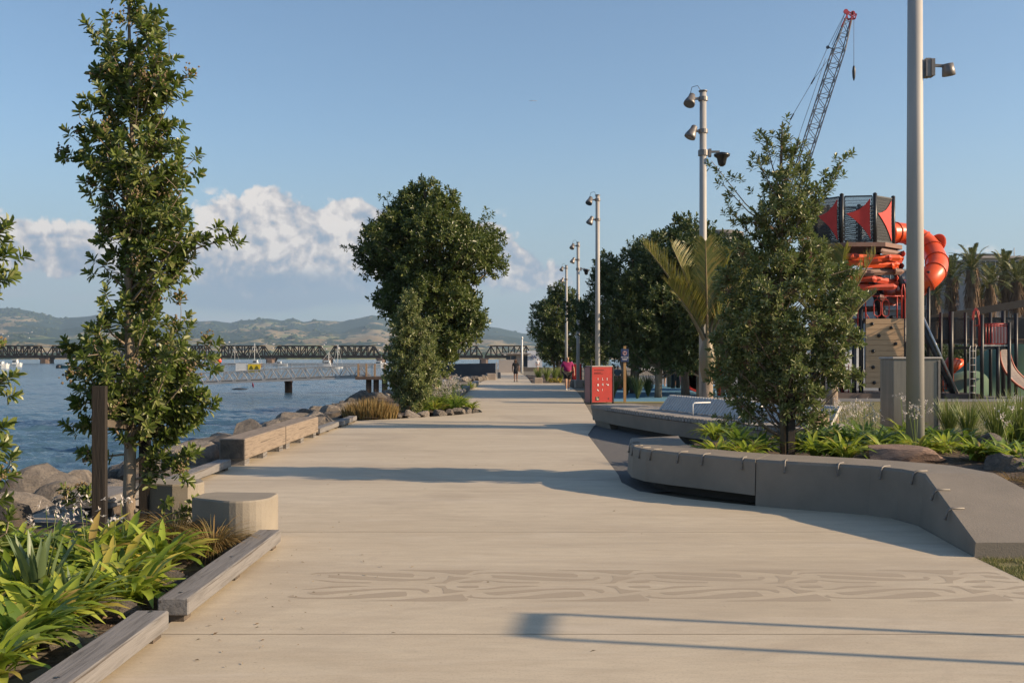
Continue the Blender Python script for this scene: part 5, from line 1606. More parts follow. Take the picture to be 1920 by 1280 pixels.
for (px, py) in ((1634, 607), (1670, 614), (1647, 629), (1678, 644), (1636, 658), (1663, 673), (1636, 688), (1675, 697), (1638, 717), (1662, 724)):
    mb = MB(); mb.lathe([(.075, 0), (.085, .03), (.05, .1), (.02, .12)], (xpx(px, 44), dY - .045, zpx(py, 44)), (.1, -1, -.2), 9); mb.build('climbing_hold', m_blackplastic, wall)
# red railing with ovals on the deck
mb = MB(); zt = zpx(555, 44); xm = (wx0 + wx1) / 2; RY = dY
mb.tube([(wx0, RY, zd + .02), (wx0, RY, zt)], .028, 6); mb.tube([(wx1 - .28, RY, zd + .02), (wx1 - .28, RY, zt)], .028, 6); mb.tube([(wx0 - .05, RY, zt), (wx1, RY, zt)], .028, 6)
for cx in (wx0 + .50, wx0 + .86):
    pth = []
    for k in range(21):
        a = 2 * PI * k / 20
        pth.append((cx + .15 * math.cos(a), RY, zd + .45 + .2 * (1 if math.sin(a) > 0 else -1) * (1 if abs(math.sin(a)) > .05 else 0) + .16 * math.sin(a)))
    mb.tube(pth, .024, 6, cap=False)
    mb.tube([(cx, RY, zd + .8), (cx, RY, zt)], .02, 5); mb.tube([(cx, RY, zd), (cx, RY, zd + .12)], .02, 5)
mb.tube([(wx1 - .12, RY - .1, zd), (wx1 - .12, RY - .1, zt + .25), (wx1 - .06, RY - .05, zt + .5), (wx1 + .02, RY, zt + .5), (wx1 + .06, RY, zt + .2), (wx1 + .06, RY, zd)], .028, 6)
mb.tube([(wx0 - .3, RY + .1, zd - .6), (wx0 - .3, RY + .1, zt + .3)], .03, 6)
mb.tube([(wx0 + .15, RY, zd), (wx0 - .02, RY, zd + .25)], .02, 5)
mb.build('railing', m_redsteel, r)
# red rung ladder low on the left
mb = MB(); lx0, lx1 = xpx(1584, 44.2), xpx(1597, 44.2)
for x in (lx0, lx1): mb.tube([(x, 44.6, 0), (x, 44.6, zpx(690, 44.2)), (x + .05, 44.75, zpx(684, 44.2))], .022, 5)
for k in range(5): mb.tube([(lx0, 44.6, .2 + k * .28), (lx1, 44.6, .2 + k * .28)], .018, 5)
mb.build('ladder', m_redsteel, r)
# low brown base step
mb = MB(); mb.box((xpx(1570, 44), 45.5, .09), (5.4, 3.6, .22)); mb.build('base_step', M('brown_step', (.15, .11, .09), None, 2, .9), r)
# tube slide
pts_ = [(1664, 437, 46.2), (1690, 437, 46.6), (1715, 443, 46.8), (1738, 458, 46.6), (1752, 478, 45.9), (1757, 499, 45.0), (1748, 517, 44.4), (1730, 531, 44.4), (1712, 540, 45.4), (1690, 548, 46.8), (1660, 556, 47.6)]
P3 = [at(a, b_, c) for a, b_, c in pts_]
def catmull(P, n=5):
    o = []
    for i in range(len(P) - 1):
        p0, p1, p2, p3 = P[max(i - 1, 0)], P[i], P[i + 1], P[min(i + 2, len(P) - 1)]
        for k in range(n):
            t = k / n
            o.append(.5 * ((2 * p1) + (p2 - p0) * t + (2 * p0 - 5 * p1 + 4 * p2 - p3) * t * t + (3 * p1 - p0 - 3 * p2 + p3) * t ** 3))
    return o + [P[-1]]
path = catmull(P3, 5)
rs_ = root('tube_slide', 'bright orange spiral tube slide leaving the tower behind the thick light pole', 'slide', (P3[0].x, P3[0].y, 0))
rad = [.46] * len(path)
mb = MB(); mb.tube(path, rad, 22); mb.build('tube', m_orange, rs_)
for i in range(3, len(path) - 2, 5):
    d = (path[i + 1] - path[i - 1]).normalized()
    mb = MB(); mb.lathe([(.46, -.03), (.50, -.03), (.50, .03), (.46, .03)], path[i], d, 22, smooth=False); mb.build('flange', M('slide_seam', (.55, .07, .02), None, 3, .5), rs_)
mb = MB(); pd = at(1757, 457, 46.5); mb.lathe([(.02, -.05), (.44, -.05), (.47, 0), (.44, .05), (.02, .05)], pd, (-.75, -.45, .2), 22, smooth=False); mb.build('end_disc', m_orange, rs_)
mb = MB(); mb.tube([(xpx(1741, 44), 44, 0), (xpx(1741, 44), 44, zpx(508, 44))], .07, 8); mb.build('support_post', m_black, rs_)

# climbing net on a leaning frame
r = root('climbing_net', 'leaning climbing net frame with a pale steel edge right of the tower', 'climbing net', (xpx(1785, 43.5), 43.5, 0))
A0, A1 = at(1728, 588, 43.5), at(1797, 737, 43.5); A1.z = .15
B0, B1 = A0 + Vector((-.5, 2.2, 0)), A1 + Vector((-.5, 2.2, 0))
mb = MB(); mb.tube([A0, A1], .05, 8); mb.build('frame_edge', M('bright_tube', (.6, .58, .55), None, 3, .35, .7), r)
mb = MB(); mb.tube([A0 + Vector((-.1, .1, -.14)), A1 + Vector((-.12, .1, -.1))], .11, 8); mb.tube([B0, B1], .09, 8); mb.tube([at(1700, 640, 44), at(1745, 745, 44)], .08, 8); mb.build('frame', m_black, r)
mb = MB()
for k in range(12):
    t = k / 11; mb.tube([A0.lerp(A1, t), B0.lerp(B1, t)], .016, 4); 
for k in range(9):
    t = k / 8; mb.tube([A0.lerp(B0, t), A1.lerp(B1, t)], .013, 4)
for k in range(7):
    t = .35 + k / 11; p = A0.lerp(A1, t); mb.tube([p, Vector((p.x - .6 - k * .03, p.y + .1, .1))], .012, 4)
mb.build('rope_net', M('black_rope', (.03, .03, .03), (.12, .12, .12), 30, .9), r)
mb = MB(); mb.box((xpx(1793, 44), 44.6, .08), (1.5, 2.6, .2)); mb.build('base', MATS['brown_step'], r)

# raised walkway with mesh sides
r = root('raised_walkway', 'raised playground walkway with dark mesh sides running to the right edge', 'walkway', (xpx(1830, 46), 46, 0))
x0, x1 = xpx(1738, 46), xpx(2040, 46)
zk = zpx(637, 46)
mb = MB(); mb.box(((x0 + x1) / 2, 46.8, zk - .08), (x1 - x0, 1.7, .16)); mb.box(((x0 + x1) / 2, 45.92, zk + .02), (x1 - x0, .06, .05)); mb.build('deck', M('deck_brown', (.12, .09, .07), (.09, .07, .055), 3, .8), r)
for yy in (46.0, 47.6):
    mb = MB(); z0, z1 = zk + .05, zpx(596, 46)
    n_ = int((x1 - x0) / .055)
    for i in range(n_):
        x = x0 + (x1 - x0) * i / n_; mb.beam((x, yy, z0), (x, yy, z1), .024, .024)
    for j in range(12): mb.beam((x0, yy, z0 + (z1 - z0) * j / 11), (x1, yy, z0 + (z1 - z0) * j / 11), .014, .014)
    mb.beam((x0, yy, z1), (x1, yy, z1), .06, .06); mb.build('mesh_side', m_black, r)
mb = MB(); a, b_ = at(1742, 597, 46.1), at(2040, 548, 46.1)
mb.loft([[a + Vector((0, 0, -.18)), a + Vector((0, .08, -.18)), a + Vector((0, .08, .12)), a + Vector((0, 0, .12))], [b_ + Vector((0, 0, -.2)), b_ + Vector((0, .08, -.2)), b_ + Vector((0, .08, .16)), b_ + Vector((0, 0, .16))]])
mb.build('sloping_beam', M('dark_grey_steel', (.02, .02, .022), None, 3, .8), r)
for px, top, w_ in ((1763, 586, .07), (1782, 584, .11), (1809, 586, .07), (1856, 586, .07), (1880, 583, .09), (1904, 587, .08), (1960, 583, .09)):
    mb = MB(); x = xpx(px, 45.9); mb.tube([(x, 45.85, 0), (x, 45.85, zpx(top, 45.9))], w_, 9); mb.build('post', m_black, r)
# small platform with red rails
r = root('red_rail_platform', 'small playground platform with red railings on black posts at the right', 'play platform', (xpx(1865, 43), 43, 0))
for px, top in ((1822, 600), (1841, 590), (1871, 650), (1892, 604)):
    mb = MB(); x = xpx(px, 43); mb.tube([(x, 43, 0), (x, 43, zpx(top, 43))], .075, 9); mb.build('post', m_black, r)
zp = zpx(649, 43)
mb = MB(); mb.box((xpx(1858, 43), 43.9, zp - .06), (xpx(1892, 43) - xpx(1822, 43), 1.7, .1)); mb.build('deck', m_black, r)
mb = MB(); mb.box((xpx(1864, 43), 43.02, zp + .03), (xpx(1890, 43) - xpx(1838, 43), .06, .05)); mb.build('deck_edge', m_steel, r)
mb = MB(); xa, xb, zt = xpx(1844, 43), xpx(1889, 43), zpx(607, 43)
for i in range(9): mb.tube([(xa + (xb - xa) * i / 8, 43.05, zp + .1), (xa + (xb - xa) * i / 8, 43.05, zt)], .018, 5)
for z in (zp + .1, zt, zt - .08): mb.tube([(xa, 43.05, z), (xb, 43.05, z)], .024, 5)
xc = xpx(1831, 43)
for dy in (0, .12):
    mb.tube([(xc - .14, 43 + dy, zp), (xc - .14, 43 + dy, zpx(600, 43)), (xc - .09, 43 + dy, zpx(584, 43)), (xc, 43 + dy, zpx(578, 43)), (xc + .09, 43 + dy, zpx(584, 43)), (xc + .15, 43 + dy, zpx(600, 43)), (xc + .15, 43 + dy, zp)], .022, 6)
mb.tube([(xc - .14, 43, zpx(610, 43)), (xc + .15, 43, zpx(610, 43))], .018, 5)
mb.build('railing', m_redsteel, r)
mb = MB(); mb.box((xpx(1872, 44), 43.9, zp + .55), (.7, .06, .9)); mb.build('side_panel', M('mauve_panel', (.16, .12, .15), None, 3, .7), r)
mb = MB(); la, lb = xpx(1818, 42.8), xpx(1829, 42.8)
for x in (la, lb): mb.tube([(x, 42.8, 0), (x, 42.8, zp - .1), (x + .15, 43, zp + .05)], .02, 5)
for k in range(7): mb.tube([(la, 42.8, .25 + k * .29), (lb, 42.8, .25 + k * .29)], .018, 5)
mb.build('ladder', m_steel, r)
# curved climber
mb = MB(); PL = catmull([at(a, b_, 43.3) for a, b_ in ((1874, 655), (1876, 675), (1884, 695), (1899, 714), (1922, 730), (1955, 742))], 4)
PRr = catmull([at(a, b_, 44.3) for a, b_ in ((1892, 655), (1896, 674), (1905, 693), (1922, 710), (1945, 725), (1975, 738))], 4)
mb.tube(PL, .05, 7); mb.tube(PRr, .05, 7); mb.build('climber_rail', M('rust_orange', (.38, .07, .03), None, 3, .5), r)
mb = MB()
for i in range(len(PL) - 1): mb.loft([[PL[i], PRr[i], PRr[i] - Vector((.03, 0, .03)), PL[i] - Vector((.03, 0, .03))], [PL[i + 1], PRr[i + 1], PRr[i + 1] - Vector((.03, 0, .03)), PL[i + 1] - Vector((.03, 0, .03))]])
mb.build('climber_membrane', M('brown_membrane', (.10, .07, .06), (.2, .16, .13), 2, .5), r)
# green rubber mounds
def mound(name, label, cx, cy, rx, ry, h, mat):
    mb = MB(); n1_, n2_ = 14, 40; vs = []; fs = []
    for i in range(n1_ + 1):
        t = i / n1_
        for k in range(n2_):
            a = 2 * PI * k / n2_; q = 1 + .12 * math.sin(2 * a + 1)
            vs.append((cx + rx * q * t * math.cos(a), cy + ry * q * t * math.sin(a), -.05 + h * (.5 + .5 * math.cos(PI * t)) ** .85))
    for i in range(n1_):
        for k in range(n2_):
            j = (k + 1) % n2_; fs.append((i * n2_ + k, (i + 1) * n2_ + k, (i + 1) * n2_ + j, i * n2_ + j))
    mb.add(vs, fs, True)
    return tag(mb.build(name, mat, None, (cx, cy, 0)), label, 'play mound')
m_green = M('green_rubber', (.085, .17, .105), (.13, .20, .11), .35, .85)
mound('play_mound', 'large dark green rubber play mound behind the red railed platform', xpx(1965, 51), 51, 6.2, 6.0, 3.3, m_green)
mound('play_mound', 'lower pale green rubber mound at the foot of the net', xpx(1830, 49), 49.5, 2.8, 3, 1.15, M('pale_green_rubber', (.12, .21, .14), (.16, .24, .15), .5, .85))
r = root('climbing_tubes', 'cluster of tilted orange tubes on the low green mound', 'play tubes', (xpx(1785, 48), 48, 0))
for k in range(4):
    mb = MB(); a = at(1768 + k * 6, 700 - k * 2, 48 + k * .2); b_ = at(1782 + k * 7.5, 673 + k * 1.5, 48.2 + k * .2); mb.tube([a, b_], .17, 12); mb.tube([a + Vector((0, 0, -.1)), Vector((a.x, a.y, .0))], .05, 6); mb.build('tube', m_orange, r)

# ================================================================= palms
def frond(mb, base, tip, sag, nl=46, ll=.62, lw=.03, rach=.02, up=0.0, rnd=None, vee=.5, rb=None):
    base, tip = Vector(base), Vector(tip)
    d = tip - base; L_ = d.length
    path = [base + d * t + Vector((0, 0, 1)) * sag * L_ * math.sin(PI * t) for t in [i / 10 for i in range(11)]]
    (rb or mb).tube(path, [rach * (1 - .85 * i / 10) for i in range(11)], 4, cap=False)
    for i in range(nl):
        t = .16 + .84 * i / nl
        f = t * 10; k = min(int(f), 9); p = path[k].lerp(path[k + 1], f - k)
        tg = (path[k + 1] - path[k]).normalized()
        s = tg.cross(Vector((0, 0, 1)))
        if s.length < .1: s = Vector((1, 0, 0))
        s.normalize(); nn = s.cross(tg)
        l = ll * (math.sin(PI * min(1, .15 + t * .8)) ** .6) * rnd.uniform(.8, 1.1)
        for sg in (-1, 1):
            dd = (tg * .75 + s * sg * .62 + nn * (vee + rnd.uniform(-.12, .12))).normalized()
            w_ = lw * rnd.uniform(.8, 1.1)
            sd = dd.cross(nn).normalized() * w_ * .5
            m_ = p + dd * l * .5; e = p + dd * l + Vector((0, 0, -.12)) * l
            mb.face([p - sd * .6, p + sd * .6, m_ + sd, m_ - sd]); mb.face([m_ - sd, m_ + sd, e])
lf_palm = leafmat('palm_leaflet', [(.07, .095, .018), (.11, .13, .025), (.18, .17, .035), (.28, .20, .055), (.085, .11, .022)], .22, .45, (.3, .3, .04))
m_shaft = M('crownshaft', (.15, .135, .06), (.20, .135, .08), 4, .5, stretch=(3, 3, .4))
def nikau(label, cx, cy, fr, seed, zc=2.15):
    rnd = random.Random(seed); r = root('nikau_palm', label, 'palm', (cx, cy, 0), 'upright feather palms')
    mb = MB(); mb.tube([(cx, cy, -.05), (cx, cy, .5), (cx, cy, 1.15)], [.17, .14, .13], 14); mb.build('trunk', m_bark, r)
    mb = MB(); mb.lathe([(.11, 1.1), (.125, 1.2), (.17, 1.4), (.195, 1.6), (.18, 1.8), (.13, 2.0), (.09, zc), (.06, zc + .12)], (cx, cy, 0), (0, 0, 1), 16); mb.build('crownshaft', m_shaft, r)
    for (dx, dy, dz, ll, dens) in fr:
        mb = MB(); rb = MB(); b_ = Vector((cx + dx * .05, cy + dy * .05, zc - .05))
        frond(mb, b_, b_ + Vector((dx, dy, dz)), .07, nl=dens, ll=ll, lw=.024, rach=.04, rnd=rnd, rb=rb)
        o = mb.build('frond', lf_palm, r); rb.build('midrib', MATS['crownshaft'], o)
    return r
Yn = 24.0
def nf(px, py, dy, ll=.75, dens=52, cx=1325): dens = int(dens * 1.4); return ((px - cx) / FOC * Yn, dy, (632 - py) / FOC * Yn, ll, dens)
nikau('feather palm with swollen green brown crownshaft standing before the dark grove', xpx(1326, Yn), Yn,
      [nf(1212, 448, .2, .8, 60), nf(1268, 450, .5, .8, 56), nf(1310, 452, -.8, .75, 52), nf(1248, 528, -.5, .8, 46), nf(1372, 462, .3, .8, 56), nf(1398, 500, -.3, .7, 46), nf(1345, 470, 1.0, .7, 44), nf(1400, 590, .9, .6, 36), nf(1290, 540, 1.4, .6, 36)], 5)
nikau('second feather palm mostly hidden behind the raised bed tree, fronds showing at its right', xpx(1560, Yn), Yn,
      [nf(1640, 470, -.3, .75, 52, 1570), nf(1600, 455, .3, .75, 52, 1570), nf(1560, 450, .6, .75, 46, 1570), nf(1652, 540, .1, .6, 44, 1570), nf(1500, 470, .3, .7, 44, 1570), nf(1480, 540, -.4, .7, 40, 1570)], 6)
# date palms in the distance
lf_date = leafmat('date_leaflet', [(.05, .075, .02), (.09, .12, .035), (.15, .16, .05), (.28, .24, .11)], .15, .5, (.2, .22, .05))
def datepalm(label, seed):
    rnd = random.Random(seed); r = root('date_palm', label, 'palm', (0, 0, 0), 'row of date palms in front of the apartments')
    mb = MB(); mb.tube([(0, 0, -.1), (.1, 0, 4), (0, 0, 7.5), (0, 0, 9.6)], [.36, .3, .34, .5], 10); mb.build('trunk', M('palm_trunk', (.13, .09, .06), (.2, .14, .095), 4, .95, bmp=1, bscale=6), r)
    sk = MB()
    for k in range(220):
        a = rnd.uniform(0, 6.28); z = rnd.uniform(6.6, 9.8); q = rnd.uniform(.3, .6)
        p = Vector((q * math.cos(a), q * math.sin(a), z)); t = Vector((-math.sin(a), math.cos(a), 0)) * .07
        e = p + Vector((math.cos(a) * .35, math.sin(a) * .35, -rnd.uniform(.8, 1.6)))
        sk.face([p - t, p + t, e])
    sk.build('dead_frond_skirt', M('dry_fronds', (.20, .13, .075), (.12, .08, .05), 2, .95), r)
    mb = MB()
    for k in range(30):
        a = k * 2.4; el_ = R(78 - 110 * (k / 29.0)); Lf = rnd.uniform(2.3, 2.9)
        b_ = Vector((0, 0, 9.7)); tip = b_ + Vector((math.cos(a) * math.cos(el_), math.sin(a) * math.cos(el_), math.sin(el_))) * Lf + Vector((0, 0, -.3))
        frond(mb, b_, tip, .18, nl=20, ll=.5, lw=.075, rach=.045, rnd=rnd, vee=.15)
    mb.build('crown', lf_date, r)
    return r
dp = datepalm('tallest date palm, left of the flat roofed apartment block', 3)
for i, (px, py, lab) in enumerate([(1822, 505, None), (1784, 520, 'date palm left of the tallest one'), (1857, 532, 'date palm in front of the apartment block windows'), (1884, 512, 'yellower date palm right of centre in the row'), (1906, 528, 'date palm near the right edge'), (1752, 552, 'shorter date palm behind the orange slide'), (1925, 522, 'date palm cut off by the right edge'), (1838, 560, 'low date palm between the taller ones')]):
    Yp = 108 + (i * 7) % 11
    zc = zpx(py, Yp)
    place(dp, (xpx(px, Yp), Yp, 0), i * 1.3, lab, s=zc / 9.7, first=(i == 0))
for k, (px, Yb, s, lab) in enumerate([(1740, 96, .62, 'dark bushy tree below the date palms, behind the net'), (1800, 98, .55, 'dark bushy tree behind the raised walkway'), (1870, 99, .5, 'dark bushy tree behind the red railings'), (1930, 97, .55, 'dark bushy tree at the right edge behind the walkway'), (1700, 100, .6, 'dark bushy tree behind the tube slide')]):
    place(gb, (xpx(px, Yb), Yb, -.6), k * 1.7, lab, s=(1.1, 1.1, s), group='dark trees below the palms')

# ================================================================= buildings
def building(label, x0, x1, y, z1, depth, floors, bays, wallm, winm=m_glass, name='building', zb=0, roofbox=None, cat='building'):
    r = root(name, label, cat, ((x0 + x1) / 2, y + depth / 2, 0))
    mb = MB(); mb.box(((x0 + x1) / 2, y + depth / 2, (z1 + zb) / 2), (x1 - x0, depth, z1 - zb)); mb.build('wall', wallm, r)
    mb = MB(); mb.box(((x0 + x1) / 2, y + depth / 2, z1 + .15), (x1 - x0 + .8, depth + .8, .3)); mb.build('roof', M('roof_pale', (.42, .38, .35), (.36, .33, .3), 1, .8), r)
    fh = (z1 - zb) / floors; bw = (x1 - x0) / bays
    for f in range(floors):
        mb = MB(); mb.box(((x0 + x1) / 2, y - .45, zb + f * fh + .1), (x1 - x0, .9, .22)); mb.build('balcony_slab', MATS['roof_pale'], r)
        for k in range(bays):
            if (k * 5 + f * 3) % 11 == 0: continue
            mb = MB(); mb.box((x0 + (k + .5) * bw, y - .03, zb + f * fh + fh * .55), (bw * .72, .1, fh * .62)); o = mb.build('window', winm, r)
            mb = MB(); mb.box((x0 + (k + .5) * bw, y - .1, zb + f * fh + fh * .55), (.07, .06, fh * .62)); mb.build('frame', m_white, o)
    return r
m_pale = M('pale_render', (.40, .35, .31), (.35, .31, .28), .5, .8)
ra = building('flat roofed apartment block with glazed top floor behind the date palms', xpx(1838, 150), xpx(2080, 150), 150, zpx(484, 150), 14, 5, 13, m_pale)
mb = MB(); mb.box((xpx(1878, 151), 156, zpx(480, 152) + .2), (5.4, 4, .7)); mb.build('plant_room', M('dark_roofing', (.05, .05, .055), None, 2, .6), ra)
mb = MB(); mb.tube([(xpx(1914, 151), 153, zpx(482, 151)), (xpx(1914, 151), 153, zpx(462, 151))], .06, 5); mb.build('mast', m_steel, ra)
building('lower apartment block glimpsed between the tower legs and the palms', xpx(1640, 165), xpx(1836, 165), 165, zpx(508, 165), 12, 5, 10, M('grey_render', (.33, .31, .3), (.28, .27, .26), .5, .8))
rb_ = root('round_building', 'flat round roof top showing above the dark grove', 'building', (xpx(1352, 95), 95, 0))
mb = MB(); mb.lathe([(1.7, 0), (1.7, zpx(446, 95))], (xpx(1352, 95), 95, 0), (0, 0, 1), 24); mb.build('wall', MATS['grey_render'], rb_)
mb = MB(); mb.lathe([(1.6, zpx(447, 95)), (2.05, zpx(443, 95)), (2.05, zpx(437, 95)), (1.7, zpx(434.5, 95))], (xpx(1352, 95), 95, 0), (0, 0, 1), 32); mb.build('roof', M('dull_roof', (.2, .18, .16), None, 1, .8), rb_)
# quayside building at the end of the path
r = root('quay_building', 'low white glass fronted quay building at the end of the path', 'building', (2.5, 148, 0))
yb = 146
mb = MB(); mb.box((xpx(1003, yb), yb + 2, 1.35), (2.1, 4, 2.75)); mb.build('wall', M('cool_white', (.6, .62, .66), (.5, .52, .56), 1, .6), r)
mb = MB(); mb.box((xpx(972, yb), yb + 2.2, 1.15), (3.2, 3.6, 2.2)); mb.build('wall', m_pale, r)
mb = MB(); mb.box((xpx(968, yb), yb + 1.6, 2.35), (4.2, 5, .12)); mb.build('canopy', MATS['roof_pale'], r)
for px, w_ in ((953, .6), (963, .7), (983, .5), (989, .45)):
    mb = MB(); mb.box((xpx(px, yb), yb + .37, 1.25), (w_, .08, 1.5)); mb.build('window', m_glass, r)
mb = MB(); 
for k in range(5): mb.beam(at(995 + k * 2, 668 - (k % 2) * 3, yb - .1), at(998 + k * 2, 672 - (k % 3), yb - .1), .05, .12)
mb.build('wall_emblem', M('emblem_blue', (.08, .12, .25), None, 1, .6), r)
mb = MB(); mb.box((xpx(951, 120), 120, .75), (2.0, .4, 1.5)); tag(mb.build('low_wall', m_pale, None, (xpx(951, 120), 120, 0)), 'pale low wall left of the walking woman, at the end of the path', 'wall')
mb = MB(); mb.box((xpx(990, 132), 132, .25), (5.6, .5, .5)); tag(mb.build('planter_wall', M('dark_planter', (.14, .12, .1), None, 1, .9), None, (xpx(990, 132), 132, 0)), 'long dark low planter wall in front of the quay building', 'wall')
mb = MB(); mb.tube([(xpx(979, 110), 110, 0), (xpx(979, 110), 110, zpx(634, 110))], [.11, .07], 8); mb.lathe([(.12, 0), (.1, .2), (.02, .25)], (xpx(979, 110), 110, zpx(635, 110)), (0, 0, 1), 8)
tag(mb.build('white_mast', m_white, None, (xpx(979, 110), 110, 0)), 'slender white mast beside the walking woman in front of the bridge', 'mast')
# pale sheds glimpsed through the grove
building('long pale shed glimpsed through the grove trunks', 16, 44, 128, 3.4, 8, 1, 12, m_white, name='shed')
r = root('picnic_table', 'timber picnic bench seen between the grove trunks', 'table', (xpx(1159, 55), 55, 0))
mb = MB()
for k in range(5): mb.box((xpx(1159, 55), 54.7, .2 + k * .1), (1.5, .06, .085))
mb.build('slat_panel', M('red_timber', (.34, .16, .09), (.27, .12, .07), 3, .7), r)
mb = MB(); mb.box((xpx(1159, 55), 55, .72), (1.6, .7, .06)); mb.build('table_top', MATS['red_timber'], r)
for k in (-.6, .6):
    mb = MB(); mb.box((xpx(1159, 55) + k, 55, .35), (.08, .5, .7)); mb.build('leg', m_black, r)
for k, (px, lab) in enumerate([(1232, 'black post standing in the playground, left one behind the grove'), (1262, 'black post behind the standing person in white'), (1272, 'black post right of the standing person in white')]):
    mb = MB(); mb.tube([(xpx(px, 58), 58, 0), (xpx(px, 58), 58, 3.2)], .12, 8); tag(mb.build('shade_post', m_black, None, (xpx(px, 58), 58, 0)), lab, 'post')
r = root('play_tunnel', 'round red play tunnel behind the twin trunks', 'play tunnel', (xpx(1305, 50), 50, 0))
mb = MB(); mb.lathe([(.62, -.8), (.66, -.8), (.66, .8), (.62, .8)], (xpx(1308, 50), 50.6, .75), (0, 1, 0), 20); mb.build('tunnel', m_redsteel, r)
mb = MB(); mb.lathe([(.70, -.06), (.72, 0), (.60, .02), (.60, -.06)], (xpx(1308, 50), 49.75, .75), (0, 1, 0), 20); mb.build('rim', m_sail, r)
r = root('red_sculpture', 'jagged red play sculpture behind the feather palm', 'play sculpture', (xpx(1352, 46), 46, 0))
mb = MB()
for k in range(9):
    a = at(1338 + (k * 7) % 26, 655 + k * 7, 46 + (k % 3) * .2); b_ = a + Vector((.45 * (-1) ** k, .1, .35)); mb.beam(a, b_, .2, .06)
mb.tube([(xpx(1350, 46), 46.2, 0), (xpx(1350, 46), 46.2, 2.1)], .09, 8); mb.build('blades', m_orange, r)

# ================================================================= crane
r = root('lattice_crane', 'tall lattice boom crane with a red tip leaning right against the sky', 'crane', (xpx(1392, 120), 120, 0))
Yc = 120
b0, b1 = at(1392, 682, Yc), at(1590, 38, Yc); b0.z = 2.2
D_ = (b1 - b0); Lb = D_.length; D_.normalize(); S_ = D_.cross(Vector((0, 1, 0))).normalized(); W2 = Vector((0, 1, 0))
m_crane = M('crane_steel', (.10, .11, .13), (.07, .08, .1), 1, .6)
mb = MB()
def cw_(t): return .62 * min(1, .25 + t * 6, .55 + (1 - t) * 5)
nseg = 44
prev = None
for i in range(nseg + 1):
    t = i / nseg; c = b0 + D_ * Lb * t; hw = cw_(t)
    cs = [c + S_ * a * hw + W2 * b_ * hw for a, b_ in ((-1, -1), (1, -1), (1, 1), (-1, 1))]
    if prev:
        for k in range(4):
            mb.beam(prev[k], cs[k], .11, .11); mb.beam(prev[k], cs[(k + 1) % 4] if i % 2 else cs[(k + 3) % 4], .055, .055)
    if i % 2 == 0:
        for k in range(4): mb.beam(cs[k], cs[(k + 1) % 4], .05, .05)
    prev = cs
mb.build('boom', m_crane, r)
mb = MB()
e = b1
mb.beam(e - D_ * 1.0 + S_ * .5, e + D_ * 1.0 + S_ * .2, .16, .16); mb.beam(e - D_ * 1.0 - S_ * .5, e + D_ * 1.1 - S_ * .2, .16, .16)
h1_ = at(1606, 27, Yc); h2_ = at(1603, 36, Yc); g1 = at(1586, 22, Yc)
for a, b_ in ((g1, h1_), (h1_, h2_), (h2_, e), (e, h1_), (g1, e), (g1, h2_), (e + S_ * .5, h2_)): mb.beam(a, b_, .12, .12)
mb.lathe([(.28, -.08), (.28, .08)], at(1586, 22, Yc), (0, 1, 0), 14); mb.lathe([(.26, -.08), (.26, .08)], at(1599, 25, Yc), (0, 1, 0), 14)
mb.build('tip_sheave', M('crane_red', (.45, .04, .06), None, 2, .5), r)
mb = MB(); jp = at(1552, 89, Yc); je = b0 + D_ * Lb * .9
mb.beam(at(1566, 93, Yc), jp, .1, .1); mb.lathe([(.2, -.05), (.2, .05)], jp, (0, 1, 0), 12); mb.build('strut', m_crane, r)
mb = MB()
for a, b_ in ((g1, jp), (g1, at(1560, 85, Yc)), (jp, at(1524, 152, Yc)), (at(1566, 93, Yc), at(1524, 152, Yc)), (at(1524, 152, Yc), at(1483, 222, Yc)), (at(1483, 222, Yc), at(1340, 600, Yc)), (at(1548, 110, Yc), at(1503, 240, Yc)), (at(1503, 240, Yc), at(1375, 640, Yc)), (at(1601, 38, Yc), at(1601, 128, Yc))): mb.tube([a, b_], .028, 4)
for p in (at(1524, 152, Yc), at(1485, 219, Yc)): mb.tube([p + Vector((-.2, 0, -.35)), p + Vector((.2, 0, .35))], .09, 5)
mb.build('cable', m_crane, r)
mb = MB(); mb.lathe([(.04, -1.1), (.16, -.7), (.2, 0), (.14, .5), (.04, .7)], at(1601, 134, Yc), (0, 0, 1), 10); mb.build('hook_block', m_black, r)
mb = MB(); cx = b0.x; mb.box((cx - 1, 120, 2.0), (5, 3, 2.0)); mb.box((cx - .6, 120, .5), (5.5, 3.6, 1.0)); mb.build('carrier', m_crane, r)

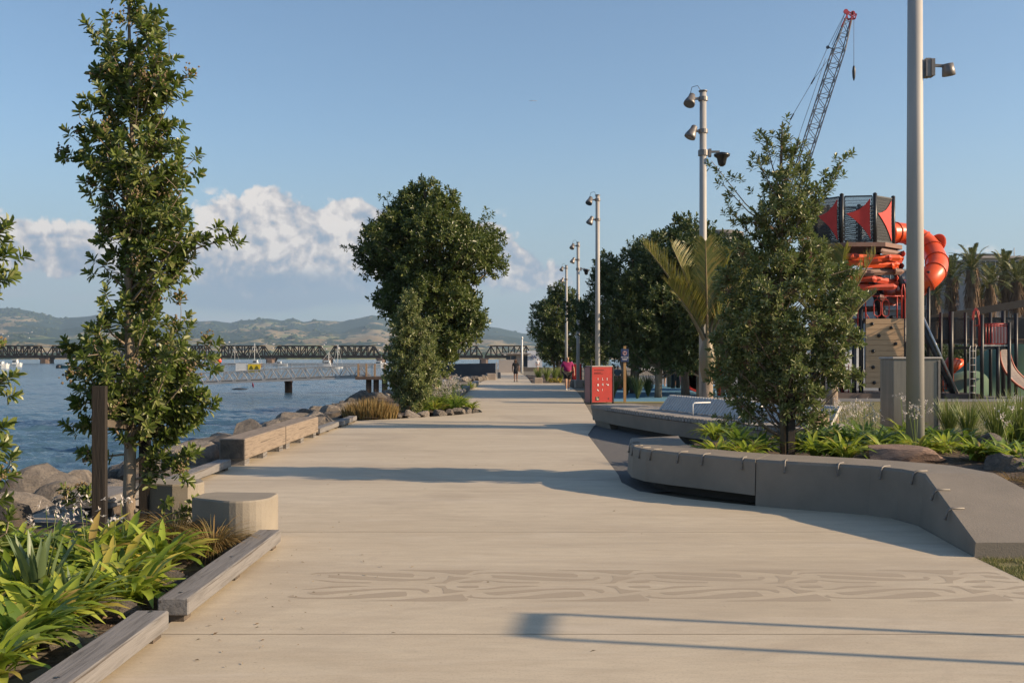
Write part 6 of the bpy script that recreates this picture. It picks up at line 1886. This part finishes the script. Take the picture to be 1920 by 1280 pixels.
# ================================================================= rail bridge
YB = 530.0
r = root('truss_bridge', 'long dark steel truss railway bridge crossing the harbour on piers', 'bridge', (xpx(500, YB), YB, 0))
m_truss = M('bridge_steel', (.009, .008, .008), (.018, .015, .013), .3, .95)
piers = [-128, -22, 84, 190, 296, 401, 507, 613, 714, 812, 907, 1000, 1092, 1180]
zt_, zb_ = zpx(648.5, YB), zpx(668.0, YB)
for i in range(len(piers) - 1):
    xa, xb = xpx(piers[i], YB) + .6, xpx(piers[i + 1], YB) - .6
    mb = MB(); n_ = 8
    xs = [xa + (xb - xa) * k / n_ for k in range(n_ + 1)]
    for yy in (YB, YB + 5):
        mb.beam((xa, yy, zb_), (xb, yy, zb_), .7, 1.2)
        mb.beam((xs[1] , yy, zt_), (xs[-2], yy, zt_), .6, .6)
        mb.beam((xa, yy, zb_), (xs[1], yy, zt_), .45, .5); mb.beam((xb, yy, zb_), (xs[-2], yy, zt_), .45, .5)
        for k in range(1, n_):
            mb.beam((xs[k], yy, zb_), (xs[k], yy, zt_), .55, .55)
        for k in range(1, n_ - 1):
            if k < n_ / 2: mb.beam((xs[k], yy, zt_), (xs[k + 1], yy, zb_), .52, .52)
            else: mb.beam((xs[k], yy, zb_), (xs[k + 1], yy, zt_), .52, .52)
    for k in range(1, n_): mb.beam((xs[k], YB, zt_), (xs[k], YB + 5, zt_), .3, .3)
    mb.box(((xa + xb) / 2, YB + 2.5, zb_ - .55), (xb - xa, 5.4, .7))
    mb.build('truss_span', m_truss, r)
    mb = MB(); mb.box((xs[1] - .1, YB - .4, zt_ + .25), (3.0, .3, .3)); mb.box((xs[-2] + .1, YB - .4, zt_ + .25), (3.0, .3, .3)); mb.build('portal_plate', M('portal_tan', (.36, .25, .13), None, .5, .8), r)
for p in piers:
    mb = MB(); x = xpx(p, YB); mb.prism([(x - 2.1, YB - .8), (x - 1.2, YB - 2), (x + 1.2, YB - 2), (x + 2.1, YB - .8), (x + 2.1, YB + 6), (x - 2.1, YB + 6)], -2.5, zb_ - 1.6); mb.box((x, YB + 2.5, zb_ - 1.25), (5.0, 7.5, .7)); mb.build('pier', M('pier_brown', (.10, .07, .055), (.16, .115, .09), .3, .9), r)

# ================================================================= gangway and jetty
YG = 80.0
r = root('gangway', 'grey aluminium truss gangway sloping from the jetty down to the left', 'gangway', (xpx(560, YG), YG, 0))
m_alu = M('aluminium', (.42, .41, .40), (.34, .33, .32), 2, .5, .3)
def gl(px, ylo): return at(px, ylo, YG)
x0p, x1p = 395, 690
def botpy(px): return np.interp(px, [300, 408, 598, 690], [722, 717.5, 710, 707])
def toppy(px): return np.interp(px, [300, 413, 490, 546, 600, 690], [702, 697, 692, 689, 687, 684])
mb = MB()
for yy in (YG, YG + 1.6):
    def P(px, py): return Vector((xpx(px, YG), yy, zpx(py, YG)))
    for (pa_, pb_) in ((300, 408), (408, 500), (500, 598), (598, 690)):
        mb.beam(P(pa_, botpy(pa_)), P(pb_, botpy(pb_)), .12, .16); mb.beam(P(pa_, toppy(pa_) + 1), P(pb_, toppy(pb_) + 1), .07, .08)
        mb.beam(P(pa_, botpy(pa_) - 4), P(pb_, botpy(pb_) - 4), .05, .07)
    k = 300.0; step = 13.9; i = 0
    while k < 676:
        mb.beam(P(k, botpy(k)), P(k + step, toppy(k + step) + 1), .08, .08); mb.beam(P(k + step, toppy(k + step) + 1), P(k + 2 * step, botpy(k + 2 * step)), .08, .08); k += 2 * step
mb.build('truss', m_alu, r)
mb = MB(); a, b_ = P(300, botpy(300) - 3), P(690, botpy(690) - 3); a.y = b_.y = YG + .8; mb.beam(a, b_, 1.5, .06); mb.build('deck', M('dark_grating', (.05, .05, .05), None, 5, .8), r)
mb = MB(); yy = YG + 1.75
for px in np.arange(408, 694, 2.6): mb.beam((xpx(px, YG), yy, zpx(botpy(px) - 4, YG)), (xpx(px, YG), yy, zpx(681.5, YG)), .022, .022)
for py in (681.3, 684): mb.beam((xpx(406, YG), yy, zpx(py, YG)), (xpx(694, YG), yy, zpx(py, YG)), .05, .05)
for px in range(408, 700, 26): mb.beam((xpx(px, YG), yy, zpx(botpy(px) - 3, YG)), (xpx(px, YG), yy, zpx(681, YG)), .06, .06)
mb.build('handrail', m_alu, r)
mb = MB(); mb.box((xpx(443, YG), yy - .1, zpx(691, YG)), (.98, .04, .78)); mb.build('white_panel', m_white, r)
yel = MB(); yel.box((xpx(466.5, YG), yy - .12, zpx(690.5, YG)), (1.0, .04, .64)); yo = yel.build('warning_sign', M('sign_yellow', (.75, .55, .03), (.7, .5, .03), 2, .6), r)
mb = MB()
for px in (461.5, 472):
    c = Vector((xpx(px, YG), yy - .15, zpx(689.5, YG)))
    t1, t2, t3 = c + Vector((0, 0, .15)), c + Vector((-.15, 0, -.12)), c + Vector((.15, 0, -.12))
    for a, b_ in ((t1, t2), (t2, t3), (t3, t1)): mb.beam(a, b_, .012, .03)
    mb.box(c - Vector((0, 0, .02)), (.03, .012, .12))
    mb.box(c - Vector((0, 0, .2)), (.2, .012, .03))
mb.build('warning_triangle', m_black, yo)
mb = MB(); mb.tube([(xpx(474, YG), YG - .1, zpx(717, YG)), (xpx(475, YG), YG - .1, zpx(722, YG)), (xpx(475.5, YG), YG - .1, zpx(727, YG))], [.03, .09, .02], 6); tag(mb.build('buoy', M('maroon_cloth', (.12, .02, .05), None, 3, .9), None, (xpx(474, YG), YG, -1)), 'small maroon float hanging under the gangway', 'float')
m_rust = M('rusty_steel', (.085, .05, .035), (.2, .10, .05), 2, .9)
mb = MB(); mb.tube([(xpx(541, 82), 82, -2.5), (xpx(541, 82), 82, zpx(713, 82))], .30, 14); mb.lathe([(.33, -.1), (.33, .1)], (xpx(541, 82), 82, zpx(715, 82)), (0, 0, 1), 14, smooth=False); tag(mb.build('pile', m_rust, None, (xpx(541, 82), 82, -1.1)), 'single dark rusty pile standing in the water under the gangway', 'pile')
r = root('jetty', 'small jetty on rusty piles with timber rail posts behind the small slender tree', 'jetty', (xpx(715, YG), YG + 1, 0))
mb = MB(); x0, x1 = xpx(668, YG), -4.9; mb.box(((x0 + x1) / 2, YG + 1.2, zpx(708.5, YG)), (x1 - x0, 3.4, .24)); mb.build('deck', M('jetty_deck', (.12, .08, .06), (.09, .06, .045), 2, .9), r)
for px in (690, 704, 720, 745, 775):
    mb = MB(); x = xpx(px, YG); mb.tube([(x, YG + .4, -2.5), (x, YG + .4, zpx(710, YG))], .22, 12); mb.build('pile', m_rust, r)
for k, px in enumerate((673, 688, 704, 722, 738, 755)):
    mb = MB(); x = xpx(px, YG); mb.box((x, YG - .35, zpx(694.5, YG)), (.12, .12, 1.06)); mb.build('rail_post', M('post_timber', (.40, .25, .13), (.32, .19, .1), 3, .8), r)
mb = MB()
for py in (682.5, 705): mb.beam((xpx(673, YG), YG - .35, zpx(py, YG)), (xpx(760, YG), YG - .35, zpx(py, YG)), .04, .05)
for px in np.arange(674, 760, 2.7): mb.beam((xpx(px, YG), YG - .35, zpx(705, YG)), (xpx(px, YG), YG - .35, zpx(682.5, YG)), .02, .02)
mb.build('rail', m_alu, r)
r = root('pontoon', 'flat floating pontoon with a round red lifebuoy stand behind the staked tree', 'pontoon', (xpx(255, 95), 95, -1.1))
Yp = 95
mb = MB(); mb.box((xpx(268, Yp), Yp + 1.5, -.86), (xpx(335, Yp) - xpx(200, Yp), 3.2, .5)); mb.build('float', M('pontoon_grey', (.2, .18, .16), None, 2, .8), r)
mb = MB(); mb.box((xpx(268, Yp), Yp + 1.5, -.58), (xpx(335, Yp) - xpx(200, Yp) + .1, 3.3, .08)); mb.build('deck', M('pontoon_deck', (.30, .27, .24), None, 2, .8), r)
mb = MB(); mb.tube([(xpx(273, Yp), Yp + .3, -.55), (xpx(273, Yp), Yp + .3, .1)], .04, 6); mb.build('stand', m_black, r)
mb = MB(); mb.lathe([(.42, -.04), (.46, 0), (.42, .04)], (xpx(273, Yp), Yp + .2, zpx(712, Yp) + .2), (0, -1, 0), 20); mb.build('lifebuoy_case', m_orange, r)
mb = MB(); 
for k in range(4): mb.box((xpx(273, Yp), Yp + .14, zpx(712, Yp) + .03 + k * .12), (.5 - .1 * abs(k - 1.5), .02, .03))
mb.build('slots', m_redsteel, r)
mb = MB(); mb.tube([at(410, 690, 85), at(411, 676, 85)], .05, 5); mb.lathe([(.05, 0), (.2, .1), (.13, .3), (.03, .45)], at(411, 680, 85), (.1, 0, 1), 8); tag(mb.build('marker_cone', m_orange, None, at(410, 690, 85)), 'orange marker showing just right of the staked tree foliage above the gangway', 'marker')

# ================================================================= boats
def boat(label, px, pw, L_, hullm, cabin=1, mast=0, Y_=None, flip=1, stripe=None, tall=1.0):
    Y_ = Y_ or (2.8 * FOC / (pw - HZ)); x = xpx(px, Y_); z = -1.1
    r = root('boat', label, 'boat', (x, Y_, z), 'boats moored in the harbour')
    B = L_ * .32; mb = MB(); rings = []
    for t, w_, h0, k in ((-.5, .75, .16, .1), (-.2, 1, .155, .0), (.15, .95, .17, .0), (.38, .55, .2, .02), (.5, .04, .235, .12)):
        xx = x + flip * (t * L_); wb = w_ * B / 2; hh = h0 * L_ * .95
        rings.append([(xx - flip * k * L_ * .3, Y_ - wb * .6, z - .2), (xx, Y_ - wb, z + hh), (xx, Y_, z + hh + .03), (xx, Y_ + wb, z + hh), (xx - flip * k * L_ * .3, Y_ + wb * .6, z - .2)])
    mb.loft(rings); mb.build('hull', hullm, r)
    mb = MB(); mb.box((x, Y_ - B * .51, z + .17 * L_), (L_ * .8, .05, .05)); mb.build('rubbing_strake', stripe or m_white, r)
    if cabin:
        cx = x + flip * L_ * .06; h_ = .17 * L_ * tall
        mb = MB(); mb.loft([[(cx - L_ * .17, Y_ - B * .33, z + .15 * L_), (cx + L_ * .19, Y_ - B * .33, z + .15 * L_), (cx + L_ * .19, Y_ + B * .33, z + .15 * L_), (cx - L_ * .17, Y_ + B * .33, z + .15 * L_)],
                            [(cx - L_ * .15, Y_ - B * .3, z + .15 * L_ + h_), (cx + L_ * .11, Y_ - B * .3, z + .15 * L_ + h_), (cx + L_ * .11, Y_ + B * .3, z + .15 * L_ + h_), (cx - L_ * .15, Y_ + B * .3, z + .15 * L_ + h_)]])
        mb.box((cx - L_ * .02, Y_, z + .15 * L_ + h_ + .05), (L_ * .34, B * .7, .1)); mb.build('cabin', m_white, r)
        mb = MB(); mb.box((cx - L_ * .02, Y_ - B * .335, z + .15 * L_ + h_ * .62), (L_ * .2, .06, h_ * .35)); mb.build('window', m_glass, r)
        mb = MB(); mb.box((x + flip * L_ * .3, Y_, z + .22 * L_), (L_ * .18, B * .4, L_ * .07)); mb.build('foredeck', m_white, r)
    if mast:
        mb = MB(); mb.tube([(x, Y_, z + .15 * L_), (x + .1, Y_, z + mast)], .07, 5); mb.tube([(x, Y_, z + mast * .97), (x + flip * L_ * .48, Y_, z + .2 * L_)], .025, 4); mb.tube([(x, Y_, z + mast * .97), (x - flip * L_ * .45, Y_, z + .2 * L_)], .025, 4); mb.tube([(x - .6, Y_, z + mast * .7), (x + .6, Y_, z + mast * .7)], .035, 4); mb.build('mast', m_white, r)
    return r
m_teal = M('teal_hull', (.02, .13, .14), None, 1, .4)
boat('white launch hull cut off by the left edge of the photo', -2, 691, 5.6, m_white, flip=1)
boat('small white cabin cruiser near the left edge before the bridge', 27, 686.5, 5.2, m_white, flip=1, tall=1.7, Y_=330)
boat('teal hulled boat with a white cabin left of the staked tree', 130, 690, 4.7, m_teal, flip=-1)
boat('white cabin boat in front of a bridge pier, above the gangway rail', 525, 686.5, 5.0, m_white, flip=-1)
boat('larger white launch with a covered wheelhouse above the gangway', 616, 692, 5.2, m_white, flip=-1, mast=4.2, tall=1.5)
boat('white yacht with a mast right of the larger launch', 633, 690, 3.0, m_white, cabin=0, mast=6.5)
boat('low white boat behind the jetty rail posts', 708, 689.5, 5.8, m_white, flip=1)
boat('white boat partly behind the small slender tree', 733, 688, 4.0, m_white, flip=1)
boat('grey yacht with a bare mast left of the yellow warning sign', 440, 684, 4.6, M('grey_hull', (.12, .12, .13), None, 1, .6), cabin=0, mast=7.6)
boat('fishing boat with tall rigging behind the yellow warning sign', 477, 688, 5.2, m_rust, mast=7.4, tall=1.6)
boat('small white boat seen through the staked tree foliage', 280, 686, 4.2, m_white)
for px, pw, lab in ((110, 690, 'black round mooring buoy beside the teal boat'), (450, 731, 'dark mooring float low in the water before the gangway')):
    Y_ = 2.8 * FOC / (pw - HZ); s = .8 if px == 110 else .28
    mb = MB(); mb.lathe([(.1, -.5 * s), (.85 * s, -.2), (1.0 * s, .4 * s), (.8 * s, 1.0 * s), (.3 * s, 1.3 * s)] if px == 110 else [(.3, -.1), (.75, 0), (.7, .12), (.2, .18)], (xpx(px, Y_), Y_, -1.1), (0, 0, 1), 14)
    tag(mb.build('mooring_buoy', m_black, None, (xpx(px, Y_), Y_, -1.1)), lab, 'buoy')
mb = MB(); pb = at(1000, 189, 160)
mb.add([pb + Vector(v) for v in ((-.35, 0, .0), (.35, 0, -.02), (0, .08, .06), (0, -.08, -.06))], [(0, 2, 3), (1, 3, 2), (0, 3, 2), (1, 2, 3)])
for s in (-1, 1): mb.face([pb + Vector((0, .05, .03)), pb + Vector((s * .35, .3, .12)), pb + Vector((s * .75, .5, .02)), pb + Vector((s * .3, -.02, .04))])
tag(mb.build('seagull', m_white, None, pb), 'tiny white gull flying alone high in the middle of the sky', 'bird')

# ================================================================= people
def skinmesh(name, pts, edges, mat, parent, sub=2):
    """pts: {key: (x,y,z,r)} in world space; evaluated skin surface"""
    keys = list(pts); me = bpy.data.meshes.new(name)
    org = ORG[parent.name]
    me.from_pydata([Vector(pts[k][:3]) - org for k in keys], [(keys.index(a), keys.index(b_)) for a, b_ in edges], [])
    o = bpy.data.objects.new(name, me); COL.objects.link(o)
    md = o.modifiers.new('skin', 'SKIN'); md.use_smooth_shade = True
    for k, sv in zip(keys, me.skin_vertices[0].data):
        rr_ = pts[k][3]; sv.radius = rr_ if hasattr(rr_, '__len__') else (rr_, rr_)
    me.skin_vertices[0].data[0].use_root = True
    s = o.modifiers.new('sub', 'SUBSURF'); s.levels = sub; s.render_levels = sub
    dg = bpy.context.evaluated_depsgraph_get()
    m2 = bpy.data.meshes.new_from_object(o.evaluated_get(dg)); m2.name = name
    m2.materials.clear(); m2.materials.append(mat)
    bpy.data.objects.remove(o)
    o2 = bpy.data.objects.new(name, m2); COL.objects.link(o2); o2.parent = parent; ORG[o2.name] = org
    return o2


def person(label, x, y, H, face, skin, shirt, short, shoe, hair, hairlen=0, girth=1.0, stride=.0, arm=.0, skirt=False, sleeve=.45, sh_to=.52, z0=0.0, sit=False):
    r = root('person', label, 'person', (x, y, z0))
    f = Vector((math.sin(face), -math.cos(face), 0)); sd = Vector((f.y, -f.x, 0))   # facing direction, right hand side
    def W(a, b_, c): return Vector((x, y, z0)) + sd * a * H + f * b_ * H + Vector((0, 0, c * H))
    g = girth
    hip = .53 if not sit else .27
    zo = hip - .53
    P = {}
    def add(k, a, b_, c, rad): P[k] = (*W(a, b_, c), (rad * H if not hasattr(rad, '__len__') else tuple(q * H for q in rad)))
    add('pel', 0, 0, hip, .075 * g); add('waist', 0, .0, .62 + zo, .072 * g); add('chest', 0, 0, .73 + zo, .08 * g ** .7); add('neckb', 0, 0, .82 + zo, .04); add('neck', 0, .008, .86 + zo, .032)
    add('jaw', 0, .018, .89 + zo, .036); add('head', 0, .012, .935 + zo, .052); add('crown', 0, .004, .972 + zo, .036)
    E = [('pel', 'waist'), ('waist', 'chest'), ('chest', 'neckb'), ('neckb', 'neck'), ('neck', 'jaw'), ('jaw', 'head'), ('head', 'crown')]
    for s, n_ in ((-1, 'l'), (1, 'r')):
        st = stride * s
        add('sh' + n_, s * .105 * g ** .4, 0, .80 + zo, .036); add('el' + n_, s * (.145 * g ** .6), -st * .35 + arm * .2, .64 + zo, .026); add('wr' + n_, s * (.15 * g ** .6), -st * .7 + .03 + arm, .50 + zo + arm * .5, .018); add('hd' + n_, s * (.148 * g ** .6), -st * .8 + .045 + arm, .455 + zo + arm * .6, .021)
        E += [('chest', 'sh' + n_), ('sh' + n_, 'el' + n_), ('el' + n_, 'wr' + n_), ('wr' + n_, 'hd' + n_)]
        for q in range(4):
            add('f%d' % q + n_, s * (.148 * g ** .6) + (q - 1.5) * .001, -st * .8 + .035 + arm + q * .009, .415 + zo + arm * .6 - (.006 if q in (1, 2) else 0), .0055); E.append(('hd' + n_, 'f%d' % q + n_))
        add('th' + n_, s * (.135 * g ** .6), -st * .8 + .065 + arm, .44 + zo + arm * .6, .0065); E.append(('hd' + n_, 'th' + n_))
        if not sit:
            add('hp' + n_, s * .05 * g ** .5, st * .05, .49, .058 * g ** .6); add('kn' + n_, s * .052 * g ** .3, st * .6 + .01, .285, .036 * g ** .4); add('an' + n_, s * .05, st * 1.15 - .01, .05, .022); add('hl' + n_, s * .05, st * 1.15 - .015, .02, .02); add('to' + n_, s * .056, st * 1.15 + .085, .016, .016)
        else:
            add('hp' + n_, s * .05, .04, .27, .055); add('kn' + n_, s * .07, .24, .28, .038); add('an' + n_, s * .06, .24, .05, .022); add('hl' + n_, s * .06, .235, .02, .02); add('to' + n_, s * .062, .33, .016, .016)
        E += [('pel', 'hp' + n_), ('hp' + n_, 'kn' + n_), ('kn' + n_, 'an' + n_), ('an' + n_, 'hl' + n_), ('hl' + n_, 'to' + n_)]
    skinmesh('body', P, E, skin, r)
    def L_(a, b_, t): a, b_ = P[a], P[b_]; return [a[i] + (b_[i] - a[i]) * t for i in range(3)]
    # shirt
    Q = {'pel': (*L_('pel', 'waist', -.15), .092 * g * H), 'waist': (*P['waist'][:3], .09 * g * H), 'chest': (*P['chest'][:3], .093 * g ** .7 * H), 'nb': (*L_('chest', 'neckb', .75), .05 * H)}
    EQ = [('pel', 'waist'), ('waist', 'chest'), ('chest', 'nb')]
    for n_ in 'lr':
        Q['s' + n_] = (*P['sh' + n_][:3], .05 * H); Q['e' + n_] = (*L_('sh' + n_, 'el' + n_, sleeve * 1.6), .042 * H); EQ += [('chest', 's' + n_), ('s' + n_, 'e' + n_)]
    skinmesh('shirt', Q, EQ, shirt, r)
    if skirt:
        mb = MB(); mb.lathe([(.085 * H, .57 * H), (.1 * H, .5 * H), (.105 * H, .4 * H), (.098 * H, .355 * H)], (x, y, z0), (0, 0, 1), 16); mb.build('skirt', short, r)
    else:
        Q = {'pel': (*L_('pel', 'waist', .2), .086 * g * H)}; EQ = []
        for n_ in 'lr':
            Q['h' + n_] = (*P['hp' + n_][:3], .07 * g ** .6 * H); Q['k' + n_] = (*L_('hp' + n_, 'kn' + n_, sh_to / .52 * .85), .054 * g ** .4 * H); EQ += [('pel', 'h' + n_), ('h' + n_, 'k' + n_)]
        skinmesh('shorts', Q, EQ, short, r)
    for n_ in 'lr':
        mbq = {'h': (*P['hl' + n_][:2], P['hl' + n_][2] + .004 * H, .026 * H), 'm': (*L_('hl' + n_, 'to' + n_, .6), .026 * H), 't': (*L_('hl' + n_, 'to' + n_, 1.08), .02 * H)}
        skinmesh('shoe', mbq, [('h', 'm'), ('m', 't')], shoe, r)
    # hair and face
    Q = {'b': (*W(0, -.018, .925 + zo), .05 * H), 't': (*W(0, -.004, .965 + zo), .05 * H)}
    EQ = [('b', 't')]
    if hairlen:
        Q['m'] = (*W(0, -.035, .87 + zo), .08 * H); Q['e'] = (*W(0, -.04, .93 + zo - hairlen), .07 * H); EQ += [('b', 'm'), ('m', 'e')]
        for s in (-1, 1): Q['q%d' % s] = (*W(s * .062, .01, .85 + zo), .04 * H); EQ.append(('t', 'q%d' % s))
    skinmesh('hair', Q, EQ, hair, r)
    mb = MB()
    for s in (-1, 1):
        c = W(s * .02, .062, .94 + zo); mb.lathe([(.0055 * H, -.002), (.0055 * H, .003)], c, f, 8)
    c = W(0, .055, .903 + zo); mb.beam(c - sd * .014 * H, c + sd * .014 * H, .006, .006 * H); mb.build('face_detail', m_black, r)
    mb = MB(); mb.loft([[W(-.006, .06, .945 + zo), W(.006, .06, .945 + zo), W(0, .055, .95 + zo)], [W(-.011, .062, .918 + zo), W(.011, .062, .918 + zo), W(0, .078, .92 + zo)]]); mb.build('nose', skin, r)
    return r
c_mag = M('magenta_cloth', (.30, .012, .11), (.24, .01, .09), 3, .85)
c_blk = M('black_cloth', (.014, .014, .017), None, 4, .9)
c_wht = M('white_cloth', (.6, .6, .62), (.5, .5, .52), 4, .9)
c_grey = M('grey_cloth', (.12, .16, .18), None, 4, .9)
h_dark = M('dark_hair', (.018, .012, .008), (.04, .024, .014), 40, .6, bmp=.8)
h_grey = M('grey_hair', (.16, .13, .11), None, 40, .7)
person('heavy set person in a magenta shirt and black shorts walking on the path', xpx(1064, 54.5), 54.5, 1.80, .1, m_skin, c_mag, c_blk, m_white, h_grey, girth=1.45, stride=.10, sleeve=.5, sh_to=.56)
person('person with long dark curly hair, black top and black skirt walking up the path centre', xpx(967, 73.5), 73.5, 1.64, -.05, m_skindark, c_blk, c_blk, c_blk, h_dark, hairlen=.16, girth=.95, stride=.06, skirt=True, arm=.02)
person('person in a white top and black shorts standing in the playground behind the grove', xpx(1250, 62), 62, 1.76, 2.6, m_skin, c_wht, c_blk, M('tan_shoe', (.5, .35, .25), None, 3, .8), h_dark, stride=.05)
person('person in dark clothes sitting low between the two black posts', xpx(1268, 63), 63, 1.5, .5, m_skin, c_blk, c_blk, c_blk, h_dark, sit=True)
person('person in grey sitting at the timber picnic bench', xpx(1158, 56.2), 56.2, 1.6, .2, m_skin, c_grey, c_blk, c_blk, h_dark, sit=True, z0=.15)
person('tiny distant person in white beyond the flower bed', xpx(1008, 128), 128, 1.65, .3, m_skin, c_wht, c_wht, c_blk, h_dark)
for (px, Y_, w_, lab) in ((1158, 56.15, .5, 'low seat under the person in grey at the picnic bench'), (1268, 63.05, .45, 'low stool under the person in dark clothes')):
    mb = MB(); z_ = .52 if px == 1158 else .33
    mb.bbox((xpx(px, Y_), Y_ + .05, z_ / 2), (w_, .4, z_), 0, .02); tag(mb.build('stool', MATS['red_timber'], None, (xpx(px, Y_), Y_, 0)), lab, 'stool')

# ================================================================= air
if HAZE:
    m = bpy.data.materials.new('haze'); m.use_nodes = True; nt = m.node_tree; nt.nodes.clear()
    o_ = nt.nodes.new('ShaderNodeOutputMaterial'); v_ = nt.nodes.new('ShaderNodeVolumePrincipled')
    v_.inputs['Color'].default_value = (.55, .76, 1, 1); v_.inputs['Density'].default_value = HAZE; v_.inputs['Anisotropy'].default_value = .2
    nt.links.new(v_.outputs[0], o_.inputs['Volume'])
    mb = MB(); mb.box((0, 4450, 348), (12600, 10300, 704)); struct('haze', mb, m, 'stuff')

# ================================================================= small litter and grass blades
rg = random.Random(31)
mb = MB()
for k in range(150):
    if rg.random() < .6:
        y_ = rg.uniform(5.4, 11); x_ = -2.0 + abs(rg.gauss(0, .45)) if y_ < 9.2 else rg.uniform(-3.8, -1.5)
    else:
        y_ = rg.uniform(5.4, 30); x_ = rg.uniform(-3.5, 2.6) if y_ > 12.5 else rg.uniform(-1.9, 2.4)
    a = rg.uniform(0, 6.28); l = rg.uniform(.006, .02); w_ = l * rg.uniform(.12, .45)
    c = Vector((x_, y_, .006)); d = Vector((math.cos(a), math.sin(a), rg.uniform(0, .3))) * l; s = Vector((-math.sin(a), math.cos(a), .1)) * w_
    mb.face([c - d, c + s + Vector((0, 0, .004)), c + d, c - s])
struct('leaf_litter', mb, leafmat('dry_litter', [(.10, .06, .03), (.2, .13, .07), (.3, .22, .13), (.07, .05, .03)], .1, .8), 'stuff')
mb = MB()
def blade(x_, y_, h, z0=-.014):
    a = rg.uniform(0, 6.28); s = Vector((math.cos(a), math.sin(a), 0)) * rg.uniform(.0015, .003)
    l = Vector((rg.gauss(0, .5), rg.gauss(0, .5), 1)) * h; c = Vector((x_, y_, z0))
    mb.face([c - s, c + s, c + l * .6 + s * .7 + Vector((0, 0, -.0)), c + l])
for k in range(26000):
    y_ = rg.uniform(6.2, 8.72); xe = 3.87 + (y_ - 6.5) * .04
    x_ = xe + rg.random() ** 1.2 * 1.8
    if mnoise.noise((x_ * 5, y_ * 5, 2)) < -.28: continue
    blade(x_, y_, rg.uniform(.012, .045))
for k in range(9000):
    y_ = rg.uniform(19, 34); x_ = (rg.uniform(1500, 1930) - 960) / FOC * y_
    a = rg.uniform(0, 6.28); s = Vector((math.cos(a), math.sin(a), 0)) * .008
    c = Vector((x_, y_, -.016)); l = Vector((rg.gauss(0, .4), rg.gauss(0, .4), 1)) * rg.uniform(.03, .08)
    mb.face([c - s, c + s, c + l])
struct('lawn_grass', mb, leafmat('lawn_blade', [(.10, .12, .03), (.16, .17, .05), (.26, .22, .09), (.30, .24, .12), (.08, .11, .03)], .2, .7), 'stuff')
mb = MB()
for k in range(1500):
    y_ = rg.uniform(2.0, 9.3); x_ = rg.uniform(-4.5, -2.3); l = rg.uniform(.01, .035); a = rg.uniform(0, 6.28)
    c = Vector((x_, y_, .03 + rg.uniform(0, .02))); d = Vector((math.cos(a), math.sin(a), rg.uniform(-.3, .5))) * l; s = Vector((-math.sin(a), math.cos(a), .3)) * l * .4
    mb.face([c - d, c + s, c + d, c - s])
struct('mulch_chips', mb, leafmat('mulch_chip', [(.05, .03, .02), (.12, .075, .045), (.2, .13, .08), (.09, .06, .04)], .05, .9), 'stuff')
